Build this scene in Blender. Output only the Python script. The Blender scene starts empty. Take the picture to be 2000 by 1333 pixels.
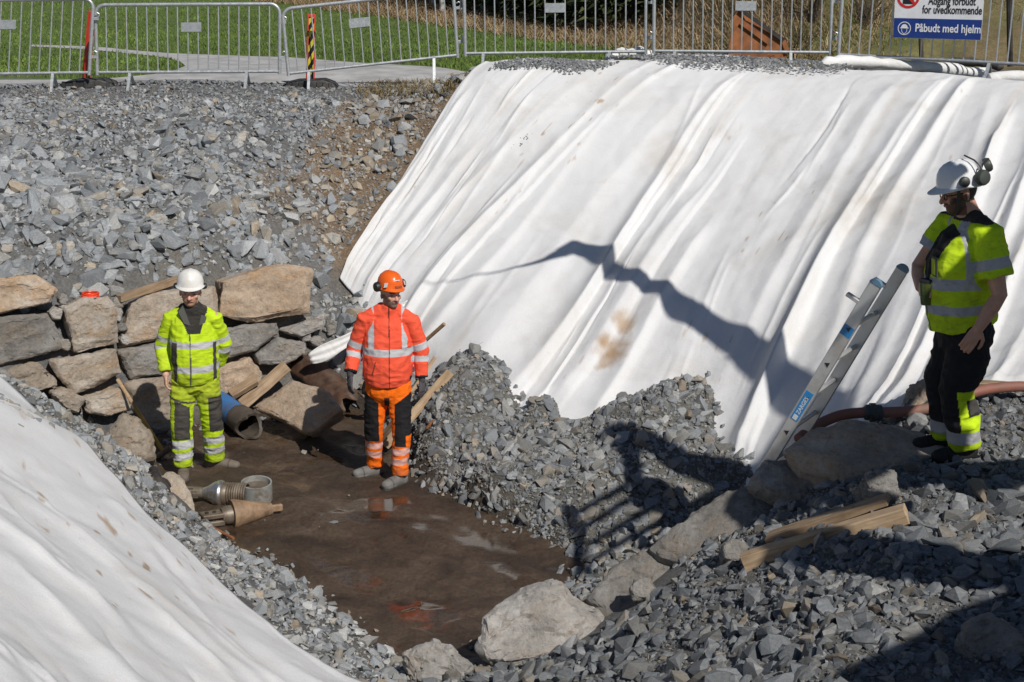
import bpy, bmesh, math, random
import numpy as np
from mathutils import Vector, Matrix

# ------------------------------------------------------------------ camera, sky, sun, exposure
scene = bpy.context.scene
col = scene.collection
random.seed(4)
RNG = np.random.default_rng(4)

CAM_Z = 4.68                       # eye height above the floor of the pit (z = 0)
PITCH = math.radians(15.5)
FPX = 3000.0                       # focal length in pixels of the 2000 px wide photograph
cam_data = bpy.data.cameras.new('camera')
cam_data.sensor_width = 36.0
cam_data.lens = FPX / 2000.0 * 36.0
cam_data.clip_start = 0.1
cam_data.clip_end = 600.0
camera = bpy.data.objects.new('camera', cam_data)
col.objects.link(camera)
camera.location = (0.0, 0.0, CAM_Z)
camera.rotation_euler = (math.radians(90) - PITCH, 0.0, 0.0)
scene.camera = camera

SUN_EL = math.radians(45.0)
SUN_DIR_XY = Vector((0.52, -0.854)).normalized()      # horizontal direction TOWARDS the sun
S = Vector((SUN_DIR_XY.x * math.cos(SUN_EL), SUN_DIR_XY.y * math.cos(SUN_EL), math.sin(SUN_EL)))
world = bpy.data.worlds.new('World')
scene.world = world
world.use_nodes = True
wn = world.node_tree.nodes
wl = world.node_tree.links
wn.clear()
w_out = wn.new('ShaderNodeOutputWorld')
w_bg = wn.new('ShaderNodeBackground')
w_sky = wn.new('ShaderNodeTexSky')
w_sky.sky_type = 'NISHITA'
w_sky.sun_disc = False
w_sky.sun_elevation = SUN_EL
w_sky.sun_rotation = math.atan2(S.x, S.y)
w_sky.ozone_density = 4.0
w_sky.dust_density = 0.4
w_bg.inputs['Strength'].default_value = 0.055
wl.new(w_sky.outputs[0], w_bg.inputs['Color'])
wl.new(w_bg.outputs[0], w_out.inputs['Surface'])

sun_data = bpy.data.lights.new('sun', 'SUN')
sun_data.energy = 4.7
sun_data.angle = math.radians(0.5)
sun_data.color = (1.0, 0.955, 0.89)
sun = bpy.data.objects.new('sun', sun_data)
col.objects.link(sun)
sun.location = (10, -10, 20)
sun.rotation_euler = S.to_track_quat('Z', 'Y').to_euler()

vs = scene.view_settings
vs.view_transform = 'Standard'
vs.look = 'None'
vs.exposure = -0.27
vs.gamma = 1.0
vs.use_curve_mapping = False

# ------------------------------------------------------------------ helpers
def ray(u, v):
    """direction of photograph pixel (u, v) of 2000 x 1333, scaled so that y = 1"""
    a = (u - 1000.0) / FPX
    b = (666.5 - v) / FPX
    y = math.cos(PITCH) + b * math.sin(PITCH)
    z = -math.sin(PITCH) + b * math.cos(PITCH)
    return Vector((a / y, 1.0, z / y))

def at_y(u, v, Y):
    d = ray(u, v)
    return Vector((d.x * Y, Y, CAM_Z + d.z * Y))

def at_z(u, v, z):
    d = ray(u, v)
    Y = (z - CAM_Z) / d.z
    return Vector((d.x * Y, Y, z))

WM = {}                            # world matrices of roots, by object name

def tag(o, label=None, cat=None, group=None, kind=None):
    if label: o['label'] = label
    if cat: o['category'] = cat
    if group: o['group'] = group
    if kind: o['kind'] = kind
    return o

def empty(name, loc, label=None, cat=None, group=None):
    o = bpy.data.objects.new(name, None)
    col.objects.link(o)
    o.empty_display_size = 0.2
    o.location = loc
    WM[o.name] = Matrix.Translation(Vector(loc))
    return tag(o, label, cat, group)

def link_mesh(name, me, mat, parent=None, loc=None):
    o = bpy.data.objects.new(name, me)
    col.objects.link(o)
    if mat is not None:
        for m in (mat if isinstance(mat, (list, tuple)) else [mat]):
            me.materials.append(m)
    if parent is not None:
        o.parent = parent
        WM[o.name] = WM[parent.name]
    else:
        o.location = loc if loc is not None else (0, 0, 0)
        WM[o.name] = Matrix.Translation(Vector(o.location))
    return o

class MB:
    """collects shapes in world coordinates, build() links them as one mesh object"""
    def __init__(self):
        self.v = []; self.f = []; self.mi = []
    def add(self, vs_, fs_, mi=0):
        b = len(self.v)
        self.v.extend([Vector(p) for p in vs_])
        self.f.extend([tuple(i + b for i in f) for f in fs_])
        self.mi.extend([mi] * len(fs_))
        return self
    def box(self, c, size, rot=None, mi=0, taper=None):
        sx, sy, sz = [s / 2 for s in size]
        pts = []
        for x, y, z in ((-1,-1,-1),(1,-1,-1),(1,1,-1),(-1,1,-1),(-1,-1,1),(1,-1,1),(1,1,1),(-1,1,1)):
            k = taper if (taper and z > 0) else 1.0
            p = Vector((x * sx * k, y * sy * k, z * sz))
            if rot is not None: p = rot @ p
            pts.append(p + Vector(c))
        return self.add(pts, [(0,3,2,1),(4,5,6,7),(0,1,5,4),(1,2,6,5),(2,3,7,6),(3,0,4,7)], mi)
    def beam(self, a, b, w, h, up=(0, 0, 1), mi=0):
        a = Vector(a); b = Vector(b)
        d = (b - a); L = d.length; d.normalize()
        s = d.cross(Vector(up))
        if s.length < 1e-4: s = d.cross(Vector((1, 0, 0)))
        s.normalize(); u = s.cross(d)
        R = Matrix((s, d, u)).transposed()
        return self.box((a + b) / 2, (w, L, h), R, mi)
    def tube(self, pts, rad, n=10, cap=True, mi=0, side=None, closed=False):
        """rad: number, list of numbers or list of (ra, rb); ra along 'side'"""
        pts = [Vector(p) for p in pts]
        m = len(pts)
        if not isinstance(rad, (list, tuple)): rad = [rad] * m
        vs_ = []; fs_ = []
        prev = Vector(side) if side is not None else None
        for i in range(m):
            if closed: t = pts[(i + 1) % m] - pts[i - 1]
            else: t = pts[min(i + 1, m - 1)] - pts[max(i - 1, 0)]
            t.normalize()
            if prev is None:
                prev = t.cross(Vector((0, 0, 1)))
                if prev.length < 1e-3: prev = t.cross(Vector((1, 0, 0)))
            s = prev - t * prev.dot(t)
            if s.length < 1e-4: s = t.orthogonal()
            s.normalize()
            if side is None: prev = s
            o = t.cross(s)
            r = rad[i]
            ra, rb = r if isinstance(r, (list, tuple)) else (r, r)
            for k in range(n):
                a = 2 * math.pi * k / n
                vs_.append(pts[i] + s * (ra * math.cos(a)) + o * (rb * math.sin(a)))
        for i in range(m if closed else m - 1):
            j = (i + 1) % m
            for k in range(n):
                k2 = (k + 1) % n
                fs_.append((i * n + k, i * n + k2, j * n + k2, j * n + k))
        if cap and not closed:
            fs_.append(tuple(range(n - 1, -1, -1)))
            fs_.append(tuple((m - 1) * n + k for k in range(n)))
        return self.add(vs_, fs_, mi)
    def lathe(self, origin, axis, prof, n=24, mi=0, closed=False):
        """prof: list of (distance along axis, radius)"""
        ax = Vector(axis).normalized()
        s = ax.orthogonal().normalized(); o = ax.cross(s)
        vs_ = []; fs_ = []
        for (d, r) in prof:
            for k in range(n):
                a = 2 * math.pi * k / n
                vs_.append(Vector(origin) + ax * d + s * (r * math.cos(a)) + o * (r * math.sin(a)))
        m = len(prof)
        for i in range(m if closed else m - 1):
            j = (i + 1) % m
            for k in range(n):
                k2 = (k + 1) % n
                fs_.append((i * n + k, i * n + k2, j * n + k2, j * n + k))
        if not closed:
            fs_.append(tuple(range(n - 1, -1, -1)))
            fs_.append(tuple((m - 1) * n + k for k in range(n)))
        return self.add(vs_, fs_, mi)
    def ball(self, c, r, n=12, m=8, rot=None, mi=0):
        if not isinstance(r, (list, tuple)): r = (r, r, r)
        vs_ = []; fs_ = []
        for i in range(m + 1):
            th = math.pi * i / m
            for k in range(n):
                ph = 2 * math.pi * k / n
                p = Vector((r[0] * math.sin(th) * math.cos(ph), r[1] * math.sin(th) * math.sin(ph), r[2] * math.cos(th)))
                if rot is not None: p = rot @ p
                vs_.append(p + Vector(c))
        for i in range(m):
            for k in range(n):
                k2 = (k + 1) % n
                fs_.append((i * n + k, (i + 1) * n + k, (i + 1) * n + k2, i * n + k2))
        return self.add(vs_, fs_, mi)
    def prism(self, poly, vec, mi=0):
        """poly: list of points (planar), extruded by vec"""
        n = len(poly); poly = [Vector(p) for p in poly]; vec = Vector(vec)
        vs_ = poly + [p + vec for p in poly]
        fs_ = [tuple(range(n - 1, -1, -1)), tuple(range(n, 2 * n))]
        for i in range(n):
            j = (i + 1) % n
            fs_.append((i, j, j + n, i + n))
        return self.add(vs_, fs_, mi)
    def build(self, name, mat, parent=None, origin=None, smooth=False, bevel=0.0, fix=True):
        if parent is not None: inv = WM[parent.name].inverted()
        elif origin is not None: inv = Matrix.Translation(-Vector(origin))
        else: inv = Matrix.Identity(4)
        me = bpy.data.meshes.new(name)
        me.from_pydata([inv @ p for p in self.v], [], self.f)
        me.polygons.foreach_set('material_index', self.mi)
        if fix or bevel > 0:
            bm = bmesh.new(); bm.from_mesh(me)
            bmesh.ops.remove_doubles(bm, verts=bm.verts, dist=1e-5)
            bmesh.ops.recalc_face_normals(bm, faces=bm.faces)
            if bevel > 0:
                ed = [e for e in bm.edges if len(e.link_faces) == 2 and e.calc_face_angle(0) > 0.6]
                bmesh.ops.bevel(bm, geom=ed, offset=bevel, segments=1, affect='EDGES', clamp_overlap=True)
            bm.to_mesh(me); bm.free()
        if smooth:
            me.polygons.foreach_set('use_smooth', [True] * len(me.polygons))
            try: me.set_sharp_from_angle(angle=math.radians(40))
            except Exception: pass
        me.update()
        return link_mesh(name, me, mat, parent, origin)

def mesh_np(name, V, F, colors=None, smooth=False):
    """fast mesh from numpy arrays (F: n x k, all faces the same size)"""
    me = bpy.data.meshes.new(name)
    n, k = F.shape
    me.vertices.add(len(V)); me.vertices.foreach_set('co', np.ascontiguousarray(V, dtype=np.float32).ravel())
    me.loops.add(n * k); me.loops.foreach_set('vertex_index', np.ascontiguousarray(F, dtype=np.int32).ravel())
    me.polygons.add(n)
    me.polygons.foreach_set('loop_start', np.arange(0, n * k, k, dtype=np.int32))
    me.update(calc_edges=True)
    if smooth: me.shade_smooth()
    else: me.shade_flat()
    if colors is not None:
        at = me.color_attributes.new('Col', 'FLOAT_COLOR', 'POINT')
        c4 = np.ones((len(V), 4), dtype=np.float32); c4[:, :3] = colors
        at.data.foreach_set('color', c4.ravel())
    return me

# cheap numpy value noise in 2D / 3D
_perm = np.random.default_rng(11).random(65536)
def _h(ix, iy, iz):
    return _perm[(ix * 374761 + iy * 668265 + iz * 951274) & 65535]
def vnoise(P, scale=1.0, octaves=3, seed=0):
    P = np.asarray(P, dtype=np.float64)
    if P.shape[1] == 2: P = np.c_[P, np.zeros(len(P))]
    out = np.zeros(len(P)); amp = 1.0; tot = 0.0
    q = P * scale + seed * 17.31
    for o in range(octaves):
        i = np.floor(q).astype(np.int64); f = q - i; f = f * f * (3 - 2 * f)
        x, y, z = i[:, 0], i[:, 1], i[:, 2]
        def L(a, b, t): return a + (b - a) * t
        c = L(L(L(_h(x,y,z), _h(x+1,y,z), f[:,0]), L(_h(x,y+1,z), _h(x+1,y+1,z), f[:,0]), f[:,1]),
              L(L(_h(x,y,z+1), _h(x+1,y,z+1), f[:,0]), L(_h(x,y+1,z+1), _h(x+1,y+1,z+1), f[:,0]), f[:,1]), f[:,2])
        out += amp * (c * 2 - 1); tot += amp; amp *= 0.5; q = q * 2.03 + 5.7
    return out / tot

# ------------------------------------------------------------------ materials
MATS = {}
def nodes_of(name):
    m = bpy.data.materials.new(name); m.use_nodes = True
    nt = m.node_tree; nt.nodes.clear()
    out = nt.nodes.new('ShaderNodeOutputMaterial')
    b = nt.nodes.new('ShaderNodeBsdfPrincipled')
    nt.links.new(b.outputs[0], out.inputs['Surface'])
    MATS[name] = m
    return m, nt, b
def nd(nt, t, **kw):
    n = nt.nodes.new(t)
    for k, v in kw.items():
        if k.startswith('i_'): n.inputs[k[2:].replace('_', ' ')].default_value = v
        else: setattr(n, k, v)
    return n
def noise_fac(nt, scale, detail=5, rough=0.6, coord='Object', stretch=None, dist=0.0):
    tc = nd(nt, 'ShaderNodeTexCoord')
    src = tc.outputs[coord]
    if stretch:
        mp = nd(nt, 'ShaderNodeMapping'); mp.inputs['Scale'].default_value = stretch
        nt.links.new(src, mp.inputs['Vector']); src = mp.outputs[0]
    n = nd(nt, 'ShaderNodeTexNoise')
    n.inputs['Scale'].default_value = scale; n.inputs['Detail'].default_value = detail
    n.inputs['Roughness'].default_value = rough; n.inputs['Distortion'].default_value = dist
    nt.links.new(src, n.inputs['Vector'])
    return n.outputs['Fac']
def ramp(nt, fac, stops):
    r = nd(nt, 'ShaderNodeValToRGB')
    el = r.color_ramp.elements
    while len(el) < len(stops): el.new(0.5)
    for e, (p, c) in zip(el, stops):
        e.position = p; e.color = (*c, 1) if len(c) == 3 else c
    nt.links.new(fac, r.inputs['Fac'])
    return r.outputs['Color']
def mixc(nt, fac, a, b, mode='MIX'):
    m = nd(nt, 'ShaderNodeMix', data_type='RGBA', blend_type=mode)
    for s, x in ((m.inputs['Factor'], fac), (m.inputs['A'], a), (m.inputs['B'], b)):
        if hasattr(x, 'is_linked'): nt.links.new(x, s)
        elif isinstance(x, (tuple, list)): s.default_value = (*x, 1) if len(x) == 3 else x
        else: s.default_value = x
    return m.outputs['Result']
def mix_inputs(m): return m
# ShaderNodeMix has several sockets of the same name: pick the colour ones
def mixc(nt, fac, a, b, mode='MIX'):
    m = nd(nt, 'ShaderNodeMix', data_type='RGBA', blend_type=mode)
    fs = m.inputs[0]; A = m.inputs[6]; B = m.inputs[7]
    for s, x in ((fs, fac), (A, a), (B, b)):
        if isinstance(x, bpy.types.NodeSocket): nt.links.new(x, s)
        elif isinstance(x, (tuple, list)): s.default_value = (*x, 1) if len(x) == 3 else x
        else: s.default_value = x
    return m.outputs[2]
def bump(nt, b, fac, strength=0.4, dist=0.01):
    n = nd(nt, 'ShaderNodeBump')
    n.inputs['Strength'].default_value = strength; n.inputs['Distance'].default_value = dist
    nt.links.new(fac, n.inputs['Height'])
    nt.links.new(n.outputs[0], b.inputs['Normal'])
    return n
def set_rough(nt, b, fac, lo, hi):
    mr = nd(nt, 'ShaderNodeMapRange')
    mr.inputs['To Min'].default_value = lo; mr.inputs['To Max'].default_value = hi
    mr.inputs['From Min'].default_value = 0.3; mr.inputs['From Max'].default_value = 0.7
    nt.links.new(fac, mr.inputs['Value']); nt.links.new(mr.outputs[0], b.inputs['Roughness'])

def simple(name, c, rough=0.6, metal=0.0, var=0.25, scale=8.0, bump_s=0.15, bump_d=0.004, stretch=None, dirt=None, dirt_amt=0.5, dirt_scale=6.0):
    m, nt, b = nodes_of(name)
    f = noise_fac(nt, scale, stretch=stretch)
    c2 = tuple(x * (1 - var) for x in c); c3 = tuple(min(1, x * (1 + var)) for x in c)
    cc = ramp(nt, f, [(0.3, c2), (0.7, c3)])
    if dirt:
        g = noise_fac(nt, dirt_scale, detail=6, rough=0.65)
        k = ramp(nt, g, [(0.45, (0, 0, 0)), (0.68, (dirt_amt,) * 3)])
        cc = mixc(nt, k, cc, dirt)
    nt.links.new(cc, b.inputs['Base Color'])
    b.inputs['Metallic'].default_value = metal
    set_rough(nt, b, f, max(0.03, rough - 0.1), min(1, rough + 0.1))
    if bump_s > 0:
        f2 = noise_fac(nt, scale * 3, stretch=stretch)
        bump(nt, b, f2, bump_s, bump_d)
    return m

def rock_mat(name, source):
    """crushed grey schist; colour of the single piece from the mesh or the object"""
    m, nt, b = nodes_of(name)
    if source == 'attr':
        a = nd(nt, 'ShaderNodeAttribute', attribute_name='Col'); base = a.outputs['Color']
    else:
        a = nd(nt, 'ShaderNodeObjectInfo'); base = a.outputs['Color']
    f1 = noise_fac(nt, 14.0, detail=6, stretch=(1, 1, 5))
    f2 = noise_fac(nt, 60.0, detail=4)
    k = ramp(nt, f1, [(0.3, (0.72, 0.73, 0.76)), (0.5, (1, 1, 1)), (0.72, (1.28, 1.27, 1.24))])
    c = mixc(nt, 1.0, base, k, 'MULTIPLY')
    k2 = ramp(nt, f2, [(0.35, (0.82, 0.82, 0.82)), (0.7, (1.15, 1.15, 1.15))])
    c = mixc(nt, 1.0, c, k2, 'MULTIPLY')
    nt.links.new(c, b.inputs['Base Color'])
    b.inputs['Roughness'].default_value = 0.62
    b.inputs['Specular IOR Level'].default_value = 0.35
    bump(nt, b, f2, 0.35, 0.006)
    return m
rock_mat('gravel_rock', 'attr')
rock_mat('single_rock', 'object')

def boulder_mat(name, c1, c2, c3, rust=None, sc=2.5):
    m, nt, b = nodes_of(name)
    f1 = noise_fac(nt, sc, detail=8, rough=0.62, dist=0.6)
    f2 = noise_fac(nt, sc * 11, detail=9, rough=0.78)
    f3 = noise_fac(nt, sc * 1.3, detail=8, rough=0.68, stretch=(1.0, 1.0, 1.7), dist=0.5)
    oi = nd(nt, 'ShaderNodeObjectInfo')
    c = ramp(nt, f1, [(0.3, c1), (0.5, c2), (0.72, c3)])
    if rust:
        k = ramp(nt, f3, [(0.5, (0, 0, 0)), (0.66, (0.75,) * 3)])
        c = mixc(nt, k, c, rust)
    sp = ramp(nt, f2, [(0.30, (0.50, 0.49, 0.48)), (0.45, (0.92, 0.92, 0.92)), (0.55, (1.05, 1.05, 1.05)), (0.72, (1.38, 1.36, 1.33))])
    c = mixc(nt, 1.0, c, sp, 'MULTIPLY')
    mr = nd(nt, 'ShaderNodeMapRange'); mr.inputs['To Min'].default_value = 0.8; mr.inputs['To Max'].default_value = 1.15
    nt.links.new(oi.outputs['Random'], mr.inputs['Value'])
    cb = nd(nt, 'ShaderNodeCombineColor')
    for i in range(3): nt.links.new(mr.outputs[0], cb.inputs[i])
    c = mixc(nt, 1.0, c, cb.outputs[0], 'MULTIPLY')
    nt.links.new(c, b.inputs['Base Color'])
    b.inputs['Roughness'].default_value = 0.8
    ad = nd(nt, 'ShaderNodeMath', operation='ADD')
    nt.links.new(f2, ad.inputs[0]); nt.links.new(f3, ad.inputs[1])
    bump(nt, b, ad.outputs[0], 0.8, 0.03)
    return m
boulder_mat('tan_boulder', (0.27, 0.22, 0.17), (0.41, 0.345, 0.275), (0.52, 0.475, 0.415), rust=(0.42, 0.28, 0.165))
boulder_mat('grey_boulder', (0.17, 0.16, 0.145), (0.265, 0.25, 0.228), (0.37, 0.355, 0.335), rust=(0.30, 0.245, 0.185))
boulder_mat('pale_boulder', (0.25, 0.235, 0.215), (0.37, 0.35, 0.325), (0.47, 0.455, 0.43), rust=(0.36, 0.30, 0.24))
boulder_mat('orange_boulder', (0.36, 0.265, 0.185), (0.46, 0.355, 0.26), (0.53, 0.46, 0.385), rust=(0.45, 0.27, 0.13), sc=2.0)
# ------------------------------------------------------------------ terrain height field
CP = []
def cz(z, *uv):
    for (u, v) in uv:
        p = at_z(u, v, z); CP.append((p.x, p.y, z))
def cy(Y, *uv):
    for (u, v) in uv:
        p = at_y(u, v, Y); CP.append((p.x, p.y, p.z))
# pit floor
cz(0.0, (450,1000),(560,1080),(700,1180),(800,1265),(900,1265),(1050,1130),(950,1030),(800,950),(740,890),(600,830),
   (500,830),(400,880),(345,900),(600,950),(900,1150),(1080,1110),(690,820),(420,985))
# wall top and the gravel slope above it up to the crest by the fence
for X, Y, z in ((-1.5,15.05,1.0),(-2.4,14.95,1.2),(-3.3,14.5,1.3),(-4.2,14.0,1.35),(-5.2,13.5,1.5),(-6.5,13.0,1.7),
                (-2.2,14.5,-0.1),(-3.0,13.85,-0.15),(-3.6,13.35,-0.05),(-4.0,13.2,0.08),(-4.4,12.9,0.35),(-5.2,12.5,0.75),
                (-1.2,16.3,1.95),(-2.6,16.3,1.95),(-4.2,16.0,2.05),(-6.0,15.6,2.2),(-8.0,15.0,2.4),
                (-1.0,17.5,2.66),(-2.5,17.5,2.66),(-4.0,17.5,2.66),(-6.0,17.5,2.66),(-9.0,17.5,2.66),
                (-1.0,19,2.68),(-3.0,19,2.68),(-6.0,19,2.68),(-9.0,19,2.68),(-9,21,2.68),(0,21,2.75),(-4,21,2.68)):
    CP.append((X, Y, z))
# cloth-covered slope: crest and face
for u, v, Y in ((950,140,17.45),(1100,142,17.4),(1300,140,17.3),(1500,150,17.1),(1700,155,16.7),(1850,165,16.2),(2000,180,15.6),(2250,200,14.8)):
    p = at_y(u, v, Y); CP.append((p.x, p.y, p.z)); CP.append((p.x + 0.3, p.y + 1.0, p.z - 0.02)); CP.append((p.x + 0.6, p.y + 3.0, p.z - 0.1))
cy(15.25, (672,548))
cy(16.2, (800,365))
cz(0.05, (805,925),(900,980),(1000,1035),(1100,1100))
cz(0.12, (1180,1120),(1300,1060),(1440,985))
cz(0.30, (1450,938))
for u, v, Y in ((900,680,13.95),(1050,640,14.0),(1250,600,13.9),(1450,520,13.9),(1450,700,12.9),(1650,600,12.8),(1650,750,11.9),(1850,560,12.4),
                (1850,740,11.1),(2000,700,10.95),(1100,400,15.5),(1400,330,15.6),(1700,330,14.9),(1900,350,14.1),(2000,450,12.9),(2200,500,12.0)):
    cy(Y, (u, v))
# plateau on the right, where the third worker stands
cz(1.46, (1870,890),(1960,870),(1780,930),(2050,960))
cz(1.40, (1900,1000),(2000,1100),(1750,1050),(2100,1300),(1900,1200))
cz(1.32, (1750,1333),(1600,1150),(1620,1300),(1950,1400))
cz(1.05, (1480,1085),(1450,1200),(1420,1333))
cz(0.80, (1310,1200),(1250,1333),(1340,1120))
cz(0.45, (1060,1333),(1130,1290))
CP += [(1.35,9.7,0.65),(1.9,10.3,0.75),(2.4,10.3,1.1),(2.9,10.4,1.4),(3.6,10.2,1.45),(4.6,9.8,1.5),(6.5,9,1.6),(6.5,6,1.6),(8.5,8,1.8),(8.5,11,2.6),(9,14,3.0),(9,18,2.9)]
cz(0.3, (900,1300),(830,1333))
# near left bank
cz(0.10, (425,1060),(590,1140),(700,1230),(770,1300))
cz(0.36, (380,1062),(550,1215),(715,1330))
cz(0.50, (320,985)); cz(0.62, (255,905)); cz(0.8, (140,860)); cz(1.0, (60,770)); cz(1.05, (150,885))
cz(1.38, (0,797)); cz(1.0, (0,745))
cz(1.75, (0,1100)); cz(1.95, (0,1333)); cz(1.2, (200,1100)); cz(1.45, (200,1333)); cz(1.0, (400,1333)); cz(0.85, (350,1180)); cz(0.7,(520,1333))
CP += [(-5,9.5,2.0),(-5,7,2.5),(-4,5,2.7),(-6.5,11,1.9),(-8,9,2.6),(-8,13,2.0),(-3,3,2.6),(0,3,1.9),(0,0,3.0),(0,-3,3.1),(-5,0,3.1),(5,0,2.6),(4,3,1.8),(8,2,2.2),(0,5,1.1),(1.2,5.2,1.2),(2.4,4,1.5),(-1.2,5.5,1.25),(8,-3,2.6),(-9,-3,3.1),(-9,4,3.0)]
CP = np.array(CP)
def tps(r2): return np.where(r2 > 1e-12, 0.5 * r2 * np.log(np.maximum(r2, 1e-12)), 0.0)
_n = len(CP)
_K = tps(((CP[:, None, :2] - CP[None, :, :2]) ** 2).sum(-1)) + np.eye(_n) * 0.02
_P = np.c_[np.ones(_n), CP[:, :2]]
_A = np.block([[_K, _P], [_P.T, np.zeros((3, 3))]])
_w = np.linalg.solve(_A, np.r_[CP[:, 2], np.zeros(3)])
GX0, GX1, GY0, GY1, GS = -10.0, 10.0, -4.0, 19.04, 0.06
gx = np.arange(GX0, GX1 + 1e-6, GS); gy = np.arange(GY0, GY1 + 1e-6, GS)
GXX, GYY = np.meshgrid(gx, gy)                   # [iy, ix]
def tps_eval(x, y):
    o = np.full(x.shape, _w[_n]) + _w[_n + 1] * x + _w[_n + 2] * y
    for i in range(_n):
        o = o + _w[i] * tps((x - CP[i, 0]) ** 2 + (y - CP[i, 1]) ** 2)
    return o
ZB = tps_eval(GXX, GYY)

def inside_poly(x, y, poly):
    ins = np.zeros(x.shape, bool); n = len(poly)
    for i in range(n):
        x1, y1 = poly[i][0], poly[i][1]; x2, y2 = poly[(i + 1) % n][0], poly[(i + 1) % n][1]
        c = ((y1 > y) != (y2 > y)) & (x < (x2 - x1) * (y - y1) / (y2 - y1 + 1e-12) + x1)
        ins ^= c
    return ins
def blur(a, n):
    for _ in range(n):
        a = (a + np.roll(a, 1, 0) + np.roll(a, -1, 0) + np.roll(a, 1, 1) + np.roll(a, -1, 1)) / 5
    return a
PIT_PX = [(425,1050),(590,1140),(690,1225),(775,1290),(905,1290),(960,1230),(1140,1110),(1040,1048),(900,975),(815,925),(790,850),(735,800),(640,790),(560,830),(480,800),(330,855),(295,895),(360,990)]
PIT = [at_z(u, v, 0.0) for u, v in PIT_PX]
pit_in = blur(inside_poly(GXX, GYY, PIT).astype(float), 5)
ZB = ZB * (1 - pit_in) + (-0.09) * pit_in
ZB = np.where(ZB < -0.09, -0.09, ZB)

def bilin(Z, x, y):
    x = np.asarray(x, float); y = np.asarray(y, float)
    fx = np.clip((x - GX0) / GS, 0, len(gx) - 1.001); fy = np.clip((y - GY0) / GS, 0, len(gy) - 1.001)
    ix = fx.astype(int); iy = fy.astype(int); fx = fx - ix; fy = fy - iy
    return (Z[iy, ix] * (1 - fx) + Z[iy, ix + 1] * fx) * (1 - fy) + (Z[iy + 1, ix] * (1 - fx) + Z[iy + 1, ix + 1] * fx) * fy
def base_hit(u, v, Z=None, y0=4.0):
    Z = ZB if Z is None else Z
    d = ray(u, v); ys = np.arange(y0, 19.0, 0.015)
    zz = CAM_Z + d.z * ys; g = bilin(Z, d.x * ys, ys)
    k = np.argmax(zz <= g)
    if zz[k] > g[k]: k = len(ys) - 1
    return Vector((d.x * ys[k], ys[k], float(g[k])))

# loose gravel heaped over the foot of the cloth
TH = np.full(ZB.shape, -0.07)
def bump_at(u, v, r, h, ax=1.0, rot=0.0):
    global TH
    p = base_hit(u, v)
    dx = GXX - p.x; dy = GYY - p.y
    a = dx * math.cos(rot) + dy * math.sin(rot); b = -dx * math.sin(rot) + dy * math.cos(rot)
    TH = TH + h * np.exp(-((a / (r * ax)) ** 2 + (b / r) ** 2) ** 1.3)
for args in ((895,775,0.44,0.28),(965,800,0.30,0.13),(870,850,0.48,0.16),(985,935,0.50,0.19),(1120,955,0.55,0.19),
             (1325,830,0.38,0.28),(1240,862,0.36,0.18),(1240,950,0.52,0.20),(1345,955,0.40,0.15),(1150,1030,0.55,0.20),(1270,1010,0.50,0.22),
             (960,985,0.42,0.13),(840,905,0.40,0.12),(1400,985,0.35,0.13),(1062,812,0.15,0.17),(1030,850,0.22,0.10),(1110,870,0.30,0.10),(1195,838,0.22,0.12)):
    bump_at(*args)
TH = np.where(pit_in > 0.5, -0.07, TH)
rough = (vnoise(np.c_[GXX.ravel(), GYY.ravel()], 1.1, 4, 3) * 0.07).reshape(ZB.shape)
crestflat = np.clip((GYY - 17.2) / 0.6, 0, 1)
ZG = ZB + np.maximum(TH, 0.0) + rough * (1 - crestflat * 0.7) * np.clip(1 - pit_in, 0, 1) * np.where(TH > 0, 1.2, 1.0)

# ground zones: colour under the stones
def zone_mask(pix, nblur=6, Z=None):
    poly = [base_hit(u, v, Z) for u, v in pix]
    return blur(inside_poly(GXX, GYY, poly).astype(float), nblur)
earth = zone_mask([(660,200),(830,165),(970,140),(920,290),(810,430),(715,540),(620,500),(625,400),(585,310),(640,250)], 6)
earth2 = zone_mask([(470,330),(640,300),(660,460),(520,430)], 14) * 0.5
earth = np.clip(np.maximum(earth, earth2) + 0.25 * vnoise(np.c_[GXX.ravel(), GYY.ravel()], 2.3, 4, 9).reshape(ZB.shape) * (earth > 0.02), 0, 1)
gcol = np.zeros(ZB.shape + (3,))
nv = vnoise(np.c_[GXX.ravel(), GYY.ravel()], 3.0, 4, 5).reshape(ZB.shape)[..., None]
grey = np.array([0.150, 0.150, 0.150]) * (1 + 0.3 * nv)
fine = np.array([0.185, 0.172, 0.150]) * (1 + 0.3 * nv)
tn = np.clip(vnoise(np.c_[GXX.ravel(), GYY.ravel()], 0.8, 3, 8).reshape(ZB.shape) * 1.6 + 0.35, 0, 1)[..., None]
gcol = grey * (1 - tn) + fine * tn
brown = np.array([0.225, 0.152, 0.092]) * (1 + 0.5 * nv)
gcol = gcol * (1 - earth[..., None]) + brown * earth[..., None]
heapm = (np.clip(TH * 10, 0, 1))[..., None]
gcol = gcol * (1 - heapm) + (np.array([0.150, 0.145, 0.128]) * (1 + 0.35 * nv)) * heapm
wet = np.clip(blur((pit_in > 0.25).astype(float), 8) * 1.6, 0, 1)[..., None]
gcol = gcol * (1 - wet) + np.array([0.075, 0.058, 0.042]) * (1 + 0.4 * nv) * wet

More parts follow.
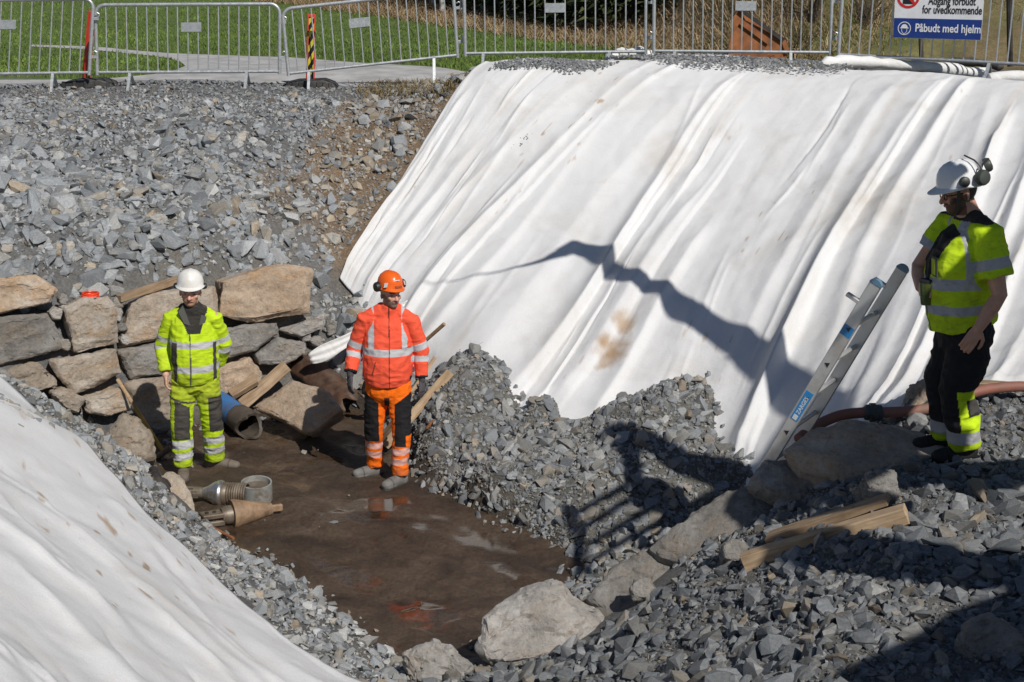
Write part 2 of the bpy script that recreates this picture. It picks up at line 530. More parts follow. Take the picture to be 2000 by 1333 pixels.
m, nt, b = nodes_of('ground_soil')
a = nd(nt, 'ShaderNodeAttribute', attribute_name='Col')
f = noise_fac(nt, 45.0, detail=8, rough=0.75)
f2 = noise_fac(nt, 9.0, detail=6, rough=0.65)
c = mixc(nt, 1.0, a.outputs['Color'], ramp(nt, f, [(0.3, (0.55, 0.55, 0.55)), (0.5, (1, 1, 1)), (0.7, (1.5, 1.5, 1.48))]), 'MULTIPLY')
c = mixc(nt, 1.0, c, ramp(nt, f2, [(0.3, (0.75, 0.75, 0.75)), (0.7, (1.2, 1.2, 1.2))]), 'MULTIPLY')
nt.links.new(c, b.inputs['Base Color']); b.inputs['Roughness'].default_value = 0.95
bump(nt, b, f, 0.9, 0.03)

ny, nx = ZG.shape
V = np.c_[GXX.ravel(), GYY.ravel(), ZG.ravel()]
idx = np.arange(ny * nx).reshape(ny, nx)
F = np.stack([idx[:-1, :-1].ravel(), idx[:-1, 1:].ravel(), idx[1:, 1:].ravel(), idx[1:, :-1].ravel()], 1)
me = mesh_np('ground', V, F, gcol.reshape(-1, 3), smooth=True)
ground = tag(link_mesh('ground', me, MATS['ground_soil']), kind='structure')

# muddy floor of the pit
m, nt, b = nodes_of('wet_mud')
f1 = noise_fac(nt, 1.6, detail=6, rough=0.6, stretch=(1.0, 1.6, 1.0), dist=0.6)
f2 = noise_fac(nt, 30.0, detail=8, rough=0.7)
f3 = noise_fac(nt, 5.0, detail=6, rough=0.6, stretch=(2.2, 0.7, 1))
c = ramp(nt, f1, [(0.3, (0.030, 0.019, 0.012)), (0.5, (0.062, 0.041, 0.026)), (0.7, (0.098, 0.068, 0.045))])
c = mixc(nt, 1.0, c, ramp(nt, f2, [(0.3, (0.6, 0.6, 0.6)), (0.7, (1.4, 1.4, 1.4))]), 'MULTIPLY')
c = mixc(nt, ramp(nt, f3, [(0.56, (0, 0, 0)), (0.72, (0.35,) * 3)]), c, (0.070, 0.030, 0.022))
nt.links.new(c, b.inputs['Base Color'])
pa = nd(nt, 'ShaderNodeAttribute', attribute_name='Col')
mr = nd(nt, 'ShaderNodeMapRange'); nt.links.new(pa.outputs['Fac'], mr.inputs['Value'])
for k, val in (('From Min', 0.15), ('From Max', 0.95), ('To Min', 0.62), ('To Max', 0.08)): mr.inputs[k].default_value = val
nt.links.new(mr.outputs[0], b.inputs['Roughness'])
bn = bump(nt, b, f2, 0.35, 0.012)
mr2 = nd(nt, 'ShaderNodeMapRange'); nt.links.new(pa.outputs['Fac'], mr2.inputs['Value'])
for k, val in (('From Min', 0.25), ('From Max', 0.75), ('To Min', 1.0), ('To Max', 0.03)): mr2.inputs[k].default_value = val
nt.links.new(mr2.outputs[0], bn.inputs['Strength'])
px_ = np.arange(-4.6, 2.6, 0.03); py_ = np.arange(8.0, 15.3, 0.03)
PXX, PYY = np.meshgrid(px_, py_)
pn = vnoise(np.c_[PXX.ravel() * 1.3, PYY.ravel()], 1.5, 4, 21)
pn2 = vnoise(np.c_[PXX.ravel(), PYY.ravel()], 9.0, 3, 22)
tr = at_z(1100, 1110, 0) - at_z(560, 880, 0); tr.normalize()                    # drag marks run the length of the pit
across = PXX.ravel() * -tr.y + PYY.ravel() * tr.x + 0.12 * vnoise(np.c_[PXX.ravel(), PYY.ravel()], 0.9, 2, 24)
ruts = np.abs(vnoise(np.c_[across * 5.0, (PXX.ravel() * tr.x + PYY.ravel() * tr.y) * 0.35], 1.0, 2, 25))
PZ = pn * 0.05 + pn2 * 0.024 + ruts * 0.055 - 0.016 + np.clip(vnoise(np.c_[PXX.ravel(), PYY.ravel()], 17.0, 2, 26) - .25, 0, 1) * 0.03
lvl = np.full(len(PZ), -0.014)
for (u_, v_, rx_, ry_) in ((752, 985, .26, .30), (800, 1040, .22, .25), (690, 1130, .28, .3), (980, 1120, .3, .28), (620, 1010, .2, .18), (860, 1210, .3, .25), (560, 905, .22, .2)):
    c_ = at_z(u_, v_, 0)
    lvl = np.maximum(lvl, -0.014 + 0.030 * np.clip(1.3 - np.hypot((PXX.ravel() - c_.x) / rx_, (PYY.ravel() - c_.y) / ry_) + 0.5 * pn2, 0, 1))
pool = PZ < lvl - 0.001
PZ = np.where(pool, np.minimum(lvl, 0.006), PZ); PZ = np.maximum(PZ, -0.014)
pool = blur(pool.astype(float).reshape(PXX.shape), 3).ravel()
dd = inside_poly(PXX.ravel(), PYY.ravel(), [(p.x, p.y) for p in PIT])
keep = blur(dd.reshape(PXX.shape).astype(float), 30).ravel() > 0.002
V = np.c_[PXX.ravel(), PYY.ravel(), PZ]
idx = np.arange(len(V)).reshape(PXX.shape)
F = np.stack([idx[:-1, :-1].ravel(), idx[:-1, 1:].ravel(), idx[1:, 1:].ravel(), idx[1:, :-1].ravel()], 1)
F = F[keep[F].all(1)]
used = np.unique(F); remap = -np.ones(len(V), int); remap[used] = np.arange(len(used))
me = mesh_np('pit_floor', V[used], remap[F], np.repeat(pool[used][:, None], 3, 1), smooth=True)
pit_floor = tag(link_mesh('pit_floor', me, MATS['wet_mud']), kind='structure')
def floor_z(x, y):
    return float(max(vnoise(np.array([[x * 1.3, y]]), 1.5, 4, 21)[0] * 0.05, -0.014))
def gz(x, y): return float(bilin(ZG, np.array([x]), np.array([y]))[0])
def on_ground(u, v): return base_hit(u, v, ZG)

# ------------------------------------------------------------------ draped geotextile
m, nt, b = nodes_of('white_geotextile')
a = nd(nt, 'ShaderNodeAttribute', attribute_name='Col')
f1 = noise_fac(nt, 1.3, detail=7, rough=0.65, dist=0.8)
f2 = noise_fac(nt, 130.0, detail=3, rough=0.7)
f3 = noise_fac(nt, 7.0, detail=8, rough=0.75, dist=0.5)
c = ramp(nt, f1, [(0.25, (0.63, 0.615, 0.59)), (0.5, (0.715, 0.715, 0.715)), (0.8, (0.74, 0.745, 0.75))])
c = mixc(nt, ramp(nt, f3, [(0.60, (0, 0, 0)), (0.76, (0.5,) * 3)]), c, (0.60, 0.53, 0.45))
c = mixc(nt, 1.0, c, ramp(nt, f2, [(0.3, (0.91, 0.91, 0.91)), (0.7, (1.05, 1.05, 1.05))]), 'MULTIPLY')
c = mixc(nt, 1.0, c, a.outputs['Color'], 'MULTIPLY')
nt.links.new(c, b.inputs['Base Color']); b.inputs['Roughness'].default_value = 0.9
b.inputs['Specular IOR Level'].default_value = 0.0
f4 = noise_fac(nt, 9.0, detail=7, rough=0.7, dist=1.5)
ad = nd(nt, 'ShaderNodeMath', operation='MULTIPLY_ADD'); nt.links.new(f4, ad.inputs[0]); ad.inputs[1].default_value = 2.5; nt.links.new(f2, ad.inputs[2])
bump(nt, b, ad.outputs[0], 0.30, 0.006)

def resample(pts, n):
    pts = np.array(pts, float); 
    t = pts[:, 0]; ts = np.linspace(t[0], t[-1], n)
    # smooth interpolation through control points
    out = np.stack([np.interp(ts, t, pts[:, k]) for k in range(1, pts.shape[1])], 1)
    k = max(3, n // 60)
    ker = np.ones(k) / k
    for c_ in range(out.shape[1]):
        pad = np.r_[[out[0, c_]] * k, out[:, c_], [out[-1, c_]] * k]
        # keep the straight trend at both ends
        pad[:k] = out[0, c_] - (out[1, c_] - out[0, c_]) * np.arange(k, 0, -1)
        pad[-k:] = out[-1, c_] + (out[-1, c_] - out[-2, c_]) * np.arange(1, k + 1)
        out[:, c_] = np.convolve(pad, ker, 'same')[k:-k]
    return ts, out

def ridge(x, w, sharp):
    """fold profile: rounded crest with a steeper far side"""
    a = np.where(x < 0, np.abs(x) / w, np.abs(x) / (w * sharp))
    return 0.55 * np.exp(-a ** 1.25) + 0.45 * np.exp(-(a * 0.8) ** 2.2)

def cloth(name, top, bottom, folds, ns, ntt, label, lift=0.03, seed=1, fine=0.006, over=None, Z=None, t_pow=1.0, stain=None, damp=0.55, creases=75, lumps=0.03, seams=(), fold_gain=0.85):
    """top / bottom: lists of (s, x, y); the sheet hangs in straight lines between equal s"""
    Z = ZB if Z is None else Z
    s, T = resample(top, ns); _, B = resample(bottom, ns)
    t = np.linspace(0, 1, ntt) ** t_pow
    X = T[:, None, 0] * (1 - t) + B[:, None, 0] * t
    Y = T[:, None, 1] * (1 - t) + B[:, None, 1] * t
    Zs = blur(Z, 12)
    zz = bilin(Zs, X, Y)
    SS = np.repeat(s[:, None], ntt, 1); TT = np.repeat(t[None], ns, 0)
    d = np.zeros(SS.shape)
    flat = np.c_[SS.ravel(), TT.ravel()]
    for (s0, s1, w0, w1, h0, h1, ta, tb, sharp) in folds:
        sc = s0 + (s1 - s0) * TT + 9 * np.sin(TT * 7 + s0) 
        w = (w0 + (w1 - w0) * TT) * 0.85; h = (h0 + (h1 - h0) * TT) * fold_gain * (0.75 + 0.5 * np.sin(TT * 4.3 + s0 * 0.37))
        win = np.clip((TT - ta) / 0.12, 0, 1) * np.clip((tb - TT) / 0.12, 0, 1)
        win = win * win * (3 - 2 * win)
        d += h * win * ridge(SS - sc, w, sharp)
    rc = np.random.default_rng(seed + 70)
    span = s[-1] - s[0]
    for _ in range(creases):
        c0 = rc.uniform(s[0], s[-1]); sl = rc.normal() * 45; tc0 = rc.uniform(0, .9); ln = rc.uniform(.12, .5); w = rc.uniform(3.5, 11); h = rc.uniform(.006, .026) * (1 if rc.random() < .7 else -1)
        sc = c0 + sl * (TT - tc0) + 14 * np.sin((TT - tc0) * rc.uniform(2, 9)); x = SS - sc
        win = np.clip((TT - tc0) / (ln * .35), 0, 1) * np.clip((tc0 + ln - TT) / (ln * .5), 0, 1); win = win * win * (3 - 2 * win)
        d += h * win * np.exp(-np.where(x < 0, -x / w, x / (w * rc.uniform(.25, .8))) ** 1.15)
    for (s0, s1, h, ta, tb) in seams:                        # one width of fabric lapping over the next
        sc = s0 + (s1 - s0) * TT + 6 * np.sin(TT * 5 + s0); x = SS - sc
        win = np.clip((TT - ta) / .15, 0, 1) * np.clip((tb - TT) / .2, 0, 1)
        d += h * win * np.where(x < 0, np.exp(x / 60.0), np.clip(1 - x / 2.5, 0, 1))
    d *= 1 - damp * np.clip((TT - 0.72) / 0.28, 0, 1) ** 1.5
    q = np.c_[SS.ravel() / 42.0 + 0.8 * vnoise(flat * np.array([1 / 260.0, 1.6]), 1.0, 2, seed + 3), TT.ravel() * 0.9]
    r1 = vnoise(q, 1.0, 2, seed).reshape(SS.shape)
    r2 = vnoise(q * np.array([2.7, 2.2]), 1.0, 2, seed + 1).reshape(SS.shape)
    lump = vnoise(np.c_[X.ravel(), Y.ravel()], 1.4, 3, seed + 2).reshape(SS.shape)
    d += fine * (np.abs(r1) * 2.2) * np.clip(TT * 4, 0.25, 1) + fine * 0.45 * r2 + lumps * lump + 0.010 * vnoise(np.c_[X.ravel(), Y.ravel()], 5.0, 2, seed + 4).reshape(SS.shape)
    # displacement along the slope normal
    e = 0.05
    gxn = (bilin(Zs, X + e, Y) - bilin(Zs, X - e, Y)) / (2 * e); gyn = (bilin(Zs, X, Y + e) - bilin(Zs, X, Y - e)) / (2 * e)
    nl = np.sqrt(gxn ** 2 + gyn ** 2 + 1)
    d = (d + lift) * (1 - 0.8 * np.clip((TT - 0.95) / 0.05, 0, 1)) + 0.012
    X2 = X - gxn / nl * d; Y2 = Y - gyn / nl * d; Z2 = zz + d / nl
    V = np.c_[X2.ravel(), Y2.ravel(), Z2.ravel()]
    idx = np.arange(ns * ntt).reshape(ns, ntt)
    F = np.stack([idx[:-1, :-1].ravel(), idx[:-1, 1:].ravel(), idx[1:, 1:].ravel(), idx[1:, :-1].ravel()], 1)
    cc = np.ones((len(V), 3))
    sv = np.clip(vnoise(np.c_[SS.ravel() / 30.0, TT.ravel() * 2.0], 1.0, 4, seed + 7) * 2.2 - 0.65, 0, 1)[:, None]
    cc = cc * (1 - sv) + np.array([0.90, 0.855, 0.79]) * sv
    sp = np.clip(vnoise(np.c_[SS.ravel() / 6.0, TT.ravel() * 30.0], 1.0, 2, seed + 8) * 6 - 3.4, 0, 1) * np.clip(vnoise(np.c_[SS.ravel() / 90.0, TT.ravel() * 2.5], 1.0, 2, seed + 9) * 4 - 0.5, 0, 1)
    cc = cc * (1 - sp[:, None]) + np.array([0.62, 0.48, 0.36]) * sp[:, None]
    if stain:
        for (x, y, r, cst, k) in stain:
            w = np.clip(1.25 - np.hypot(V[:, 0] - x, V[:, 1] - y) / r + 0.9 * vnoise(V, 9.0, 3, 31), 0, 1)[:, None] * k
            cc = cc * (1 - w) + np.array(cst) * w
    me = mesh_np(name, V, F, cc, smooth=True)
    o = link_mesh(name, me, MATS['white_geotextile'])
    so = o.modifiers.new('thickness', 'SOLIDIFY'); so.thickness = 0.006; so.offset = -1
    return tag(o, label, 'geotextile')

top = []; bot = []
for (s_, (tu, tv, tY), (bu, bv)) in (
        (950, (952,132,17.75), (664,552)), (1040, (1035,128,17.75), (690,575)), (1200, (1190,128,17.75), (725,640)), (1330, (1330,128,17.7), (790,720)),
        (1420, (1420,130,17.6), (880,800)), (1480, (1480,133,17.5), (985,845)), (1520, (1520,133,17.45), (1015,838)), (1560, (1560,134,17.4), (1060,800)), (1600, (1600,136,17.3), (1118,842)), (1750, (1750,140,16.9), (1300,905)),
        (1880, (1880,148,16.45), (1448,940)), (2000, (2000,160,15.9), (1600,905)), (2150, (2150,180,15.4), (1790,800)), (2400, (2400,200,14.4), (2080,760))):
    p = at_y(tu, tv, tY); top.append((s_, p.x, p.y))
    q_ = base_hit(bu, bv); bot.append((s_, q_.x, q_.y))
CLOTH_EDGE = (top[0][1], top[0][2], bot[0][1], bot[0][2])
folds = [ # s0, s1, width0, width1, height0, height1, t from, t to, asymmetry
    (960, 958, 9, 8, .04, .05, -.2, 1.2, .7), (988, 990, 13, 13, .025, .04, .2, 1.2, .6), (1070, 1030, 30, 22, .01, .05, .35, 1.2, .7),
    (1150, 1105, 34, 28, .0, .055, .4, 1.2, .5), (1250, 1180, 26, 24, .04, .06, .1, .8, .5), (1318, 1285, 14, 18, .07, .085, .0, 1.2, .45),
    (1366, 1340, 14, 15, .06, .08, .0, 1.2, .4), (1440, 1410, 30, 24, .03, .05, .1, 1.2, .6), (1492, 1465, 10, 13, .04, .085, .05, 1.2, .35),
    (1560, 1520, 34, 22, .015, .05, .2, 1.2, .6), (1610, 1560, 40, 16, .0, .08, .45, 1.2, .4), (1660, 1612, 40, 18, .0, .08, .5, 1.2, .45),
    (1740, 1700, 40, 30, .02, .04, .1, 1.2, .7), (1800, 1775, 26, 24, .03, .05, .05, 1.2, .6), (1862, 1862, 12, 20, .06, .12, .02, 1.2, .35),
    (1905, 1925, 14, 24, .08, .10, .0, 1.2, .4), (1960, 2010, 24, 30, .05, .09, .05, 1.2, .5), (2020, 2070, 18, 22, .06, .10, .1, 1.2, .4), (2090, 2140, 18, 20, .06, .10, .1, 1.2, .45),
    (2150, 2200, 20, 20, .06, .10, .1, 1.2, .45), (2230, 2270, 20, 22, .06, .10, .1, 1.2, .45)]
st = base_hit(1195, 705); st2 = base_hit(1300, 330); st3 = base_hit(1710, 430)
big_cloth = cloth('geotextile_sheet', top, bot, folds, 620, 230, 'large white geotextile sheet hung in long folds down the pit slope below the fence', lift=0.05, seed=5, seams=[(1005, 985, .03, .35, 1.2), (1500, 1475, .045, .08, 1.2), (1600, 1575, .03, .3, 1.2), (1868, 1880, .06, .02, 1.2), (1345, 1322, .035, .3, 1.1), (2010, 2040, .05, .1, 1.2)],
    stain=[(st.x, st.y, 0.16, (0.55, 0.36, 0.20), 0.9), (st.x + .12, st.y + .25, 0.10, (0.6, 0.42, 0.26), 0.8), (st2.x, st2.y, 0.3, (0.85, 0.80, 0.73), 0.5), (st3.x, st3.y, 0.5, (0.86, 0.82, 0.76), 0.5)])

# second sheet on the near left bank: its long folds run along the edge that faces the pit
top = []; bot = []
for (s_, (tu, tv), (bu, bv)) in ((0, (-160,700), (812,1412)), (60, (-200,760), (740,1440)), (150, (-260,860), (600,1500)), (300, (-380,1000), (380,1600)),
        (450, (-520,1200), (130,1700)), (600, (-700,1450), (-150,1850))):
    p = base_hit(tu, tv, y0=2.0); top.append((s_, p.x, p.y))
    q_ = base_hit(bu, bv, y0=2.0); bot.append((s_, q_.x, q_.y))
folds2 = [(6, 4, 10, 8, .02, .02, -.2, 1.2, .8), (58, 36, 30, 20, .05, .05, -.2, 1.3, .5), (120, 92, 30, 22, .02, .07, .1, 1.2, .4), (150, 190, 22, 26, .06, .03, -.2, .7, .45),
          (215, 235, 40, 30, .03, .07, .2, 1.2, .5), (262, 240, 24, 26, .05, .02, -.2, .6, .4), (330, 350, 50, 30, .04, .08, .3, 1.2, .45), (430, 400, 50, 40, .06, .05, -.2, 1.2, .6)]
near_cloth = cloth('geotextile_sheet', top, bot, folds2, 300, 320, 'white geotextile sheet spread over the bank that the steel tools lie below', lift=0.03, seed=15, fine=0.007, damp=0.0, creases=70)
# ------------------------------------------------------------------ stones
def hull_proto(seed, n=11, sc=(1.0, 0.72, 0.45)):
    r = np.random.default_rng(seed)
    P = r.normal(size=(n, 3)); P /= np.linalg.norm(P, axis=1)[:, None]
    P = np.sign(P) * np.abs(P) ** 0.75                       # boxier than a ball
    P *= r.uniform(0.75, 1.05, (n, 1)); P *= np.array(sc) * 0.5
    bm = bmesh.new()
    for p in P: bm.verts.new(p)
    res = bmesh.ops.convex_hull(bm, input=bm.verts)
    bmesh.ops.delete(bm, geom=[g for g in set(res['geom_interior'] + res['geom_unused']) if isinstance(g, bmesh.types.BMVert)], context='VERTS')
    bmesh.ops.triangulate(bm, faces=bm.faces)
    bmesh.ops.recalc_face_normals(bm, faces=bm.faces)
    bm.verts.index_update()
    Vv = np.array([v.co[:] for v in bm.verts]); Ff = np.array([[v.index for v in f.verts] for f in bm.faces])
    me = bpy.data.meshes.new('stone'); bm.to_mesh(me); me.shade_flat(); me.materials.append(MATS['single_rock']); bm.free()
    return Vv, Ff, me
PROTO = [hull_proto(100 + i, n=int(RNG.integers(12, 20)), sc=(1.0, RNG.uniform(0.55, 0.85), RNG.uniform(0.3, 0.6))) for i in range(36)]

def rotmats(nrm, tilt, r):
    """random yaw about a tilted surface normal"""
    n = len(nrm)
    t = nrm + r.normal(size=(n, 3)) * tilt[:, None]
    t /= np.linalg.norm(t, axis=1)[:, None]
    a = r.normal(size=(n, 3)); a -= t * (a * t).sum(1)[:, None]; a /= np.linalg.norm(a, axis=1)[:, None]
    b_ = np.cross(t, a)
    return np.stack([a, b_, t], 2)

STONE_TONES = np.array([[0.210, 0.220, 0.228], [0.180, 0.191, 0.200], [0.25, 0.257, 0.26], [0.215, 0.212, 0.20], [0.25, 0.228, 0.195], [0.30, 0.30, 0.29], [0.27, 0.225, 0.17]])
def stone_colors(n, r, w, gain=1.0):
    k = r.choice(len(STONE_TONES), n, p=np.array(w) / sum(w))
    return STONE_TONES[k] * r.uniform(0.72, 1.28, (n, 1)) * gain

NZ = np.gradient(blur(ZG, 4), GS)
def normals_at(x, y):
    a = bilin(NZ[1], x, y); b_ = bilin(NZ[0], x, y)
    n = np.stack([-a, -b_, np.ones_like(a)], 1)
    return n / np.linalg.norm(n, axis=1)[:, None]

def scatter(name, mask, n, smin, smed, smax, parent, seed, sigma=0.5, w=(5, 5, 3, 2, 1, 1, 0.5), gain=1.0, singles=280, tilt=0.45, sink=0.12, Zf=None, size_map=None, floor=None, kind_name='gravel'):
    r = np.random.default_rng(seed)
    p = np.clip(mask, 0, None).ravel(); p = p / p.sum()
    k = r.choice(len(p), n, p=p)
    x = GXX.ravel()[k] + r.uniform(-GS, GS, n) * 0.5; y = GYY.ravel()[k] + r.uniform(-GS, GS, n) * 0.5
    s = np.clip(smed * np.exp(r.normal(size=n) * sigma), smin, smax)
    if size_map is not None: s = s * size_map(x, y)
    z = bilin(ZG if Zf is None else Zf, x, y)
    if floor is not None: z = np.maximum(z, floor)
    R = rotmats(normals_at(x, y), np.full(n, tilt), r)
    z = z + s * (0.16 - sink * r.random(n))
    C = stone_colors(n, r, w, gain)
    order = np.argsort(-s)
    single, rest = order[:singles], order[singles:]
    pk = r.integers(0, len(PROTO), n)
    for i in single:
        o = bpy.data.objects.new('stone', PROTO[pk[i]][2]); col.objects.link(o)
        M = Matrix([[*(R[i][a_] * s[i]), c_] for a_, c_ in zip(range(3), (x[i], y[i], z[i]))] + [[0, 0, 0, 1]])
        o.parent = parent; o.matrix_basis = M; o.color = (*C[i], 1)
    Vs, Fs, Cs = [], [], []; off = 0
    for q in range(len(PROTO)):
        ii = rest[pk[rest] == q]
        if not len(ii): continue
        pv, pf, _ = PROTO[q]
        W = np.einsum('nij,kj->nki', R[ii] * s[ii][:, None, None], pv) + np.stack([x[ii], y[ii], z[ii]], 1)[:, None, :]
        m_ = len(pv)
        Vs.append(W.reshape(-1, 3)); Fs.append((pf[None] + (np.arange(len(ii)) * m_)[:, None, None]).reshape(-1, 3) + off)
        Cs.append(np.repeat(C[ii], m_, 0)); off += m_ * len(ii)
    me = mesh_np(name, np.concatenate(Vs), np.concatenate(Fs), np.concatenate(Cs))
    o = link_mesh(kind_name, me, MATS['gravel_rock'], parent)
    return tag(o, kind='stuff')

def zone(name, mask):
    """an Empty-like structure that the stones of one bank belong to"""
    o = bpy.data.objects.new(name, None); col.objects.link(o); WM[o.name] = Matrix.Identity(4)
    return tag(o, kind='structure')

WALLP1 = Vector((-1.75, 14.78, 0)); WALLP2 = Vector((-4.75, 13.05, 0))
wall_dir = (WALLP2 - WALLP1).normalized(); wall_n = Vector((wall_dir.y, -wall_dir.x, 0))
if wall_n.y > 0: wall_n = -wall_n                       # towards the pit
behind = ((GXX - WALLP1.x) * wall_n.x + (GYY - WALLP1.y) * wall_n.y) < -0.12
# left slope above the stone wall
lm = zone_mask([(-500,190),(300,192),(690,200),(640,300),(655,400),(700,520),(690,640),(640,700),(600,560),(420,545),(0,560),(-600,600)], 3, ZG)
lm = np.maximum(lm, zone_mask([(610,540),(690,560),(760,640),(740,760),(640,740),(600,660)], 2, ZG))
lm = lm * np.where((GXX < -1.75) & ~behind, 0.0, 1.0)
x1_, y1_, x2_, y2_ = CLOTH_EDGE
offcloth = ((GXX - x1_) * (y2_ - y1_) - (GYY - y1_) * (x2_ - x1_)) / math.hypot(x2_ - x1_, y2_ - y1_)
if offcloth[60, 20] < 0 and False: pass
sgn_ = 1.0 if ((-6 - x1_) * (y2_ - y1_) - (16 - y1_) * (x2_ - x1_)) > 0 else -1.0
free = ((offcloth * sgn_ > 0.10) | (GYY < y2_ - 0.15)).astype(float)          # left of the sheet
lm = lm * free
lm = lm * (1 - 0.90 * np.clip(earth * 1.6, 0, 1))
gs = zone('gravel_slope', lm)
def lsize(x, y): return np.clip(1.40 - (y - 14.4) * 0.27, 0.5, 1.4) * (0.8 + 0.6 * np.abs(vnoise(np.c_[x, y], 0.8, 2, 45)))
scatter('gravel_slope_stones', lm, 9500, 0.04, 0.098, 0.30, gs, 1, sigma=0.48, size_map=lsize, tilt=0.55, gain=1.25, sink=0.28)
scatter('gravel_slope_grit', lm, 11000, 0.018, 0.035, 0.06, gs, 2, sigma=0.4, singles=0, gain=1.35)
# brown earth beside the cloth: fewer stones
es = zone('earth_slope', earth)
scatter('earth_stones', free * np.clip(earth, 0, 1) * (earth > 0.2), 900, 0.03, 0.06, 0.22, es, 3, sigma=0.6, w=(1.2, .8, 1, 3, 4, 2, 4), gain=1.2, singles=120)
scatter('earth_grit', free * np.clip(earth, 0, 1) * (earth > 0.15), 5000, 0.012, 0.022, 0.05, es, 4, sigma=0.5, w=(.6, .4, .8, 2, 5, 1.5, 6), singles=0)
# crest in front of the fence: finer gravel
cm = zone_mask([(-500,170),(300,172),(720,176),(700,212),(-500,212)], 2, ZG)
cm2 = ((GYY > 17.15) & (GYY < 18.6) & (GXX < -0.9)).astype(float) * free
scatter('crest_gravel', cm2, 9000, 0.012, 0.028, 0.10, gs, 5, sigma=0.55, singles=0, gain=1.05)
# gravel heaped over the foot of the cloth
hs = zone('gravel_heap', TH)
hm = np.where((TH > 0.012) & (pit_in < 0.6), 1.0, 0.0)
edge_pit = np.where((blur(pit_in, 10) > 0.05) & (pit_in < 0.75) & (GXX > -1.15) & (GYY > 9.5), 1.0, 0.0)
nook = zone_mask([(1090,1100),(1180,1080),(1300,1050),(1450,975),(1480,1000),(1350,1110),(1210,1110),(1150,1190),(1120,1150)], 1, ZG)
edge_pit = np.maximum(edge_pit, nook)
scatter('heap_stones', np.maximum(hm, edge_pit), 4300, 0.03, 0.064, 0.20, hs, 6, sigma=0.6, w=(4, 4, 2, 4, 2, 1, 0.5), tilt=0.6, gain=1.0, sink=0.3)
scatter('heap_grit', hm, 11000, 0.012, 0.024, 0.05, hs, 7, sigma=0.45, w=(4, 4, 2, 5, 2, 1, 0.5), singles=0, tilt=0.6, gain=0.92)
# near right bank
rm = zone_mask([(830,1345),(930,1300),(1150,1260),(1190,1230),(1330,1130),(1470,1000),(1640,900),(1760,800),(1850,775),(2250,740),(2500,1100),(2500,1700),(800,1700)], 2, ZG)
rs = zone('gravel_bank', rm)
def rsize(x, y): return np.clip(0.75 + np.abs(vnoise(np.c_[x, y], 0.9, 2, 44)) * 1.4, 0.7, 1.5)
scatter('bank_stones', rm, 13500, 0.028, 0.056, 0.17, rs, 8, sigma=0.55, size_map=rsize, w=(5, 6, 2, 3, 1.5, 0.6, 0.4), tilt=0.6, gain=0.78, sink=0.28)
scatter('bank_grit', rm, 15000, 0.010, 0.020, 0.04, rs, 9, sigma=0.4, w=(4, 5, 2, 4, 2, 0.5, 0.3), singles=0, gain=0.78)
# band between the near cloth and the mud, and the wedge under the wall
bm_ = zone_mask([(-200,690),(0,738),(120,790),(200,850),(300,930),(350,1000),(430,1050),(590,1140),(700,1230),(790,1310),(840,1345),(700,1380),(540,1230),(370,1090),(180,930),(0,830),(-200,760)], 2, ZG)
bs = zone('gravel_verge', bm_)
scatter('verge_stones', bm_, 2600, 0.03, 0.062, 0.17, bs, 10, sigma=0.5, w=(4, 3, 3, 4, 2, 1.5, 0.3), tilt=0.55, gain=1.35)
scatter('verge_grit', bm_, 6500, 0.012, 0.024, 0.045, bs, 12, sigma=0.4, w=(4, 3, 3, 4, 1, 1, 0.3), singles=0, gain=1.3)
# strays lying on the mud
pm = np.where((pit_in > 0.9), 0.02, 0) + np.where((pit_in > 0.35) & (pit_in < 0.9), 1.0, 0)
scatter('mud_stones', pm, 320, 0.015, 0.035, 0.13, pit_floor, 13, sigma=0.6, w=(3, 2, 3, 4, 3, 2, 1), singles=110, floor=0.0)

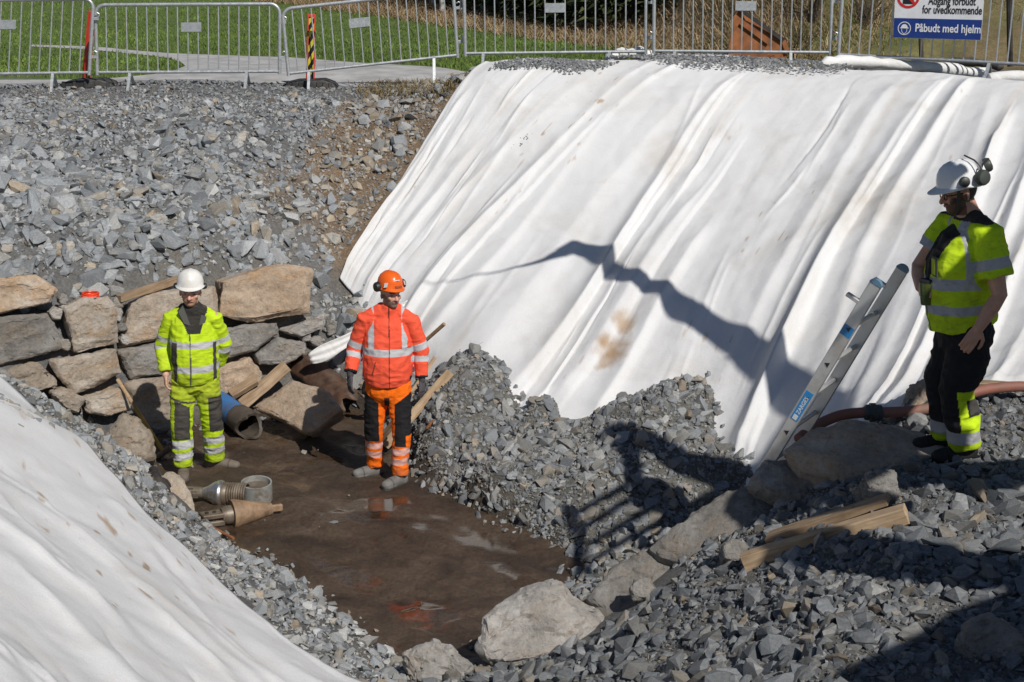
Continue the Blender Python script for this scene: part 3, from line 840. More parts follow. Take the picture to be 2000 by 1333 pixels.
# ------------------------------------------------------------------ boulders and the dry stone wall
def rockify(pts, name, mat, parent=None, seed=0, cuts=5, amp=0.03, origin=None, bev=0.03, kind=None):
    bm = bmesh.new()
    for p in pts: bm.verts.new(p)
    res = bmesh.ops.convex_hull(bm, input=bm.verts)
    bmesh.ops.delete(bm, geom=[g for g in set(res['geom_interior'] + res['geom_unused']) if isinstance(g, bmesh.types.BMVert)], context='VERTS')
    bmesh.ops.recalc_face_normals(bm, faces=bm.faces)
    bmesh.ops.dissolve_limit(bm, angle_limit=math.radians(14), verts=bm.verts, edges=bm.edges)
    bmesh.ops.bevel(bm, geom=list(bm.edges), offset=bev, segments=2, profile=0.6, affect='EDGES', clamp_overlap=True)
    bmesh.ops.triangulate(bm, faces=bm.faces)
    L = max((max(v.co[k] for v in bm.verts) - min(v.co[k] for v in bm.verts)) for k in range(3))
    tgt = L / 34
    for _ in range(5):
        ed = [e for e in bm.edges if e.calc_length() > tgt * 1.5]
        if not ed or len(bm.faces) > 14000: break
        bmesh.ops.subdivide_edges(bm, edges=ed, cuts=1)
        bmesh.ops.triangulate(bm, faces=[f for f in bm.faces if len(f.verts) > 3])
    bm.normal_update()
    co = np.array([v.co[:] for v in bm.verts]); no = np.array([v.normal[:] for v in bm.verts])
    d = vnoise(co, 2.2 / L, 2, seed) * amp * 1.6 + vnoise(co, 7.0 / L, 3, seed + 1) * amp * 0.9
    # strata: little steps, as in split schist
    lay = vnoise(co * np.array([1, 1, 3.0]), 5.0 / L, 2, seed + 2)
    d += np.where(lay > 0.12, amp * 0.55, 0.0)
    d += np.floor(vnoise(co * np.array([1, 1, 1.8]), 3.2 / L, 2, seed + 4) * 3.5) / 3.5 * amp * 0.9 + np.abs(vnoise(co, 16.0 / L, 3, seed + 5)) * -amp * 0.55
    co = co + no * d[:, None]
    inv = WM[parent.name].inverted() if parent is not None else Matrix.Translation(-Vector(origin if origin is not None else (0, 0, 0)))
    for v, c_ in zip(bm.verts, co): v.co = inv @ Vector(c_)
    me = bpy.data.meshes.new(name); bm.to_mesh(me); bm.free()
    me.shade_smooth()
    try: me.set_sharp_from_angle(angle=math.radians(28))
    except Exception: pass
    return link_mesh(name, me, MATS[mat], parent, origin)

def outline_rock(px, plane_pt, plane_n, depth, bulge, seed, name, mat, parent=None, label=None, group=None, amp=0.02, bev=0.03, back=0.86, cat='boulder'):
    """the outline lies on a plane in the place (the face of the wall or of the rock); the body goes 'depth' behind it"""
    n = Vector(plane_n).normalized(); pts = []
    C0 = Vector((0, 0, CAM_Z))
    fr = []
    for (u, v) in px:
        d = ray(u, v); t = (Vector(plane_pt) - C0).dot(n) / d.dot(n)
        fr.append(C0 + d * t)
    c = sum(fr, Vector()) / len(fr)
    r = random.Random(seed)
    for p in fr:
        pts.append(p - n * r.uniform(0, 0.05) )
        pts.append(c + (p - c) * r.uniform(0.72, 0.9) + n * bulge * r.uniform(0.5, 1.1))
        pts.append(c + (p - c) * back * r.uniform(0.9, 1.05) - n * depth * r.uniform(0.85, 1.05))
    org = None
    if parent is None:
        org = (c.x, c.y, min(p.z for p in pts))
    o = rockify(pts, name, mat, parent, seed, amp=amp, origin=org, bev=bev)
    if parent is None: tag(o, label, cat, group)
    return o

wall_root = empty('retaining_wall', (-3.2, 13.9, 0.0), 'dry stone retaining wall of split tan blocks behind the worker in yellow', 'wall')
wnn = (wall_n + Vector((0, 0, 0.16))).normalized()
def wall_stone(px, off, mat, seed, depth=0.42, bulge=0.03, amp=0.014, bev=0.012):
    pp = WALLP1 + wall_n * off
    outline_rock(px, pp, wnn, depth, bulge, seed, 'wall_stone', mat, wall_root, amp=amp, bev=bev)
WS = [
 ([(-40,548),(0,541),(68,536),(112,566),(104,594),(49,611),(-40,622)], 0.02, 'orange_boulder'),
 ([(-45,628),(0,622),(94,611),(122,650),(126,679),(75,700),(0,717),(-45,724)], 0.0, 'grey_boulder'),
 ([(128,604),(165,580),(212,576),(228,598),(233,671),(146,691),(130,640)], 0.06, 'tan_boulder'),
 ([(256,592),(300,573),(350,566),(424,560),(428,640),(330,668),(236,680)], -0.02, 'tan_boulder'),
 ([(435,550),(500,532),(544,515),(612,527),(613,560),(607,613),(486,632),(429,617)], 0.04, 'orange_boulder'),
 ([(423,642),(545,630),(547,652),(498,687),(429,706)], 0.03, 'grey_boulder'),
 ([(556,648),(595,624),(638,611),(634,644),(587,661)], 0.02, 'pale_boulder'),
 ([(503,694),(544,663),(599,671),(601,690),(556,712),(509,712)], 0.06, 'pale_boulder'),
 ([(427,722),(490,698),(517,732),(510,770),(470,790),(431,779)], 0.10, 'orange_boulder'),
 ([(97,706),(180,691),(227,682),(240,730),(146,776),(112,737)], 0.16, 'tan_boulder'),
 ([(229,686),(311,675),(330,731),(255,744)], 0.04, 'grey_boulder'),
 ([(12,728),(75,709),(112,737),(116,756),(71,767),(20,752)], 0.22, 'tan_boulder'),
 ([(101,767),(124,756),(165,780),(158,812),(124,801)], 0.30, 'tan_boulder'),
 ([(167,781),(240,757),(262,802),(210,814),(172,806)], 0.28, 'tan_boulder'),
 ([(246,750),(345,735),(360,800),(345,850),(285,850),(258,800)], 0.12, 'tan_boulder'),
 ([(350,680),(425,660),(430,740),(420,800),(352,800)], 0.04, 'tan_boulder'),
 ([(-60,720),(10,722),(60,770),(-60,750)], 0.3, 'grey_boulder'),
 ([(-160,560),(-50,545),(-48,640),(-160,650)], 0.0, 'tan_boulder'),
]
for i, (px, off, mt) in enumerate(WS): wall_stone(px, off, mt, 300 + i * 7)
# small grey chips wedged in the joints
for i, (u, v, w_) in enumerate([(238,640,16),(228,612,20),(243,665,14),(127,672,16),(112,612,20),(124,585,16),(430,640,14),(552,690,14),(620,668,18),(650,640,20),(548,668,12),(600,660,14),(640,690,22),(665,660,18),(125,600,10),(232,590,16)]):
    px = [(u + w_ * 0.9 * math.cos(a_) * random.uniform(.7, 1), v + w_ * math.sin(a_) * random.uniform(.6, 1)) for a_ in (0.2, 1.1, 2.2, 3.3, 4.3, 5.4)]
    outline_rock(px, WALLP1 + wall_n * 0.0, wnn, 0.12, 0.02, 700 + i, 'wall_chip', 'pale_boulder' if i % 3 else 'grey_boulder', wall_root, amp=0.006, bev=0.006)

FACE = (0, -0.75, 0.66)
def loose(px, ref, depth, bulge, mat, seed, label, n=FACE, amp=0.028, bev=0.02, back=0.9):
    return outline_rock(px, ref, n, depth, bulge, seed, 'boulder', mat, None, label, None, amp, bev, back)
# slab tipped over in the corner below the wall
loose([(488,793),(568,741),(640,765),(668,800),(600,845),(583,840)], at_z(560,815,0.22), 0.22, 0.03, 'orange_boulder', 41, 'tipped tan slab of rock lying on the mud beside the blue pipe', n=(-0.25,-0.75,0.62), amp=0.014)
loose([(195,866),(240,802),(275,822),(294,846),(305,896),(270,908),(215,895)], at_z(255,880,0.36), 0.45, 0.05, 'tan_boulder', 42, 'rounded tan boulder with slanting layers at the foot of the pick handle', n=(0.3,-0.8,0.5), amp=0.02)
loose([(306,938),(334,919),(352,928),(374,968),(386,1016),(374,1030),(340,992),(322,965)], at_z(350,985,0.22), 0.32, 0.04, 'tan_boulder', 43, 'smooth tan boulder under the black work gloves', n=(0.55,-0.65,0.5), amp=0.012)
# edge of the near bank
loose([(922,1268),(957,1192),(1010,1165),(1080,1126),(1132,1172),(1168,1190),(1198,1227),(1170,1252),(1100,1296),(1000,1315),(940,1305)], at_z(1050,1240,0.42), 0.5, 0.06, 'pale_boulder', 44, 'big pale angular boulder at the corner of the mud')
loose([(786,1276),(850,1252),(902,1275),(928,1302),(905,1345),(800,1345)], at_z(850,1305,0.30), 0.32, 0.05, 'pale_boulder', 45, 'small pale boulder next to the big angular one', amp=0.02)
loose([(1138,1168),(1196,1102),(1250,1076),(1342,1088),(1338,1150),(1300,1205),(1210,1238),(1160,1205)], at_z(1240,1150,0.62), 0.5, 0.03, 'grey_boulder', 46, 'flat brown-grey boulder with one loose stone sitting on it', n=(-0.15,-0.55,0.82), amp=0.02)
loose([(1262,1068),(1330,1018),(1420,958),(1480,935),(1545,985),(1540,1036),(1440,1066),(1345,1098),(1285,1086)], at_z(1400,1020,0.98), 0.55, 0.03, 'grey_boulder', 47, 'long grey slab of rock half in shadow at the pit edge', n=(-0.2,-0.45,0.87), amp=0.02)
loose([(1455,945),(1488,892),(1560,884),(1640,928),(1660,985),(1600,1012),(1545,990)], at_z(1555,945,1.24), 0.6, 0.05, 'grey_boulder', 48, 'dark rounded boulder the ladder foot stands behind', n=(-0.15,-0.65,0.75))
loose([(1530,878),(1590,836),(1640,818),(1760,822),(1850,858),(1900,900),(1830,925),(1650,935),(1560,900)], at_z(1700,880,1.46), 0.5, 0.04, 'tan_boulder', 49, 'broad sandy slab of rock between the ladder and the worker with the cup', n=(-0.05,-0.35,0.94), amp=0.02)
loose([(1758,812),(1786,748),(1850,738),(1915,770),(1965,805),(1950,846),(1850,850),(1790,842)], at_y(1850,810,10.0), 0.4, 0.05, 'tan_boulder', 50, 'tan boulder under the brown hose behind the worker with the cup', n=(0,-0.9,0.4))
loose([(1930,800),(2010,780),(2060,830),(2000,850),(1940,840)], at_y(1980,820,10.1), 0.35, 0.05, 'grey_boulder', 51, 'grey boulder beside the tan one under the hose', n=(0,-0.9,0.4))
loose([(1678,935),(1700,912),(1752,922),(1760,975),(1700,990)], at_z(1715,950,1.52), 0.25, 0.04, 'grey_boulder', 52, 'grey block of rock lying behind the timber beams', amp=0.015, bev=0.02)
loose([(1868,1262),(1885,1215),(1930,1195),(2010,1230),(2020,1285),(1900,1300)], at_z(1940,1250,1.46), 0.25, 0.04, 'grey_boulder', 53, 'flat grey boulder in the near gravel bank', amp=0.015, bev=0.02)
loose([(1405,1065),(1430,1046),(1462,1058),(1468,1085),(1440,1100),(1410,1095)], at_z(1437,1078,1.09), 0.14, 0.02, 'grey_boulder', 54, 'angular grey stone touching the sawn end of the beam', amp=0.006, bev=0.01)
loose([(1228,1150),(1240,1128),(1268,1125),(1285,1150),(1275,1172),(1238,1172)], at_z(1256,1155,0.74), 0.12, 0.02, 'grey_boulder', 55, 'loose grey stone sitting on the flat brown-grey boulder', amp=0.006, bev=0.01)
# ------------------------------------------------------------------ background: lawn, path, dry slope, wood
simple('galvanised_steel', (0.50, 0.52, 0.53), rough=0.45, metal=0.55, var=0.12, scale=30, bump_s=0.05)
simple('black_rubber', (0.028, 0.028, 0.030), rough=0.75, var=0.3, scale=20, dirt=(0.14, 0.13, 0.115), dirt_amt=0.6)
simple('sign_white', (0.74, 0.75, 0.77), rough=0.4, var=0.05, scale=5, bump_s=0.0, dirt=(0.5, 0.47, 0.42), dirt_amt=0.25)
simple('sign_blue', (0.010, 0.040, 0.21), rough=0.35, var=0.1, scale=5, bump_s=0.0)
simple('sign_red', (0.55, 0.02, 0.02), rough=0.4, var=0.1, bump_s=0.0)
simple('sign_black', (0.015, 0.015, 0.017), rough=0.4, var=0.1, bump_s=0.0)
simple('marker_red', (0.62, 0.045, 0.022), rough=0.45, var=0.12, bump_s=0.05, dirt=(0.3, 0.2, 0.15), dirt_amt=0.3)
simple('marker_yellow', (0.55, 0.50, 0.03), rough=0.45, var=0.12, bump_s=0.05, dirt=(0.3, 0.25, 0.15), dirt_amt=0.3)
simple('rusty_steel', (0.33, 0.125, 0.045), rough=0.75, metal=0.15, var=0.35, scale=5, bump_s=0.3, bump_d=0.006, dirt=(0.10, 0.05, 0.03), dirt_amt=0.7)
simple('dark_steel', (0.055, 0.048, 0.045), rough=0.55, metal=0.4, var=0.4, scale=9, bump_s=0.2)
simple('birch_bark', (0.50, 0.48, 0.45), rough=0.8, var=0.2, scale=6, bump_s=0.3, dirt=(0.05, 0.045, 0.04), dirt_amt=0.9, dirt_scale=4)
simple('dark_bark', (0.085, 0.068, 0.050), rough=0.9, var=0.4, scale=9, bump_s=0.5, bump_d=0.01)
simple('twig', (0.075, 0.056, 0.038), rough=0.9, var=0.4, scale=3, bump_s=0.0)
simple('evergreen', (0.040, 0.058, 0.020), rough=0.8, var=0.5, scale=1.2, bump_s=0.0)

def leafy(name, c, var=0.4):
    m, nt, b = nodes_of(name)
    a = nd(nt, 'ShaderNodeAttribute', attribute_name='Col')
    f = noise_fac(nt, 2.0, detail=3)
    cc = mixc(nt, 1.0, a.outputs['Color'], ramp(nt, f, [(0.3, (1 - var,) * 3), (0.7, (1 + var,) * 3)]), 'MULTIPLY')
    nt.links.new(cc, b.inputs['Base Color']); b.inputs['Roughness'].default_value = 0.8
    b.inputs['Specular IOR Level'].default_value = 0.2
leafy('grass_blade', (0, 0, 0), 0.25)

LAWN_Z = 2.70
D0 = at_z(590, 10, LAWN_Z); D1 = at_z(1290, 102, LAWN_Z)       # foot of the dry slope
ddir = Vector((D1.x - D0.x, D1.y - D0.y)).normalized(); dn = Vector((-ddir.y, ddir.x))
if dn.y < 0: dn = -dn
def bg_dist(x, y): return (x - D0.x) * dn.x + (y - D0.y) * dn.y
def bg_z(x, y):
    x = np.asarray(x, float); y = np.asarray(y, float)
    d = bg_dist(x, y)
    z = LAWN_Z + 0.14 * np.clip(d, 0, 40) * np.clip(d / 3, 0, 1) + 0.05 * vnoise(np.c_[x.ravel(), y.ravel()], 0.4, 2, 61).reshape(x.shape)
    # spoil bank on the right, behind the sheet
    hr = np.clip((x - 2.3 - (24 - y) * 0.05) / 1.6, 0, 1); hr = hr * hr * (3 - 2 * hr)
    z = z + hr * 0.33 * np.clip(y - 19.8, 0, 30)
    n2 = vnoise(np.c_[x.ravel(), y.ravel()], 1.0, 4, 62).reshape(x.shape)
    z = z + n2 * 0.10 * np.clip(d / 2 + hr, 0, 1)
    return z - 0.03 * np.clip(20.0 - y, 0, 1)
yy = np.r_[np.arange(18.9, 46, 0.22), np.geomspace(46.5, 420, 40)]
xx = np.r_[-np.geomspace(22.2, 300, 24)[::-1], np.arange(-22, 22.01, 0.28), np.geomspace(22.4, 300, 24)]
BX, BY = np.meshgrid(xx, yy); BZ = bg_z(BX, BY)
fl = np.c_[BX.ravel(), BY.ravel()]
d = bg_dist(BX, BY); nb = vnoise(fl, 0.7, 4, 63).reshape(BX.shape); nb2 = vnoise(fl, 3.0, 3, 64).reshape(BX.shape)
green = np.array([0.105, 0.160, 0.032]); straw = np.array([0.30, 0.22, 0.13]); brownh = np.array([0.185, 0.140, 0.072]); duff = np.array([0.075, 0.058, 0.035])
kd = np.clip((d + nb * 0.9) / 0.7, 0, 1)[..., None]
kw = np.clip((d - 1.6 + nb * 0.6) / 0.6, 0, 1)[..., None]
hr = np.clip((BX - 2.3 - (24 - BY) * 0.05 + nb * 0.4) / 0.8, 0, 1)[..., None]
bc = green * (1 + 0.35 * nb2[..., None]) * (1 - kd) + straw * kd
bc = bc * (1 - kw) + duff * kw
bc = bc * (1 - hr) + (brownh * (1 + 0.8 * nb2[..., None]) + np.array([-0.05, 0.01, -0.03]) * np.clip(nb * 3, 0, 1)[..., None]) * hr
near = np.clip((19.6 + 0.25 * nb - BY) / 0.15, 0, 1)[..., None] * (BX < -0.6)[..., None]
bc = bc * (1 - near) + np.array([0.16, 0.16, 0.158]) * (1 + 0.3 * nb2[..., None]) * near
V = np.c_[BX.ravel(), BY.ravel(), BZ.ravel()]
idx = np.arange(BX.size).reshape(BX.shape)
F = np.stack([idx[:-1, :-1].ravel(), idx[:-1, 1:].ravel(), idx[1:, 1:].ravel(), idx[1:, :-1].ravel()], 1)
terrain = tag(link_mesh('terrain', mesh_np('terrain', V, F, np.clip(bc.reshape(-1, 3), 0.005, 1), smooth=True), MATS['ground_soil']), kind='structure')

# footpath: gravel surface joining the site road
simple('path_gravel', (0.40, 0.395, 0.385), rough=0.95, var=0.25, scale=3, bump_s=0.5, bump_d=0.01)
hi = [(60,89),(200,94),(330,102),(450,106),(560,110),(640,117),(720,127),(800,131),(860,135),(960,150)]
lo = [(60,92),(200,99),(290,106),(330,112),(355,122),(362,130),(345,139),(300,146),(180,153),(-60,158)]
pts = [at_z(u, v, LAWN_Z) for u, v in hi] + [at_z(960, 172, LAWN_Z), at_z(700, 170, LAWN_Z), at_z(400, 168, LAWN_Z), at_z(-500, 168, LAWN_Z), at_z(-500, 160, LAWN_Z)] + [at_z(u, v, LAWN_Z) for u, v in reversed(lo)]
bm = bmesh.new()
f_ = bm.faces.new([bm.verts.new((p.x, p.y, 0)) for p in pts])
bmesh.ops.triangulate(bm, faces=[f_])
for _ in range(5):
    ed = [e for e in bm.edges if e.calc_length() > 0.5]
    if not ed: break
    bmesh.ops.subdivide_edges(bm, edges=ed, cuts=1); bmesh.ops.triangulate(bm, faces=[f for f in bm.faces if len(f.verts) > 3])
cc_ = np.array([v.co[:2] for v in bm.verts]); zz_ = np.maximum(bg_z(cc_[:, 0], cc_[:, 1]), np.where(cc_[:, 1] < 19.0, bilin(ZG, cc_[:, 0], cc_[:, 1]), 0)) + 0.008
for v, z_ in zip(bm.verts, zz_): v.co.z = z_
me = bpy.data.meshes.new('footpath'); bm.to_mesh(me); bm.free(); me.shade_smooth()
footpath = tag(link_mesh('footpath', me, MATS['path_gravel']), kind='structure')
path_poly = [(p.x, p.y) for p in pts]

def blades(name, x, y, z, h, w, lean, colr, r, kind='stuff', mat='grass_blade', bend=0.5):
    """two-segment blades: 3 triangles each"""
    n = len(x); a = r.uniform(0, 2 * math.pi, n); la = r.uniform(0, 2 * math.pi, n)
    dx = np.cos(a) * w / 2; dy = np.sin(a) * w / 2
    lx = np.cos(la) * lean * h; ly = np.sin(la) * lean * h
    P0 = np.stack([x - dx, y - dy, z - 0.02], 1); P1 = np.stack([x + dx, y + dy, z - 0.02], 1)
    P2 = np.stack([x + dx * .7 + lx * .35, y + dy * .7 + ly * .35, z + h * .55], 1); P3 = np.stack([x - dx * .7 + lx * .35, y - dy * .7 + ly * .35, z + h * .55], 1)
    P4 = np.stack([x + lx, y + ly, z + h * (1 - bend * lean * .5)], 1)
    V = np.stack([P0, P1, P2, P3, P4], 1).reshape(-1, 3)
    b0 = (np.arange(n) * 5)[:, None]
    F = np.concatenate([b0 + np.array([0, 1, 2]), b0 + np.array([0, 2, 3]), b0 + np.array([3, 2, 4])], 0)
    o = link_mesh(name, mesh_np(name, V, F, np.repeat(colr, 5, 0)), MATS[mat])
    return tag(o, kind=kind)
r = np.random.default_rng(70)
def vis_points(n, u0, u1, v0, v1, ymax=60):
    """spread points over the ground so that they are about even in the view"""
    u = r.uniform(u0, u1, n); v = r.uniform(v0, v1, n)
    b_ = (666.5 - v) / FPX; y = math.cos(PITCH) + b_ * math.sin(PITCH); z = -math.sin(PITCH) + b_ * math.cos(PITCH)
    Y = (LAWN_Z - CAM_Z) / (z / y); X = (u - 1000) / FPX / y * Y
    return X, Y
X, Y = vis_points(60000, -250, 1500, -50, 152)
dl = bg_dist(X, Y) + vnoise(np.c_[X, Y], 0.7, 4, 63) * 0.9
ok = (dl < 0.3) & ~inside_poly(X, Y, path_poly) & (Y > 19.5) & ((X < 2.2)) & (Y < 60)
X, Y = X[ok], Y[ok]
cg = np.array([0.130, 0.198, 0.042]) * r.uniform(0.65, 1.35, (len(X), 1)) * (1 + 0.55 * vnoise(np.c_[X, Y], 0.45, 4, 66))[:, None] + np.array([0.06, 0.035, 0.01]) * np.clip(vnoise(np.c_[X, Y], 0.8, 3, 67) * 3 - .8, 0, 1)[:, None] + np.array([0.05, 0.03, 0.01]) * (r.random((len(X), 1)) < 0.10)
blades('grass', X, Y, bg_z(X, Y), r.uniform(0.025, 0.065, len(X)), np.full(len(X), 0.020), r.uniform(0.2, 0.9, len(X)), cg, r)
# dead grass lodged over along the foot of the slope
n = 26000
s_ = r.uniform(-14, 18, n); q_ = r.uniform(-0.4, 1.9, n)
X = D0.x + ddir.x * s_ + dn.x * q_; Y = D0.y + ddir.y * s_ + dn.y * q_
ok = (Y > 19.8)
X, Y = X[ok], Y[ok]
cs = np.array([0.36, 0.26, 0.15]) * r.uniform(0.55, 1.35, (len(X), 1))
blades('dry_grass', X, Y, bg_z(X, Y), r.uniform(0.08, 0.30, len(X)), np.full(len(X), 0.013), r.uniform(0.6, 2.2, len(X)), cs, r)
# rough bank on the right: withered stalks
n = 22000
X = r.uniform(2.3, 15, n); Y = r.uniform(18.9, 31, n)
nk_ = vnoise(np.c_[X, Y], 1.3, 3, 77); kp = nk_ > -0.12; X, Y, nk_ = X[kp], Y[kp], nk_[kp]; n = len(X)
cs = (np.array([0.24, 0.18, 0.095]) * (1 + nk_[:, None]) * r.uniform(0.4, 1.4, (n, 1)) + np.array([0.0, 0.03, 0.0]) * (r.random((n, 1)) < 0.25))
blades('bank_grass', X, Y, bg_z(X, Y), r.uniform(0.03, 0.15, n), np.full(n, 0.012), r.uniform(0.5, 2.2, n), cs, r)

# wood: each birch and spruce that shows is a tree of its own
def birch(x, y, rad, lean, seed):
    rr = random.Random(seed); z0 = float(bg_z(np.array([x]), np.array([y]))[0])
    root = empty('birch_tree', (x, y, z0), 'slender leafless birch with white bark at the edge of the wood', 'tree', 'birches at the edge of the wood')
    H = rr.uniform(7, 10); P = [Vector((x + lean * H * t * t * 0.6 + 0.05 * math.sin(t * 9 + seed), y + 0.04 * math.cos(t * 7 + seed), z0 - 0.1 + H * t)) for t in (0, .08, .16, .25, .4, .6, .8, 1)]
    mb = MB(); mb.tube(P, [rad * (1.15 - t) for t in (0, .08, .16, .25, .4, .6, .8, 1)], n=8)
    mb.build('trunk', MATS['birch_bark'], root, smooth=True)
    mb = MB()
    for k in range(46):
        t = rr.uniform(0.12, 1.0); i = min(6, int(t * 7)); p = P[i].lerp(P[i + 1], t * 7 - i)
        a = rr.uniform(0, 6.28); L = rr.uniform(0.6, 1.7) * (1.2 - t * 0.6); dv = Vector((math.cos(a), math.sin(a), rr.uniform(0.5, 1.2))).normalized()
        m1 = p + dv * L * 0.5; e1 = p + dv * L + Vector((0, 0, -0.1 * L))
        mb.tube([p, m1, e1], [0.012, 0.008, 0.003], n=3)
        for _ in range(4):
            q0 = p.lerp(e1, rr.uniform(0.3, 1)); mb.tube([q0, q0 + Vector((rr.uniform(-.3, .3), rr.uniform(-.3, .3), rr.uniform(-.1, .45)))], [0.005, 0.002], n=3)
    mb.build('crown', MATS['twig'], root, fix=False)
for i, (u, v, Yb, rad, ln) in enumerate([(850,20,33,.05,.05),(868,30,31.5,.045,-.03),(905,30,31,.06,.08),(940,28,31.5,.04,-.05),(965,22,32,.05,.02),(990,35,30.5,.06,.06),(1005,38,30.5,.035,-.03),
        (1060,45,29.5,.03,.03),(1120,40,30,.03,-.04),(1330,60,26,.03,.05),(1350,62,26.3,.025,-.02),(1370,62,26,.03,.03),(1300,60,27,.03,-.04),(760,5,37,.05,.03),(620,-10,44,.06,.02)]):
    p = at_y(u, v, Yb); birch(p.x, p.y, rad, ln, 500 + i)
def spruce(x, y, H, seed):
    rr = np.random.default_rng(seed); z0 = float(bg_z(np.array([x]), np.array([y]))[0])
    root = empty('spruce_tree', (x, y, z0), 'dark spruce with branches down to the ground behind the dry grass', 'tree', 'spruces in the wood')
    mb = MB(); mb.tube([(x, y, z0 - .1), (x, y, z0 + H)], [0.14, 0.02], n=7); mb.build('trunk', MATS['dark_bark'], root)
    n = 3800
    t = rr.random(n) ** 1.25; zc = z0 + 0.1 + t * H * 0.97; R = (1 - t) * H * 0.24 + 0.12
    a = rr.uniform(0, 6.283, n); q = np.sqrt(rr.uniform(0.12, 1, n)) * R
    cx = x + np.cos(a) * q; cy_ = y + np.sin(a) * q; cz_ = zc - q * 0.25
    s = rr.uniform(0.10, 0.24, n)
    o = rr.normal(size=(n, 3)) * 0.5; o[:, 0] += np.cos(a); o[:, 1] += np.sin(a); o[:, 2] -= 0.3; o /= np.linalg.norm(o, axis=1)[:, None]
    sd = np.cross(o, rr.normal(size=(n, 3))); sd /= np.linalg.norm(sd, axis=1)[:, None]
    c = np.stack([cx, cy_, cz_], 1)
    V = np.stack([c - o * s[:, None] * .5 + sd * s[:, None] * .22, c - o * s[:, None] * .5 - sd * s[:, None] * .22, c + o * s[:, None] * .7], 1).reshape(-1, 3) - np.array([x, y, z0])
    F = np.arange(n * 3).reshape(-1, 3)
    colr = np.array([0.030, 0.042, 0.014]) * rr.uniform(0.5, 1.6, (n, 1)) + np.array([0.03, 0.02, 0.008]) * (rr.random((n, 1)) < 0.2)
    link_mesh('crown', mesh_np('crown', V, F, np.repeat(colr, 3, 0)), MATS['grass_blade'], root)
for i, (u, Yb, H) in enumerate([(1020,33,8),(1075,31.5,8),(1130,30,8),(1185,28.8,8),(1240,27.7,7.5),(1295,27,7),(1345,26.6,7),(1385,27.5,7),(1010,36,9),(1090,34.5,8),(1150,33,9),(1215,31.5,8),(1275,30,8),(1335,29,7.5),(1050,39,11),(1180,37,10),(1300,34,10),(1390,33,9),(960,41,10),(880,42,11),(800,46,11),(1120,36,9),(1245,33,9)]):
    p = at_y(u, 40, Yb); spruce(p.x, p.y, H, 800 + i)
# tangle of bare stems in front of the spruces
n = 1500
mb = MB(); rr = random.Random(5)
for k in range(900):
    s0 = rr.uniform(2.0, 17.5); q0 = rr.uniform(1.9, 5.0)
    x = D0.x + ddir.x * s0 + dn.x * q0; y = D0.y + ddir.y * s0 + dn.y * q0
    if y < 20.5 or x > 4.5: continue
    z0 = float(bg_z(np.array([x]), np.array([y]))[0]); H = rr.uniform(1.5, 3.4)
    dx, dy = rr.uniform(-.35, .35), rr.uniform(-.35, .35)
    mb.tube([(x, y, z0 - .05), (x + dx * .4, y + dy * .4, z0 + H * .5), (x + dx, y + dy, z0 + H)], [rr.uniform(.006, .016), .007, .003], n=3, cap=False)
    for _ in range(5):
        t = rr.uniform(.2, .9); b0 = Vector((x + dx * t * .8, y + dy * t * .8, z0 + H * t))
        mb.tube([b0, b0 + Vector((rr.uniform(-.35, .35), rr.uniform(-.35, .35), rr.uniform(.1, .5)))], [.004, .002], n=3, cap=False)
tag(mb.build('thicket', MATS['twig'], fix=False), kind='stuff')

# bare shrubs on the rough bank
def shrub(u, v, Yb, H, seed, label):
    p = at_y(u, v, Yb); rr = random.Random(seed); z0 = float(bg_z(np.array([p.x]), np.array([p.y]))[0])
    root = empty('shrub', (p.x, p.y, z0), label, 'shrub')
    st_ = MB(); tw = MB()
    for k in range(16):
        a = rr.uniform(0, 6.28); sp_ = rr.uniform(.1, .55) * H; e = Vector((p.x + math.cos(a) * sp_, p.y + math.sin(a) * sp_, z0 + H * rr.uniform(.6, 1.1))); b0 = Vector((p.x + rr.uniform(-.06, .06), p.y + rr.uniform(-.06, .06), z0 - .05)); m0_ = b0.lerp(e, .5) + Vector((rr.uniform(-.06, .06), rr.uniform(-.06, .06), .08))
        st_.tube([b0, m0_, e], [.011, .008, .003], n=4, cap=False)
        for _ in range(9):
            t = rr.uniform(.3, 1); q0 = b0.lerp(e, t); tw.tube([q0, q0 + Vector((rr.uniform(-.2, .2), rr.uniform(-.2, .2), rr.uniform(0, .3)))], [.004, .002], n=3, cap=False)
    st_.build('stem', MATS['dark_bark'], root, fix=False); tw.build('crown', MATS['twig'], root, fix=False)
for i, (u, v, Yb, H, lb) in enumerate([(1585, 95, 21.5, 1.0, 'bare shrub on the brown bank behind the rusty bucket'), (1665, 85, 22.5, 1.1, 'bare shrub behind the left edge of the sign barrier'), (1720, 60, 24.5, 1.2, 'bare shrub higher on the brown bank beside the sign'), (1890, 90, 22.5, 0.8, 'low bare shrub beside the dark upright post'), (1545, 40, 26.0, 1.3, 'tall bare shrub on the bank above the rusty bucket')]):
    shrub(u, v, Yb, H, 60 + i, lb)

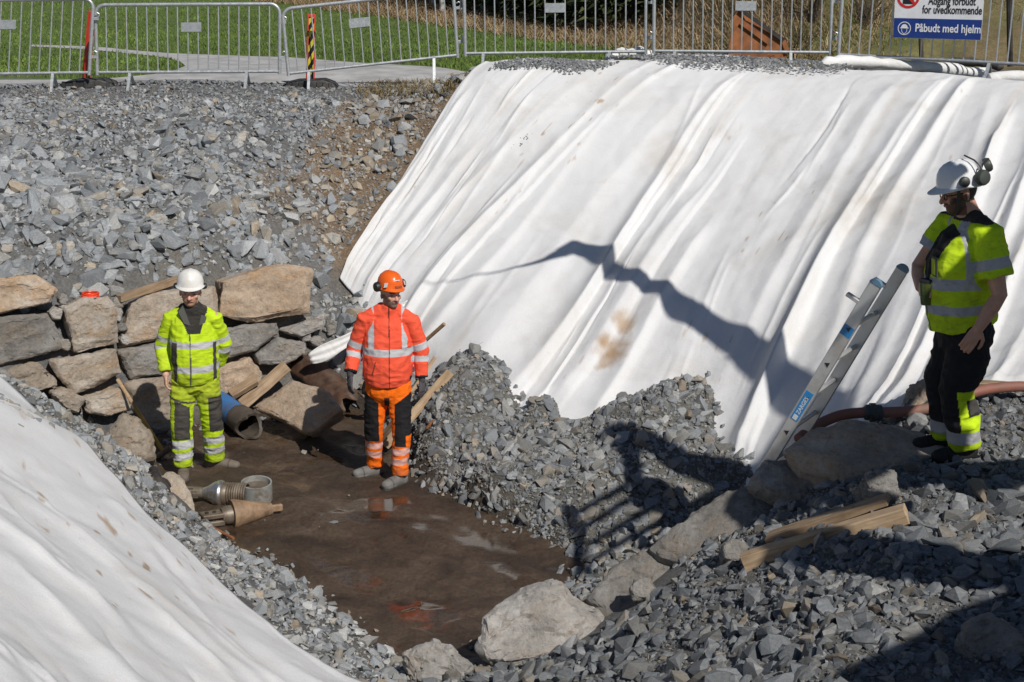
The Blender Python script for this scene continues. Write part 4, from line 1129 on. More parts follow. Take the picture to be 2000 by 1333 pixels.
for i in range(14):
    u = 1560 + (i * 131) % 460; Yb = 20.6 + (i * 0.83) % 6.0
    p = at_y(u, 60, Yb); z0 = float(bg_z(np.array([p.x]), np.array([p.y]))[0]); d_ = CAM_Z - z0
    rr = random.Random(900 + i); root = empty('shrub', (p.x, p.y, z0), 'knee-high bare scrub scattered over the brown bank', 'shrub', 'low scrub on the brown bank')
    mb = MB(); H = rr.uniform(.25, .6)
    for k in range(22):
        a = rr.uniform(0, 6.28); b0 = Vector((p.x + rr.uniform(-.12, .12), p.y + rr.uniform(-.12, .12), z0 - .04)); e = b0 + Vector((math.cos(a) * H * rr.uniform(.1, .8), math.sin(a) * H * rr.uniform(.1, .8), H * rr.uniform(.5, 1.1)))
        mb.tube([b0, b0.lerp(e, .5) + Vector((0, 0, .04)), e], [.006, .004, .002], n=3, cap=False)
        for _ in range(3):
            q0 = b0.lerp(e, rr.uniform(.4, 1)); mb.tube([q0, q0 + Vector((rr.uniform(-.12, .12), rr.uniform(-.12, .12), rr.uniform(0, .15)))], [.003, .0015], n=3, cap=False)
    mb.build('stems', MATS['dark_bark'] if i % 2 else MATS['twig'], root, fix=False)

# ------------------------------------------------------------------ barriers
def fence_panel(name, BL, BR, TL, label, plate=None, legs=(0.3, 0.7), nb=17, leg_len=None):
    BL, BR, TL = Vector(BL), Vector(BR), Vector(TL)
    root = empty(name, (BL + BR) / 2 - Vector((0, 0, 0.2)), label, 'barrier', 'steel barriers along the edge of the pit')
    W = BR - BL; Lw = W.length; w = W.normalized(); up = (TL - BL); Hh = up.length; up.normalize()
    nrm = w.cross(up).normalized()
    if nrm.y > 0: nrm = -nrm
    mb = MB(); P = []
    rc = 0.11
    P += [BL, BL + up * (Hh - rc)]
    for k in range(1, 5):
        a = k / 5 * math.pi / 2; P.append(BL + up * (Hh - rc + rc * math.sin(a)) + w * (rc - rc * math.cos(a)))
    P.append(BL + up * Hh + w * rc); P.append(BR + up * Hh - w * rc)
    for k in range(1, 5):
        a = k / 5 * math.pi / 2; P.append(BR + up * (Hh - rc + rc * math.cos(a)) - w * (rc - rc * math.sin(a)))
    P += [BR + up * (Hh - rc), BR]
    mb.tube(P, 0.021, n=10); mb.tube([BL + w * 0.01 + up * 0.03, BR - w * 0.01 + up * 0.03], 0.018, n=10)
    mb.build('frame', MATS['galvanised_steel'], root, smooth=True)
    for k in range(nb):
        p = BL + W * ((k + 1) / (nb + 1)); mb = MB(); mb.tube([p + up * 0.035, p + up * (Hh - 0.005)], 0.0085, n=6)
        mb.build('bar', MATS['galvanised_steel'], root, smooth=True, fix=False)
    for f in legs:
        p = BL + W * f + up * 0.02; mb = MB()
        for sgn in (1, -1):
            ft = p + nrm * 0.17 * sgn; ft.z = p.z - 0.3
            g = gz(ft.x, ft.y) if ft.y < 18.9 else float(bg_z(np.array([ft.x]), np.array([ft.y]))[0])
            ft.z = min(max(g - 0.01, p.z - 0.34), p.z - 0.12)
            mb.beam(p, ft, 0.032, 0.032)
        mb.build('leg', MATS['galvanised_steel'], root)
    if plate is not None:
        c = BL + W * plate + up * (Hh * 0.68) + nrm * 0.014
        mb = MB(); R = Matrix((w, nrm, up)).transposed(); mb.box(c, (0.235, 0.004, 0.105), R)
        mb.build('name_plate', MATS['galvanised_steel'], root)
    for hz in (0.25, 0.75):                                # hooks to the next barrier
        h0 = BR + up * (Hh * hz); mb = MB()
        mb.tube([h0, h0 + w * 0.05, h0 + w * 0.075 + up * 0.02, h0 + w * 0.075 + up * 0.045, h0 + w * 0.05 + up * 0.06, h0 + w * 0.03 + up * 0.045], 0.007, n=6)
        mb.box(h0 + w * 0.045 - up * 0.01, (0.06, 0.01, 0.03), Matrix((w, nrm, up)).transposed())
        mb.build('hook', MATS['galvanised_steel'], root)
    return root
FP = [((-182,152,17.95),(174,147,18.05),(-178,2,17.95),.53,(.12,.80)), ((190,147,18.1),(546,145,18.1),(186,10,18.1),.52,(.18,.82)),
      ((564,149,18.1),(894,113,18.2),(551,18,18.1),.44,(.12,.86)), ((909,110,18.15),(1261,106,18.05),(906,-26,18.15),.5,(.10,.80)),
      ((1277,105,17.95),(1621,108,17.7),(1278,-34,17.95),.52,(.12,.78)), ((1637,112,17.6),(2010,132,16.55),(1647,-26,17.6),None,(.12,.80))]
FL = ['galvanised barrier that stands before the leaning red marker', 'galvanised barrier between the two red marker posts', 'galvanised barrier tilted down towards the upright striped marker',
      'galvanised barrier at the left top corner of the white sheet', 'galvanised barrier before the rusty excavator bucket', 'galvanised barrier carrying the blue and white safety sign']
panels = []
for (bl, br, tl, pl, lg), lb in zip(FP, FL):
    panels.append(fence_panel('barrier', at_y(*bl), at_y(*br), at_y(*tl), lb, pl, lg))

# safety sign wired to the last barrier
sBL = at_y(1744, 74, 17.17); sBR = at_y(1916, 79, 16.72)
sw = (sBR - sBL); SWd = sw.length; sw.normalize(); su = Vector((0.02, 0, 1)); su = (su - sw * su.dot(sw)).normalized(); sn = sw.cross(su)
if sn.y > 0: sn = -sn
k_ = SWd / 172.0                                             # metres per photograph pixel on the sign
sign = empty('safety_sign', sBL + sw * SWd / 2, 'white and blue safety sign with helmet symbol hung on a barrier', 'sign')
Rs = Matrix((sw, -sn, su)).transposed()
def sp(px, py, out=0.0): return sBL + sw * (px * k_) + su * (py * k_) + sn * out
mb = MB(); mb.box(sp(86, 62, 0.0), (SWd, 0.006, 124 * k_), Rs); mb.build('panel', MATS['sign_white'], sign)
mb = MB(); mb.box(sp(86, 19.5, 0.005), (SWd - 0.006, 0.003, 38 * k_), Rs); mb.build('blue_field', MATS['sign_blue'], sign)
def text(body, px, py, h, mat, parent, P=None, align='LEFT', sx=1.0, bold=0.02, frame=None, name='lettering'):
    cu = bpy.data.curves.new(name, 'FONT'); cu.body = body; cu.size = 1.0; cu.align_x = align; cu.offset = bold; cu.extrude = 0.0
    t = bpy.data.objects.new(name, cu); col.objects.link(t)
    dg = bpy.context.evaluated_depsgraph_get(); me = bpy.data.meshes.new_from_object(t.evaluated_get(dg))
    bpy.data.objects.remove(t); bpy.data.curves.remove(cu)
    o0, ax, ay, an = frame
    inv = WM[parent.name].inverted()
    for v in me.vertices: v.co = inv @ (o0 + ax * (v.co.x * h * sx) + ay * (v.co.y * h) + an * 0.0)
    me.name = name
    return link_mesh(name, me, MATS[mat], parent)
text('Påbudt med hjelm', 0, 0, 22 * k_, 'sign_white', sign, frame=(sp(43, 13.5, 0.009), sw, su, sn), sx=0.80)
text('for uvedkommende', 0, 0, 22 * k_, 'sign_black', sign, frame=(sp(55, 49, 0.006), sw, su, sn), sx=0.66)
text('Adgang forbudt', 0, 0, 22 * k_, 'sign_black', sign, frame=(sp(66, 66, 0.006), sw, su, sn), sx=0.66)
def ring(c, r0, r1, mat, name, parent, out=0.006, n=36, a0=0, a1=2 * math.pi, fill=False):
    mb = MB(); vs_ = []; fs_ = []
    for k in range(n + 1):
        a = a0 + (a1 - a0) * k / n
        for rr_ in (r0, r1): vs_.append(sp(c[0] + rr_ * math.cos(a), c[1] + rr_ * math.sin(a), out))
    for k in range(n): fs_.append((2 * k, 2 * k + 1, 2 * k + 3, 2 * k + 2))
    mb.add(vs_, fs_); return mb.build(name, MATS[mat], parent, fix=False)
ring((22, 19), 11.5, 13.0, 'sign_white', 'helmet_ring', sign, out=0.009)
def flat(pts, mat, name, out):
    mb = MB(); mb.add([sp(x, y, out) for x, y in pts], [tuple(range(len(pts)))]); return mb.build(name, MATS[mat], sign, fix=False)
flat([(22 + 6.5 * math.cos(a), 20.5 + 6.5 * math.sin(a)) for a in [k * math.pi / 12 for k in range(13)]] + [(13.5, 20.2), (13.5, 18.9), (30.5, 18.9), (30.5, 20.2)][::1], 'sign_white', 'helmet_symbol', 0.009)
mb = MB(); fo = [(16.3, 18.4), (16.6, 13), (19.5, 9), (22, 8.2), (24.5, 9), (27.4, 13), (27.7, 18.4)]; fi = [(17.3, 18.4), (17.6, 13.3), (20, 10), (22, 9.3), (24, 10), (26.4, 13.3), (26.7, 18.4)]
mb.add([sp(x, y, 0.009) for x, y in fo + fi], [(i, i + 1, i + 8, i + 7) for i in range(6)]); mb.build('face_symbol', MATS['sign_white'], sign, fix=False)
ring((26, 80), 17.5, 22.5, 'sign_red', 'prohibition_ring', sign, out=0.006)
flat([(16, 66), (36, 66), (38, 78), (37, 90), (33, 96), (20, 96), (15, 88)], 'sign_black', 'hand_symbol', 0.006)
flat([(10.2, 92.2), (13.8, 95.8), (41.8, 67.8), (38.2, 64.2)], 'sign_red', 'prohibition_bar', 0.008)

# striped marker boards in rubber feet
def marker(foot, top, w, d, label, stripes=True, turn=0.0):
    foot, top = Vector(foot), Vector(top)
    root = empty('marker_post', foot, label, 'marker post')
    up = (top - foot).normalized(); s = Vector((math.cos(turn), math.sin(turn), 0)); s = (s - up * s.dot(up)).normalized(); n = up.cross(s)
    H = (top - foot).length; R = Matrix((s, n, up)).transposed()
    mb = MB(); mb.box(foot + up * H / 2, (w, d, H), R); bo = mb.build('board', MATS['marker_red'], root, bevel=0.004)
    fr = -1 if n.y > 0 else 1
    nn = n * fr; hw = w * 0.5 - 0.018
    def pt(a, b): return foot + s * a + up * b + nn * (d / 2 + 0.002)
    mb = MB(); mb.add([pt(-hw, 0.03), pt(hw, 0.03), pt(hw, H - 0.03), pt(-hw, H - 0.03)], [(0, 1, 2, 3)]); mb.build('black_field', MATS['sign_black'], root, fix=False)
    nn0 = nn
    for k in range(5):
        b0 = 0.02 + k * H / 5
        mb = MB(); q = [(-hw, b0 + .01), (hw, b0 + 0.12), (hw, b0 + 0.20), (-hw, b0 + 0.09)]
        q = [(a_, min(b_, H - 0.03)) for a_, b_ in q]
        mb.add([pt(a_, b_) + nn * 0.002 for a_, b_ in q], [(0, 1, 2, 3)]); mb.build('stripe', MATS['marker_yellow'], root, fix=False)
    return root
p = at_y(606, 161, 18.45); marker(p, at_y(608, 28, 18.45), 0.10, 0.05, 'upright marker post with red edges and yellow stripes', turn=0.25)
p = at_y(168, 160, 18.55); marker(p, at_y(180, 22, 18.5), 0.10, 0.05, 'leaning red marker post between two barriers', turn=1.15)
def rubber_foot(c, L, label, ridges):
    root = empty('rubber_foot', c, label, 'rubber foot')
    mb = MB(); mb.prism([(c.x - L/2, c.y - .17, c.z), (c.x - L/2 + .03, c.y - .17, c.z + .06), (c.x - L/4, c.y - .17, c.z + .09), (c.x + L/4, c.y - .17, c.z + .10), (c.x + L/2 - .05, c.y - .17, c.z + .06), (c.x + L/2, c.y - .17, c.z)], (0, .34, 0))
    mb.build('block', MATS['black_rubber'], root, bevel=0.012)
    for k in range(ridges):
        mb = MB(); mb.box((c.x - L/2 + .07 + k * (L - .14) / (ridges - 1), c.y - .175, c.z + .045), (0.035, 0.02, 0.075)); mb.build('tread', MATS['black_rubber'], root)
for u, v, Yb, L, lb, rd in ((608, 168, 18.35, .64, 'treaded black rubber foot under the upright marker post', 8), (176, 172, 18.3, .66, 'dark rubber foot under the leaning marker post', 5)):
    p = at_y(u, v, Yb); p.z = gz(p.x, p.y) - 0.01; rubber_foot(p, L, lb, rd)

# rusty excavator bucket parked behind the barrier
def bucket():
    Yb = 20.3; c0 = at_y(1478, 118, Yb)
    prof = [(1420,128),(1424,90),(1432,34),(1444,18),(1456,40),(1495,60),(1530,80),(1538,104),(1532,128)]
    P = [at_y(u, v, Yb) for u, v in prof]
    root = empty('excavator_bucket', (c0.x, c0.y + .4, float(bg_z(np.array([c0.x]), np.array([c0.y]))[0])), 'rusty excavator bucket standing behind a barrier', 'bucket')
    back = Vector((0.12, 0.75, 0.0))
    mb = MB(); mb.prism(P, Vector((0, 0.03, 0))); mb.build('side_plate', MATS['rusty_steel'], root)
    mb = MB(); mb.prism([p + back for p in P], Vector((0, 0.03, 0))); mb.build('side_plate', MATS['rusty_steel'], root)
    mb = MB()
    for i in (0, 1, 2): mb.add([P[i], P[i + 1], P[i + 1] + back, P[i] + back], [(0, 1, 2, 3)])
    for i in (6, 7): mb.add([P[i], P[i + 1], P[i + 1] + back, P[i] + back], [(0, 1, 2, 3)])
    sh = mb.build('shell', MATS['rusty_steel'], root); so = sh.modifiers.new('thickness', 'SOLIDIFY'); so.thickness = 0.03
    mb = MB(); mb.beam(P[3] + Vector((0, -.02, .0)), P[6] + Vector((0, -.02, .01)), 0.05, 0.05); mb.build('rim', MATS['dark_steel'], root)
    mb = MB(); mb.beam(P[6] + Vector((0, -.015, .0)), P[7] + Vector((0, -.015, .0)), 0.04, 0.06); mb.build('lip', MATS['rusty_steel'], root)
    mb = MB(); mb.beam(at_y(1445, 45, Yb) + Vector((0, -.02, 0)), at_y(1500, 85, Yb) + Vector((0, -.02, 0)), 0.03, 0.03); mb.build('rib', MATS['rusty_steel'], root)
bucket()

# loose things on the crest behind the sheet
def crest_roll(px, Yb, rad, label, mat, name, cat):
    P = []
    for (u, v, dY) in px:
        q = at_y(u, v, Yb + dY); P.append(q)
    c = P[len(P) // 2]
    Q = [P[0]]
    for a_, b_ in zip(P[:-1], P[1:]):
        for t in (.25, .5, .75, 1): Q.append(a_.lerp(b_, t))
    n = len(Q); rr = random.Random(len(px) * 7 + int(px[0][0]))
    rads = [(rad * rr.uniform(.75, 1.2), rad * rr.uniform(.55, .95)) for _ in Q]
    rads[0] = (rad * .4, rad * .3); rads[-1] = (rad * .4, rad * .3)
    mb = MB(); mb.tube(Q, rads, n=14)
    o = mb.build(name, mat, origin=(c.x, c.y, c.z - rad), smooth=True)
    return tag(o, label, cat)
m_, nt, b = nodes_of('plain_geotextile')
f1 = noise_fac(nt, 3.0, detail=7, rough=0.65, dist=0.8); f2 = noise_fac(nt, 60.0, detail=3)
nt.links.new(ramp(nt, f1, [(0.25, (0.60, 0.57, 0.53)), (0.5, (0.76, 0.755, 0.74)), (0.8, (0.80, 0.80, 0.79))]), b.inputs['Base Color']); b.inputs['Roughness'].default_value = 0.9
bump(nt, b, f1, 0.6, 0.03)
PG = MATS['plain_geotextile']
crest_roll([(968,142,0),(985,127,.1),(1080,122,.15),(1190,128,.1),(1215,133,0)], 17.6, 0.05, 'rolled white sheet edge above the left corner of the slope', PG, 'cloth_roll', 'cloth')
crest_roll([(1150,160,0),(1230,148,.0),(1290,138,.05),(1328,140,.05)], 17.35, 0.06, 'folded white flap of sheet lying over the crest gravel', PG, 'cloth_roll', 'cloth')
crest_roll([(1185,118,0),(1205,106,.1),(1250,104,.1),(1275,112,0)], 18.15, 0.09, 'crumpled white sheet below the hook of two barriers', PG, 'cloth_roll', 'cloth')
crest_roll([(1290,115,0),(1340,113,0),(1400,117,0),(1455,124,0)], 18.2, 0.055, 'white drain pipe lying across the crest', PG, 'drain_pipe', 'pipe')
crest_roll([(1370,112,0),(1420,114,0),(1470,121,0),(1520,128,0)], 18.5, 0.05, 'second white drain pipe behind the first one', PG, 'drain_pipe', 'pipe')
crest_roll([(1605,125,0),(1640,120,.1),(1720,124,.1),(1790,130,.1),(1870,138,0),(1940,148,0)], 17.2, 0.085, 'long bunched white sheet edge below the safety sign', PG, 'cloth_roll', 'cloth')
crest_roll([(1925,160,0),(1960,150,0),(2020,152,0)], 16.4, 0.08, 'bunched white cloth at the foot of the last barrier', PG, 'cloth_roll', 'cloth')
crest_roll([(1850,118,0),(1900,122,.1),(1930,126,.1),(1960,132,0)], 18.3, 0.06, 'black plastic pipe end behind the bunched white sheet', MATS['black_rubber'], 'plastic_pipe', 'pipe')
mb = MB(); a_ = at_y(1970, -60, 18.6); b_ = at_y(1973, 130, 18.6); mb.tube([b_, a_], 0.035, n=8); tag(mb.build('steel_post', MATS['dark_steel'], origin=b_, smooth=True), 'dark upright post behind the safety sign barrier', 'post')
mb = MB(); a_ = at_y(1798, 70, 18.6); b_ = at_y(1800, 118, 18.6); mb.beam(b_, a_, 0.06, 0.04); tag(mb.build('wooden_stake', MATS['twig'], origin=b_), 'short brown stake under the safety sign', 'stake')
for i, (px, Yb, lb) in enumerate([([(1925,60),(1935,28),(1985,22),(2020,40),(2010,78),(1950,80)], 22.5, 'grey boulder on the brown bank beyond the dark post'), ([(1985,20),(2010,-10),(2060,0),(2050,40)], 23.5, 'second grey boulder higher on the brown bank')]):
    outline_rock(px, at_y(px[0][0], px[0][1], Yb), (0, -0.9, 0.4), 0.4, 0.05, 90 + i, 'boulder', 'grey_boulder', None, lb, None)
# torn turf at the corner of the sheet
n = 1500
uv_ = np.c_[r.uniform(700, 935, n), r.uniform(150, 182, n)]
tp_ = np.array([tuple(on_ground(u_, v_ + 10)) for u_, v_ in uv_[:260]])
tp_ = np.repeat(tp_, 6, 0) + np.c_[r.normal(size=(1560, 2)) * 0.05, np.zeros(1560)]
tp_ = tp_[((tp_[:, 0] - x1_) * (y2_ - y1_) - (tp_[:, 1] - y1_) * (x2_ - x1_)) / math.hypot(x2_ - x1_, y2_ - y1_) * sgn_ > 0.12]
tp_[:, 2] = bilin(ZG, tp_[:, 0], np.minimum(tp_[:, 1], 18.9))
blades('turf', tp_[:, 0], tp_[:, 1], tp_[:, 2], r.uniform(0.04, 0.14, len(tp_)), np.full(len(tp_), 0.010), r.uniform(0.4, 2.0, len(tp_)), np.array([0.27, 0.205, 0.10]) * r.uniform(0.4, 1.3, (len(tp_), 1)), r)
# crushed stone spread on the crest over the sheet
def patch(px, n, smed, seed, parent, Zoff=0.06, smax=0.05):
    msk = zone_mask(px, 1, ZB)
    scatter('crest_chips', msk, n, 0.012, smed, smax, parent, seed, sigma=0.35, w=(5, 4, 4, 1, 0, 2, 0), singles=0, Zf=blur(ZB, 12) + Zoff, sink=0.05)
cg_ = zone('crest_gravel', None)
ck = ((GYY > 17.15 - 0.02 * GXX) & (GYY < 18.6) & (GXX > -0.15) & (GXX < 3.9)).astype(float)
patch([(965,150),(975,134),(1100,131),(1200,137),(1160,150),(1100,158),(1090,146)], 1400, 0.03, 31, cg_, 0.085)
patch([(1190,128),(1280,122),(1420,126),(1560,134),(1660,146),(1640,158),(1500,152),(1320,146)], 3600, 0.032, 32, cg_, 0.10)
patch([(990,298),(1000,290),(1022,272),(1033,272),(1015,290),(998,300)], 90, 0.022, 33, cg_, 0.085)
# ------------------------------------------------------------------ things in the pit and on the banks
def wood_mat(name, c1, c2, c3, rough=0.8):
    m, nt, b = nodes_of(name)
    tc = nd(nt, 'ShaderNodeTexCoord'); mp = nd(nt, 'ShaderNodeMapping'); mp.inputs['Scale'].default_value = (14, 1.2, 14)
    nt.links.new(tc.outputs['Object'], mp.inputs['Vector'])
    n = nd(nt, 'ShaderNodeTexNoise'); n.inputs['Scale'].default_value = 3.0; n.inputs['Detail'].default_value = 6; n.inputs['Distortion'].default_value = 0.6
    nt.links.new(mp.outputs[0], n.inputs['Vector'])
    g = noise_fac(nt, 4.0, detail=6)
    c = ramp(nt, n.outputs['Fac'], [(0.3, c1), (0.5, c2), (0.7, c3)])
    c = mixc(nt, 1.0, c, ramp(nt, g, [(0.3, (0.65, 0.62, 0.6)), (0.65, (1.1, 1.1, 1.1))]), 'MULTIPLY')
    nt.links.new(c, b.inputs['Base Color']); b.inputs['Roughness'].default_value = rough
    bump(nt, b, n.outputs['Fac'], 0.3, 0.004)
wood_mat('fresh_wood', (0.32, 0.215, 0.12), (0.44, 0.315, 0.195), (0.54, 0.415, 0.28))
wood_mat('weathered_wood', (0.22, 0.15, 0.09), (0.33, 0.23, 0.14), (0.42, 0.31, 0.20))
wood_mat('handle_wood', (0.30, 0.19, 0.10), (0.40, 0.27, 0.15), (0.48, 0.34, 0.20))
wood_mat('wet_wood', (0.06, 0.035, 0.02), (0.10, 0.06, 0.035), (0.15, 0.10, 0.06), 0.45)
simple('yellow_paint', (0.50, 0.30, 0.03), rough=0.5, var=0.2, dirt=(0.16, 0.10, 0.06), dirt_amt=0.7)
simple('orange_plastic', (0.80, 0.055, 0.012), rough=0.4, var=0.08, bump_s=0.0)
simple('blue_pipe', (0.025, 0.16, 0.42), rough=0.5, var=0.15, dirt=(0.11, 0.085, 0.06), dirt_amt=0.9, dirt_scale=5)
simple('muddy_pipe', (0.085, 0.070, 0.055), rough=0.6, var=0.4, scale=12, bump_s=0.5, bump_d=0.01, dirt=(0.025, 0.02, 0.016), dirt_amt=0.8)
simple('muddy_steel', (0.20, 0.165, 0.125), rough=0.5, metal=0.3, var=0.35, scale=9, bump_s=0.3, dirt=(0.10, 0.065, 0.04), dirt_amt=0.9)
simple('bright_steel', (0.72, 0.71, 0.69), rough=0.30, metal=0.9, var=0.15, scale=10, bump_s=0.1, dirt=(0.18, 0.13, 0.09), dirt_amt=0.8, dirt_scale=7)
simple('grey_steel', (0.42, 0.43, 0.41), rough=0.5, metal=0.35, var=0.2, scale=10, bump_s=0.1, dirt=(0.17, 0.125, 0.085), dirt_amt=0.95, dirt_scale=9)
simple('clay_paint', (0.31, 0.20, 0.12), rough=0.65, metal=0.0, var=0.35, scale=8, bump_s=0.3, dirt=(0.10, 0.066, 0.042), dirt_amt=0.85, dirt_scale=9)
simple('muddy_water', (0.13, 0.10, 0.07), rough=0.08, var=0.1, bump_s=0.0)
simple('aluminium', (0.62, 0.62, 0.60), rough=0.48, metal=0.6, var=0.1, scale=6, bump_s=0.04, dirt=(0.36, 0.25, 0.16), dirt_amt=0.35, dirt_scale=7)
simple('label_blue', (0.015, 0.25, 0.58), rough=0.4, var=0.1, bump_s=0.0)
simple('cap_blue', (0.13, 0.24, 0.34), rough=0.5, var=0.15, bump_s=0.0)
simple('hose_rubber', (0.26, 0.105, 0.075), rough=0.65, var=0.2, scale=7, bump_s=0.1, dirt=(0.15, 0.12, 0.09), dirt_amt=0.6)
simple('coupling_black', (0.05, 0.06, 0.06), rough=0.5, var=0.3, bump_s=0.1)
simple('glove_black', (0.022, 0.020, 0.019), rough=0.85, var=0.4, scale=25, bump_s=0.3, dirt=(0.12, 0.09, 0.06), dirt_amt=0.5)

def plank(name, a, b, w, h, mat, label, cat='plank', up=(0, 0, 1), group=None, warp=0.0):
    a, b = Vector(a), Vector(b); d = b - a; L = d.length; d.normalize()
    s = d.cross(Vector(up)).normalized(); u = s.cross(d)
    n = 7; vs_ = []; fs_ = []
    for i in range(n):
        t = i / (n - 1); c = a + d * L * t + u * warp * math.sin(t * math.pi) + s * random.uniform(-.002, .002)
        for (x, z) in ((-1, -1), (1, -1), (1, 1), (-1, 1)): vs_.append(c + s * (w / 2 * x + random.uniform(-.002, .002)) + u * (h / 2 * z + random.uniform(-.002, .002)))
    for i in range(n - 1):
        for k in range(4): fs_.append((i * 4 + k, i * 4 + (k + 1) % 4, (i + 1) * 4 + (k + 1) % 4, (i + 1) * 4 + k))
    fs_ += [(3, 2, 1, 0), tuple((n - 1) * 4 + k for k in range(4))]
    # own axes: the grain runs along local y
    R = Matrix((s, d, u)).transposed().to_4x4(); M = Matrix.Translation(a) @ R; inv = M.inverted()
    me = bpy.data.meshes.new(name); me.from_pydata([inv @ p for p in vs_], [], fs_)
    bm = bmesh.new(); bm.from_mesh(me)
    ed = [e for e in bm.edges if len(e.link_faces) == 2 and e.calc_face_angle(0) > 0.8]
    bmesh.ops.bevel(bm, geom=ed, offset=0.004, segments=1, affect='EDGES', clamp_overlap=True); bmesh.ops.recalc_face_normals(bm, faces=bm.faces)
    bm.to_mesh(me); bm.free()
    o = link_mesh(name, me, MATS[mat]); o.matrix_world = M
    return tag(o, label, cat, group)

def on_wall(u, v, off=0.0):
    d_ = ray(u, v); C0 = Vector((0, 0, CAM_Z)); pp = WALLP1 + wall_n * off
    return C0 + d_ * ((pp - C0).dot(wnn) / d_.dot(wnn))

# orange coil on the square wall stone
p = on_wall(177, 590, -0.10); p.z += 0.035
mb = MB()
for k in range(3):
    c = p + Vector((0.004 * (k - 1), 0.003 * k, 0.012 + 0.017 * k)); Rr = 0.078 - 0.004 * k
    mb.tube([c + Vector((Rr * math.cos(a), Rr * math.sin(a), 0.003 * math.sin(a * 2 + k))) for a in [i * 2 * math.pi / 28 for i in range(28)]], 0.0095, n=8, closed=True)
tag(mb.build('pipe_coil', MATS['orange_plastic'], origin=p, smooth=True), 'small bright orange coil lying on a square wall stone', 'coil')
plank('plank', on_wall(232, 584, 0.02), on_wall(352, 545, -0.25), 0.075, 0.065, 'weathered_wood', 'weathered wooden batten lying on top of the stone wall')

# sledgehammer leaning at the wall
hb = at_z(320, 884, 0.05); ht = on_wall(230, 742, 0.22)
ham = empty('sledgehammer', (hb.x, hb.y, 0.0), 'sledgehammer with yellow and brown shaft leaning on the wall', 'hammer')
mid = ht.lerp(hb, 0.40); mid2 = ht.lerp(hb, 0.90)
mb = MB(); mb.tube([ht, mid], [(.019, .015), (.017, .014)], n=10); mb.build('shaft', MATS['handle_wood'], ham, smooth=True)
mb = MB(); mb.tube([mid, mid2, hb], [(.019, .016), (.018, .015), (.016, .013)], n=10); mb.build('grip_sleeve', MATS['yellow_paint'], ham, smooth=True)
mb = MB(); dd_ = (ht - hb).normalized(); sd = dd_.cross(Vector((0.2, -1, 0.1))).normalized()
mb.lathe(hb - sd * 0.075, sd, [(0, .026), (.012, .03), (.05, .03), (.06, .026), (.09, .026), (.10, .03), (.138, .03), (.15, .026)], n=8); mb.build('head', MATS['muddy_steel'], ham)
# second tool end beside it
# blue pipe with a muddy broken end
pe = at_z(488, 832, 0.125); pb = at_z(408, 772, 0.16)
ax = (pb - pe).normalized()
pipe = empty('drain_pipe', (pe.x, pe.y, 0), 'blue pipe with mud-caked open end beside the worker in yellow', 'pipe')
mb = MB(); mb.lathe(pe + ax * 0.20, ax, [(0, .118), (1.1, .118), (1.1, .105), (0, .105)], n=28, closed=True); mb.build('blue_barrel', MATS['blue_pipe'], pipe, smooth=True)
n_ = 28; vs_ = []; fs_ = []; s_ = ax.orthogonal().normalized(); o_ = ax.cross(s_)
for j, (dd_, rr_) in enumerate([(0.26, .124), (0.1, .132), (0.0, .128), (0.0, .104), (0.3, .102)]):
    for k in range(n_):
        a_ = 2 * math.pi * k / n_; jag = (0.05 * math.sin(a_ * 2 + 1) + random.uniform(-.012, .012)) if j in (2, 3) else random.uniform(-.004, .004)
        rj = rr_ + (random.uniform(-.004, .006) if j < 3 else 0)
        vs_.append(pe + ax * (dd_ + jag) + s_ * rj * math.cos(a_) + o_ * rj * math.sin(a_))
for j in range(4):
    for k in range(n_): fs_.append((j * n_ + k, j * n_ + (k + 1) % n_, (j + 1) * n_ + (k + 1) % n_, (j + 1) * n_ + k))
mb = MB(); mb.add(vs_, fs_); mb.build('muddy_end', MATS['muddy_pipe'], pipe, smooth=True)
mb = MB(); mb.lathe(pe + ax * 0.30, ax, [(0, .0), (0.001, .104)], n=20); mb.build('mud_plug', MATS['wet_mud'], pipe, fix=True)

plank('plank', at_z(472, 792, 0.14), on_wall(560, 715, 0.16), 0.12, 0.035, 'weathered_wood', 'wooden board leaning between the blue pipe and the wall', up=(0.3, -1, 0.4))
plank('plank', on_wall(450, 772, 0.20), on_wall(500, 742, 0.22), 0.10, 0.06, 'weathered_wood', 'short end of board wedged against the orange wall stone', up=(0, -0.6, 1))
# rusty bent sheet in the corner
m0 = at_y(585, 690, 14.75); m1 = at_y(684, 772, 14.15)
axm = (m1 - m0); Lm = axm.length; axm.normalize(); sm = axm.cross(Vector((0, -0.5, 0.8))).normalized(); um = sm.cross(axm)
vs_ = []; fs_ = []
for i in range(9):
    t = i / 8
    for k in range(13):
        a_ = math.radians(15 + 150 * k / 12); r_ = 0.18 - 0.03 * t + 0.012 * math.sin(i * 2.1 + k)
        vs_.append(m0 + axm * (Lm * t + (0.06 * math.sin(k * 1.1) if i in (0, 8) else 0)) + sm * (r_ * math.cos(a_)) + um * (r_ * math.sin(a_) * 0.8) - um * 0.16)
for i in range(8):
    for k in range(12): fs_.append((i * 13 + k, i * 13 + k + 1, (i + 1) * 13 + k + 1, (i + 1) * 13 + k))
simple('brown_rust', (0.085, 0.045, 0.028), rough=0.6, metal=0.2, var=0.5, scale=9, bump_s=0.4, bump_d=0.008, dirt=(0.17, 0.13, 0.10), dirt_amt=0.6)
mb = MB(); mb.add(vs_, fs_); o = mb.build('steel_sheet', MATS['brown_rust'], origin=m0, smooth=True); so = o.modifiers.new('thickness', 'SOLIDIFY'); so.thickness = 0.012
tag(o, 'bent rusty brown steel half-pipe in the corner below the sheet', 'steel sheet')

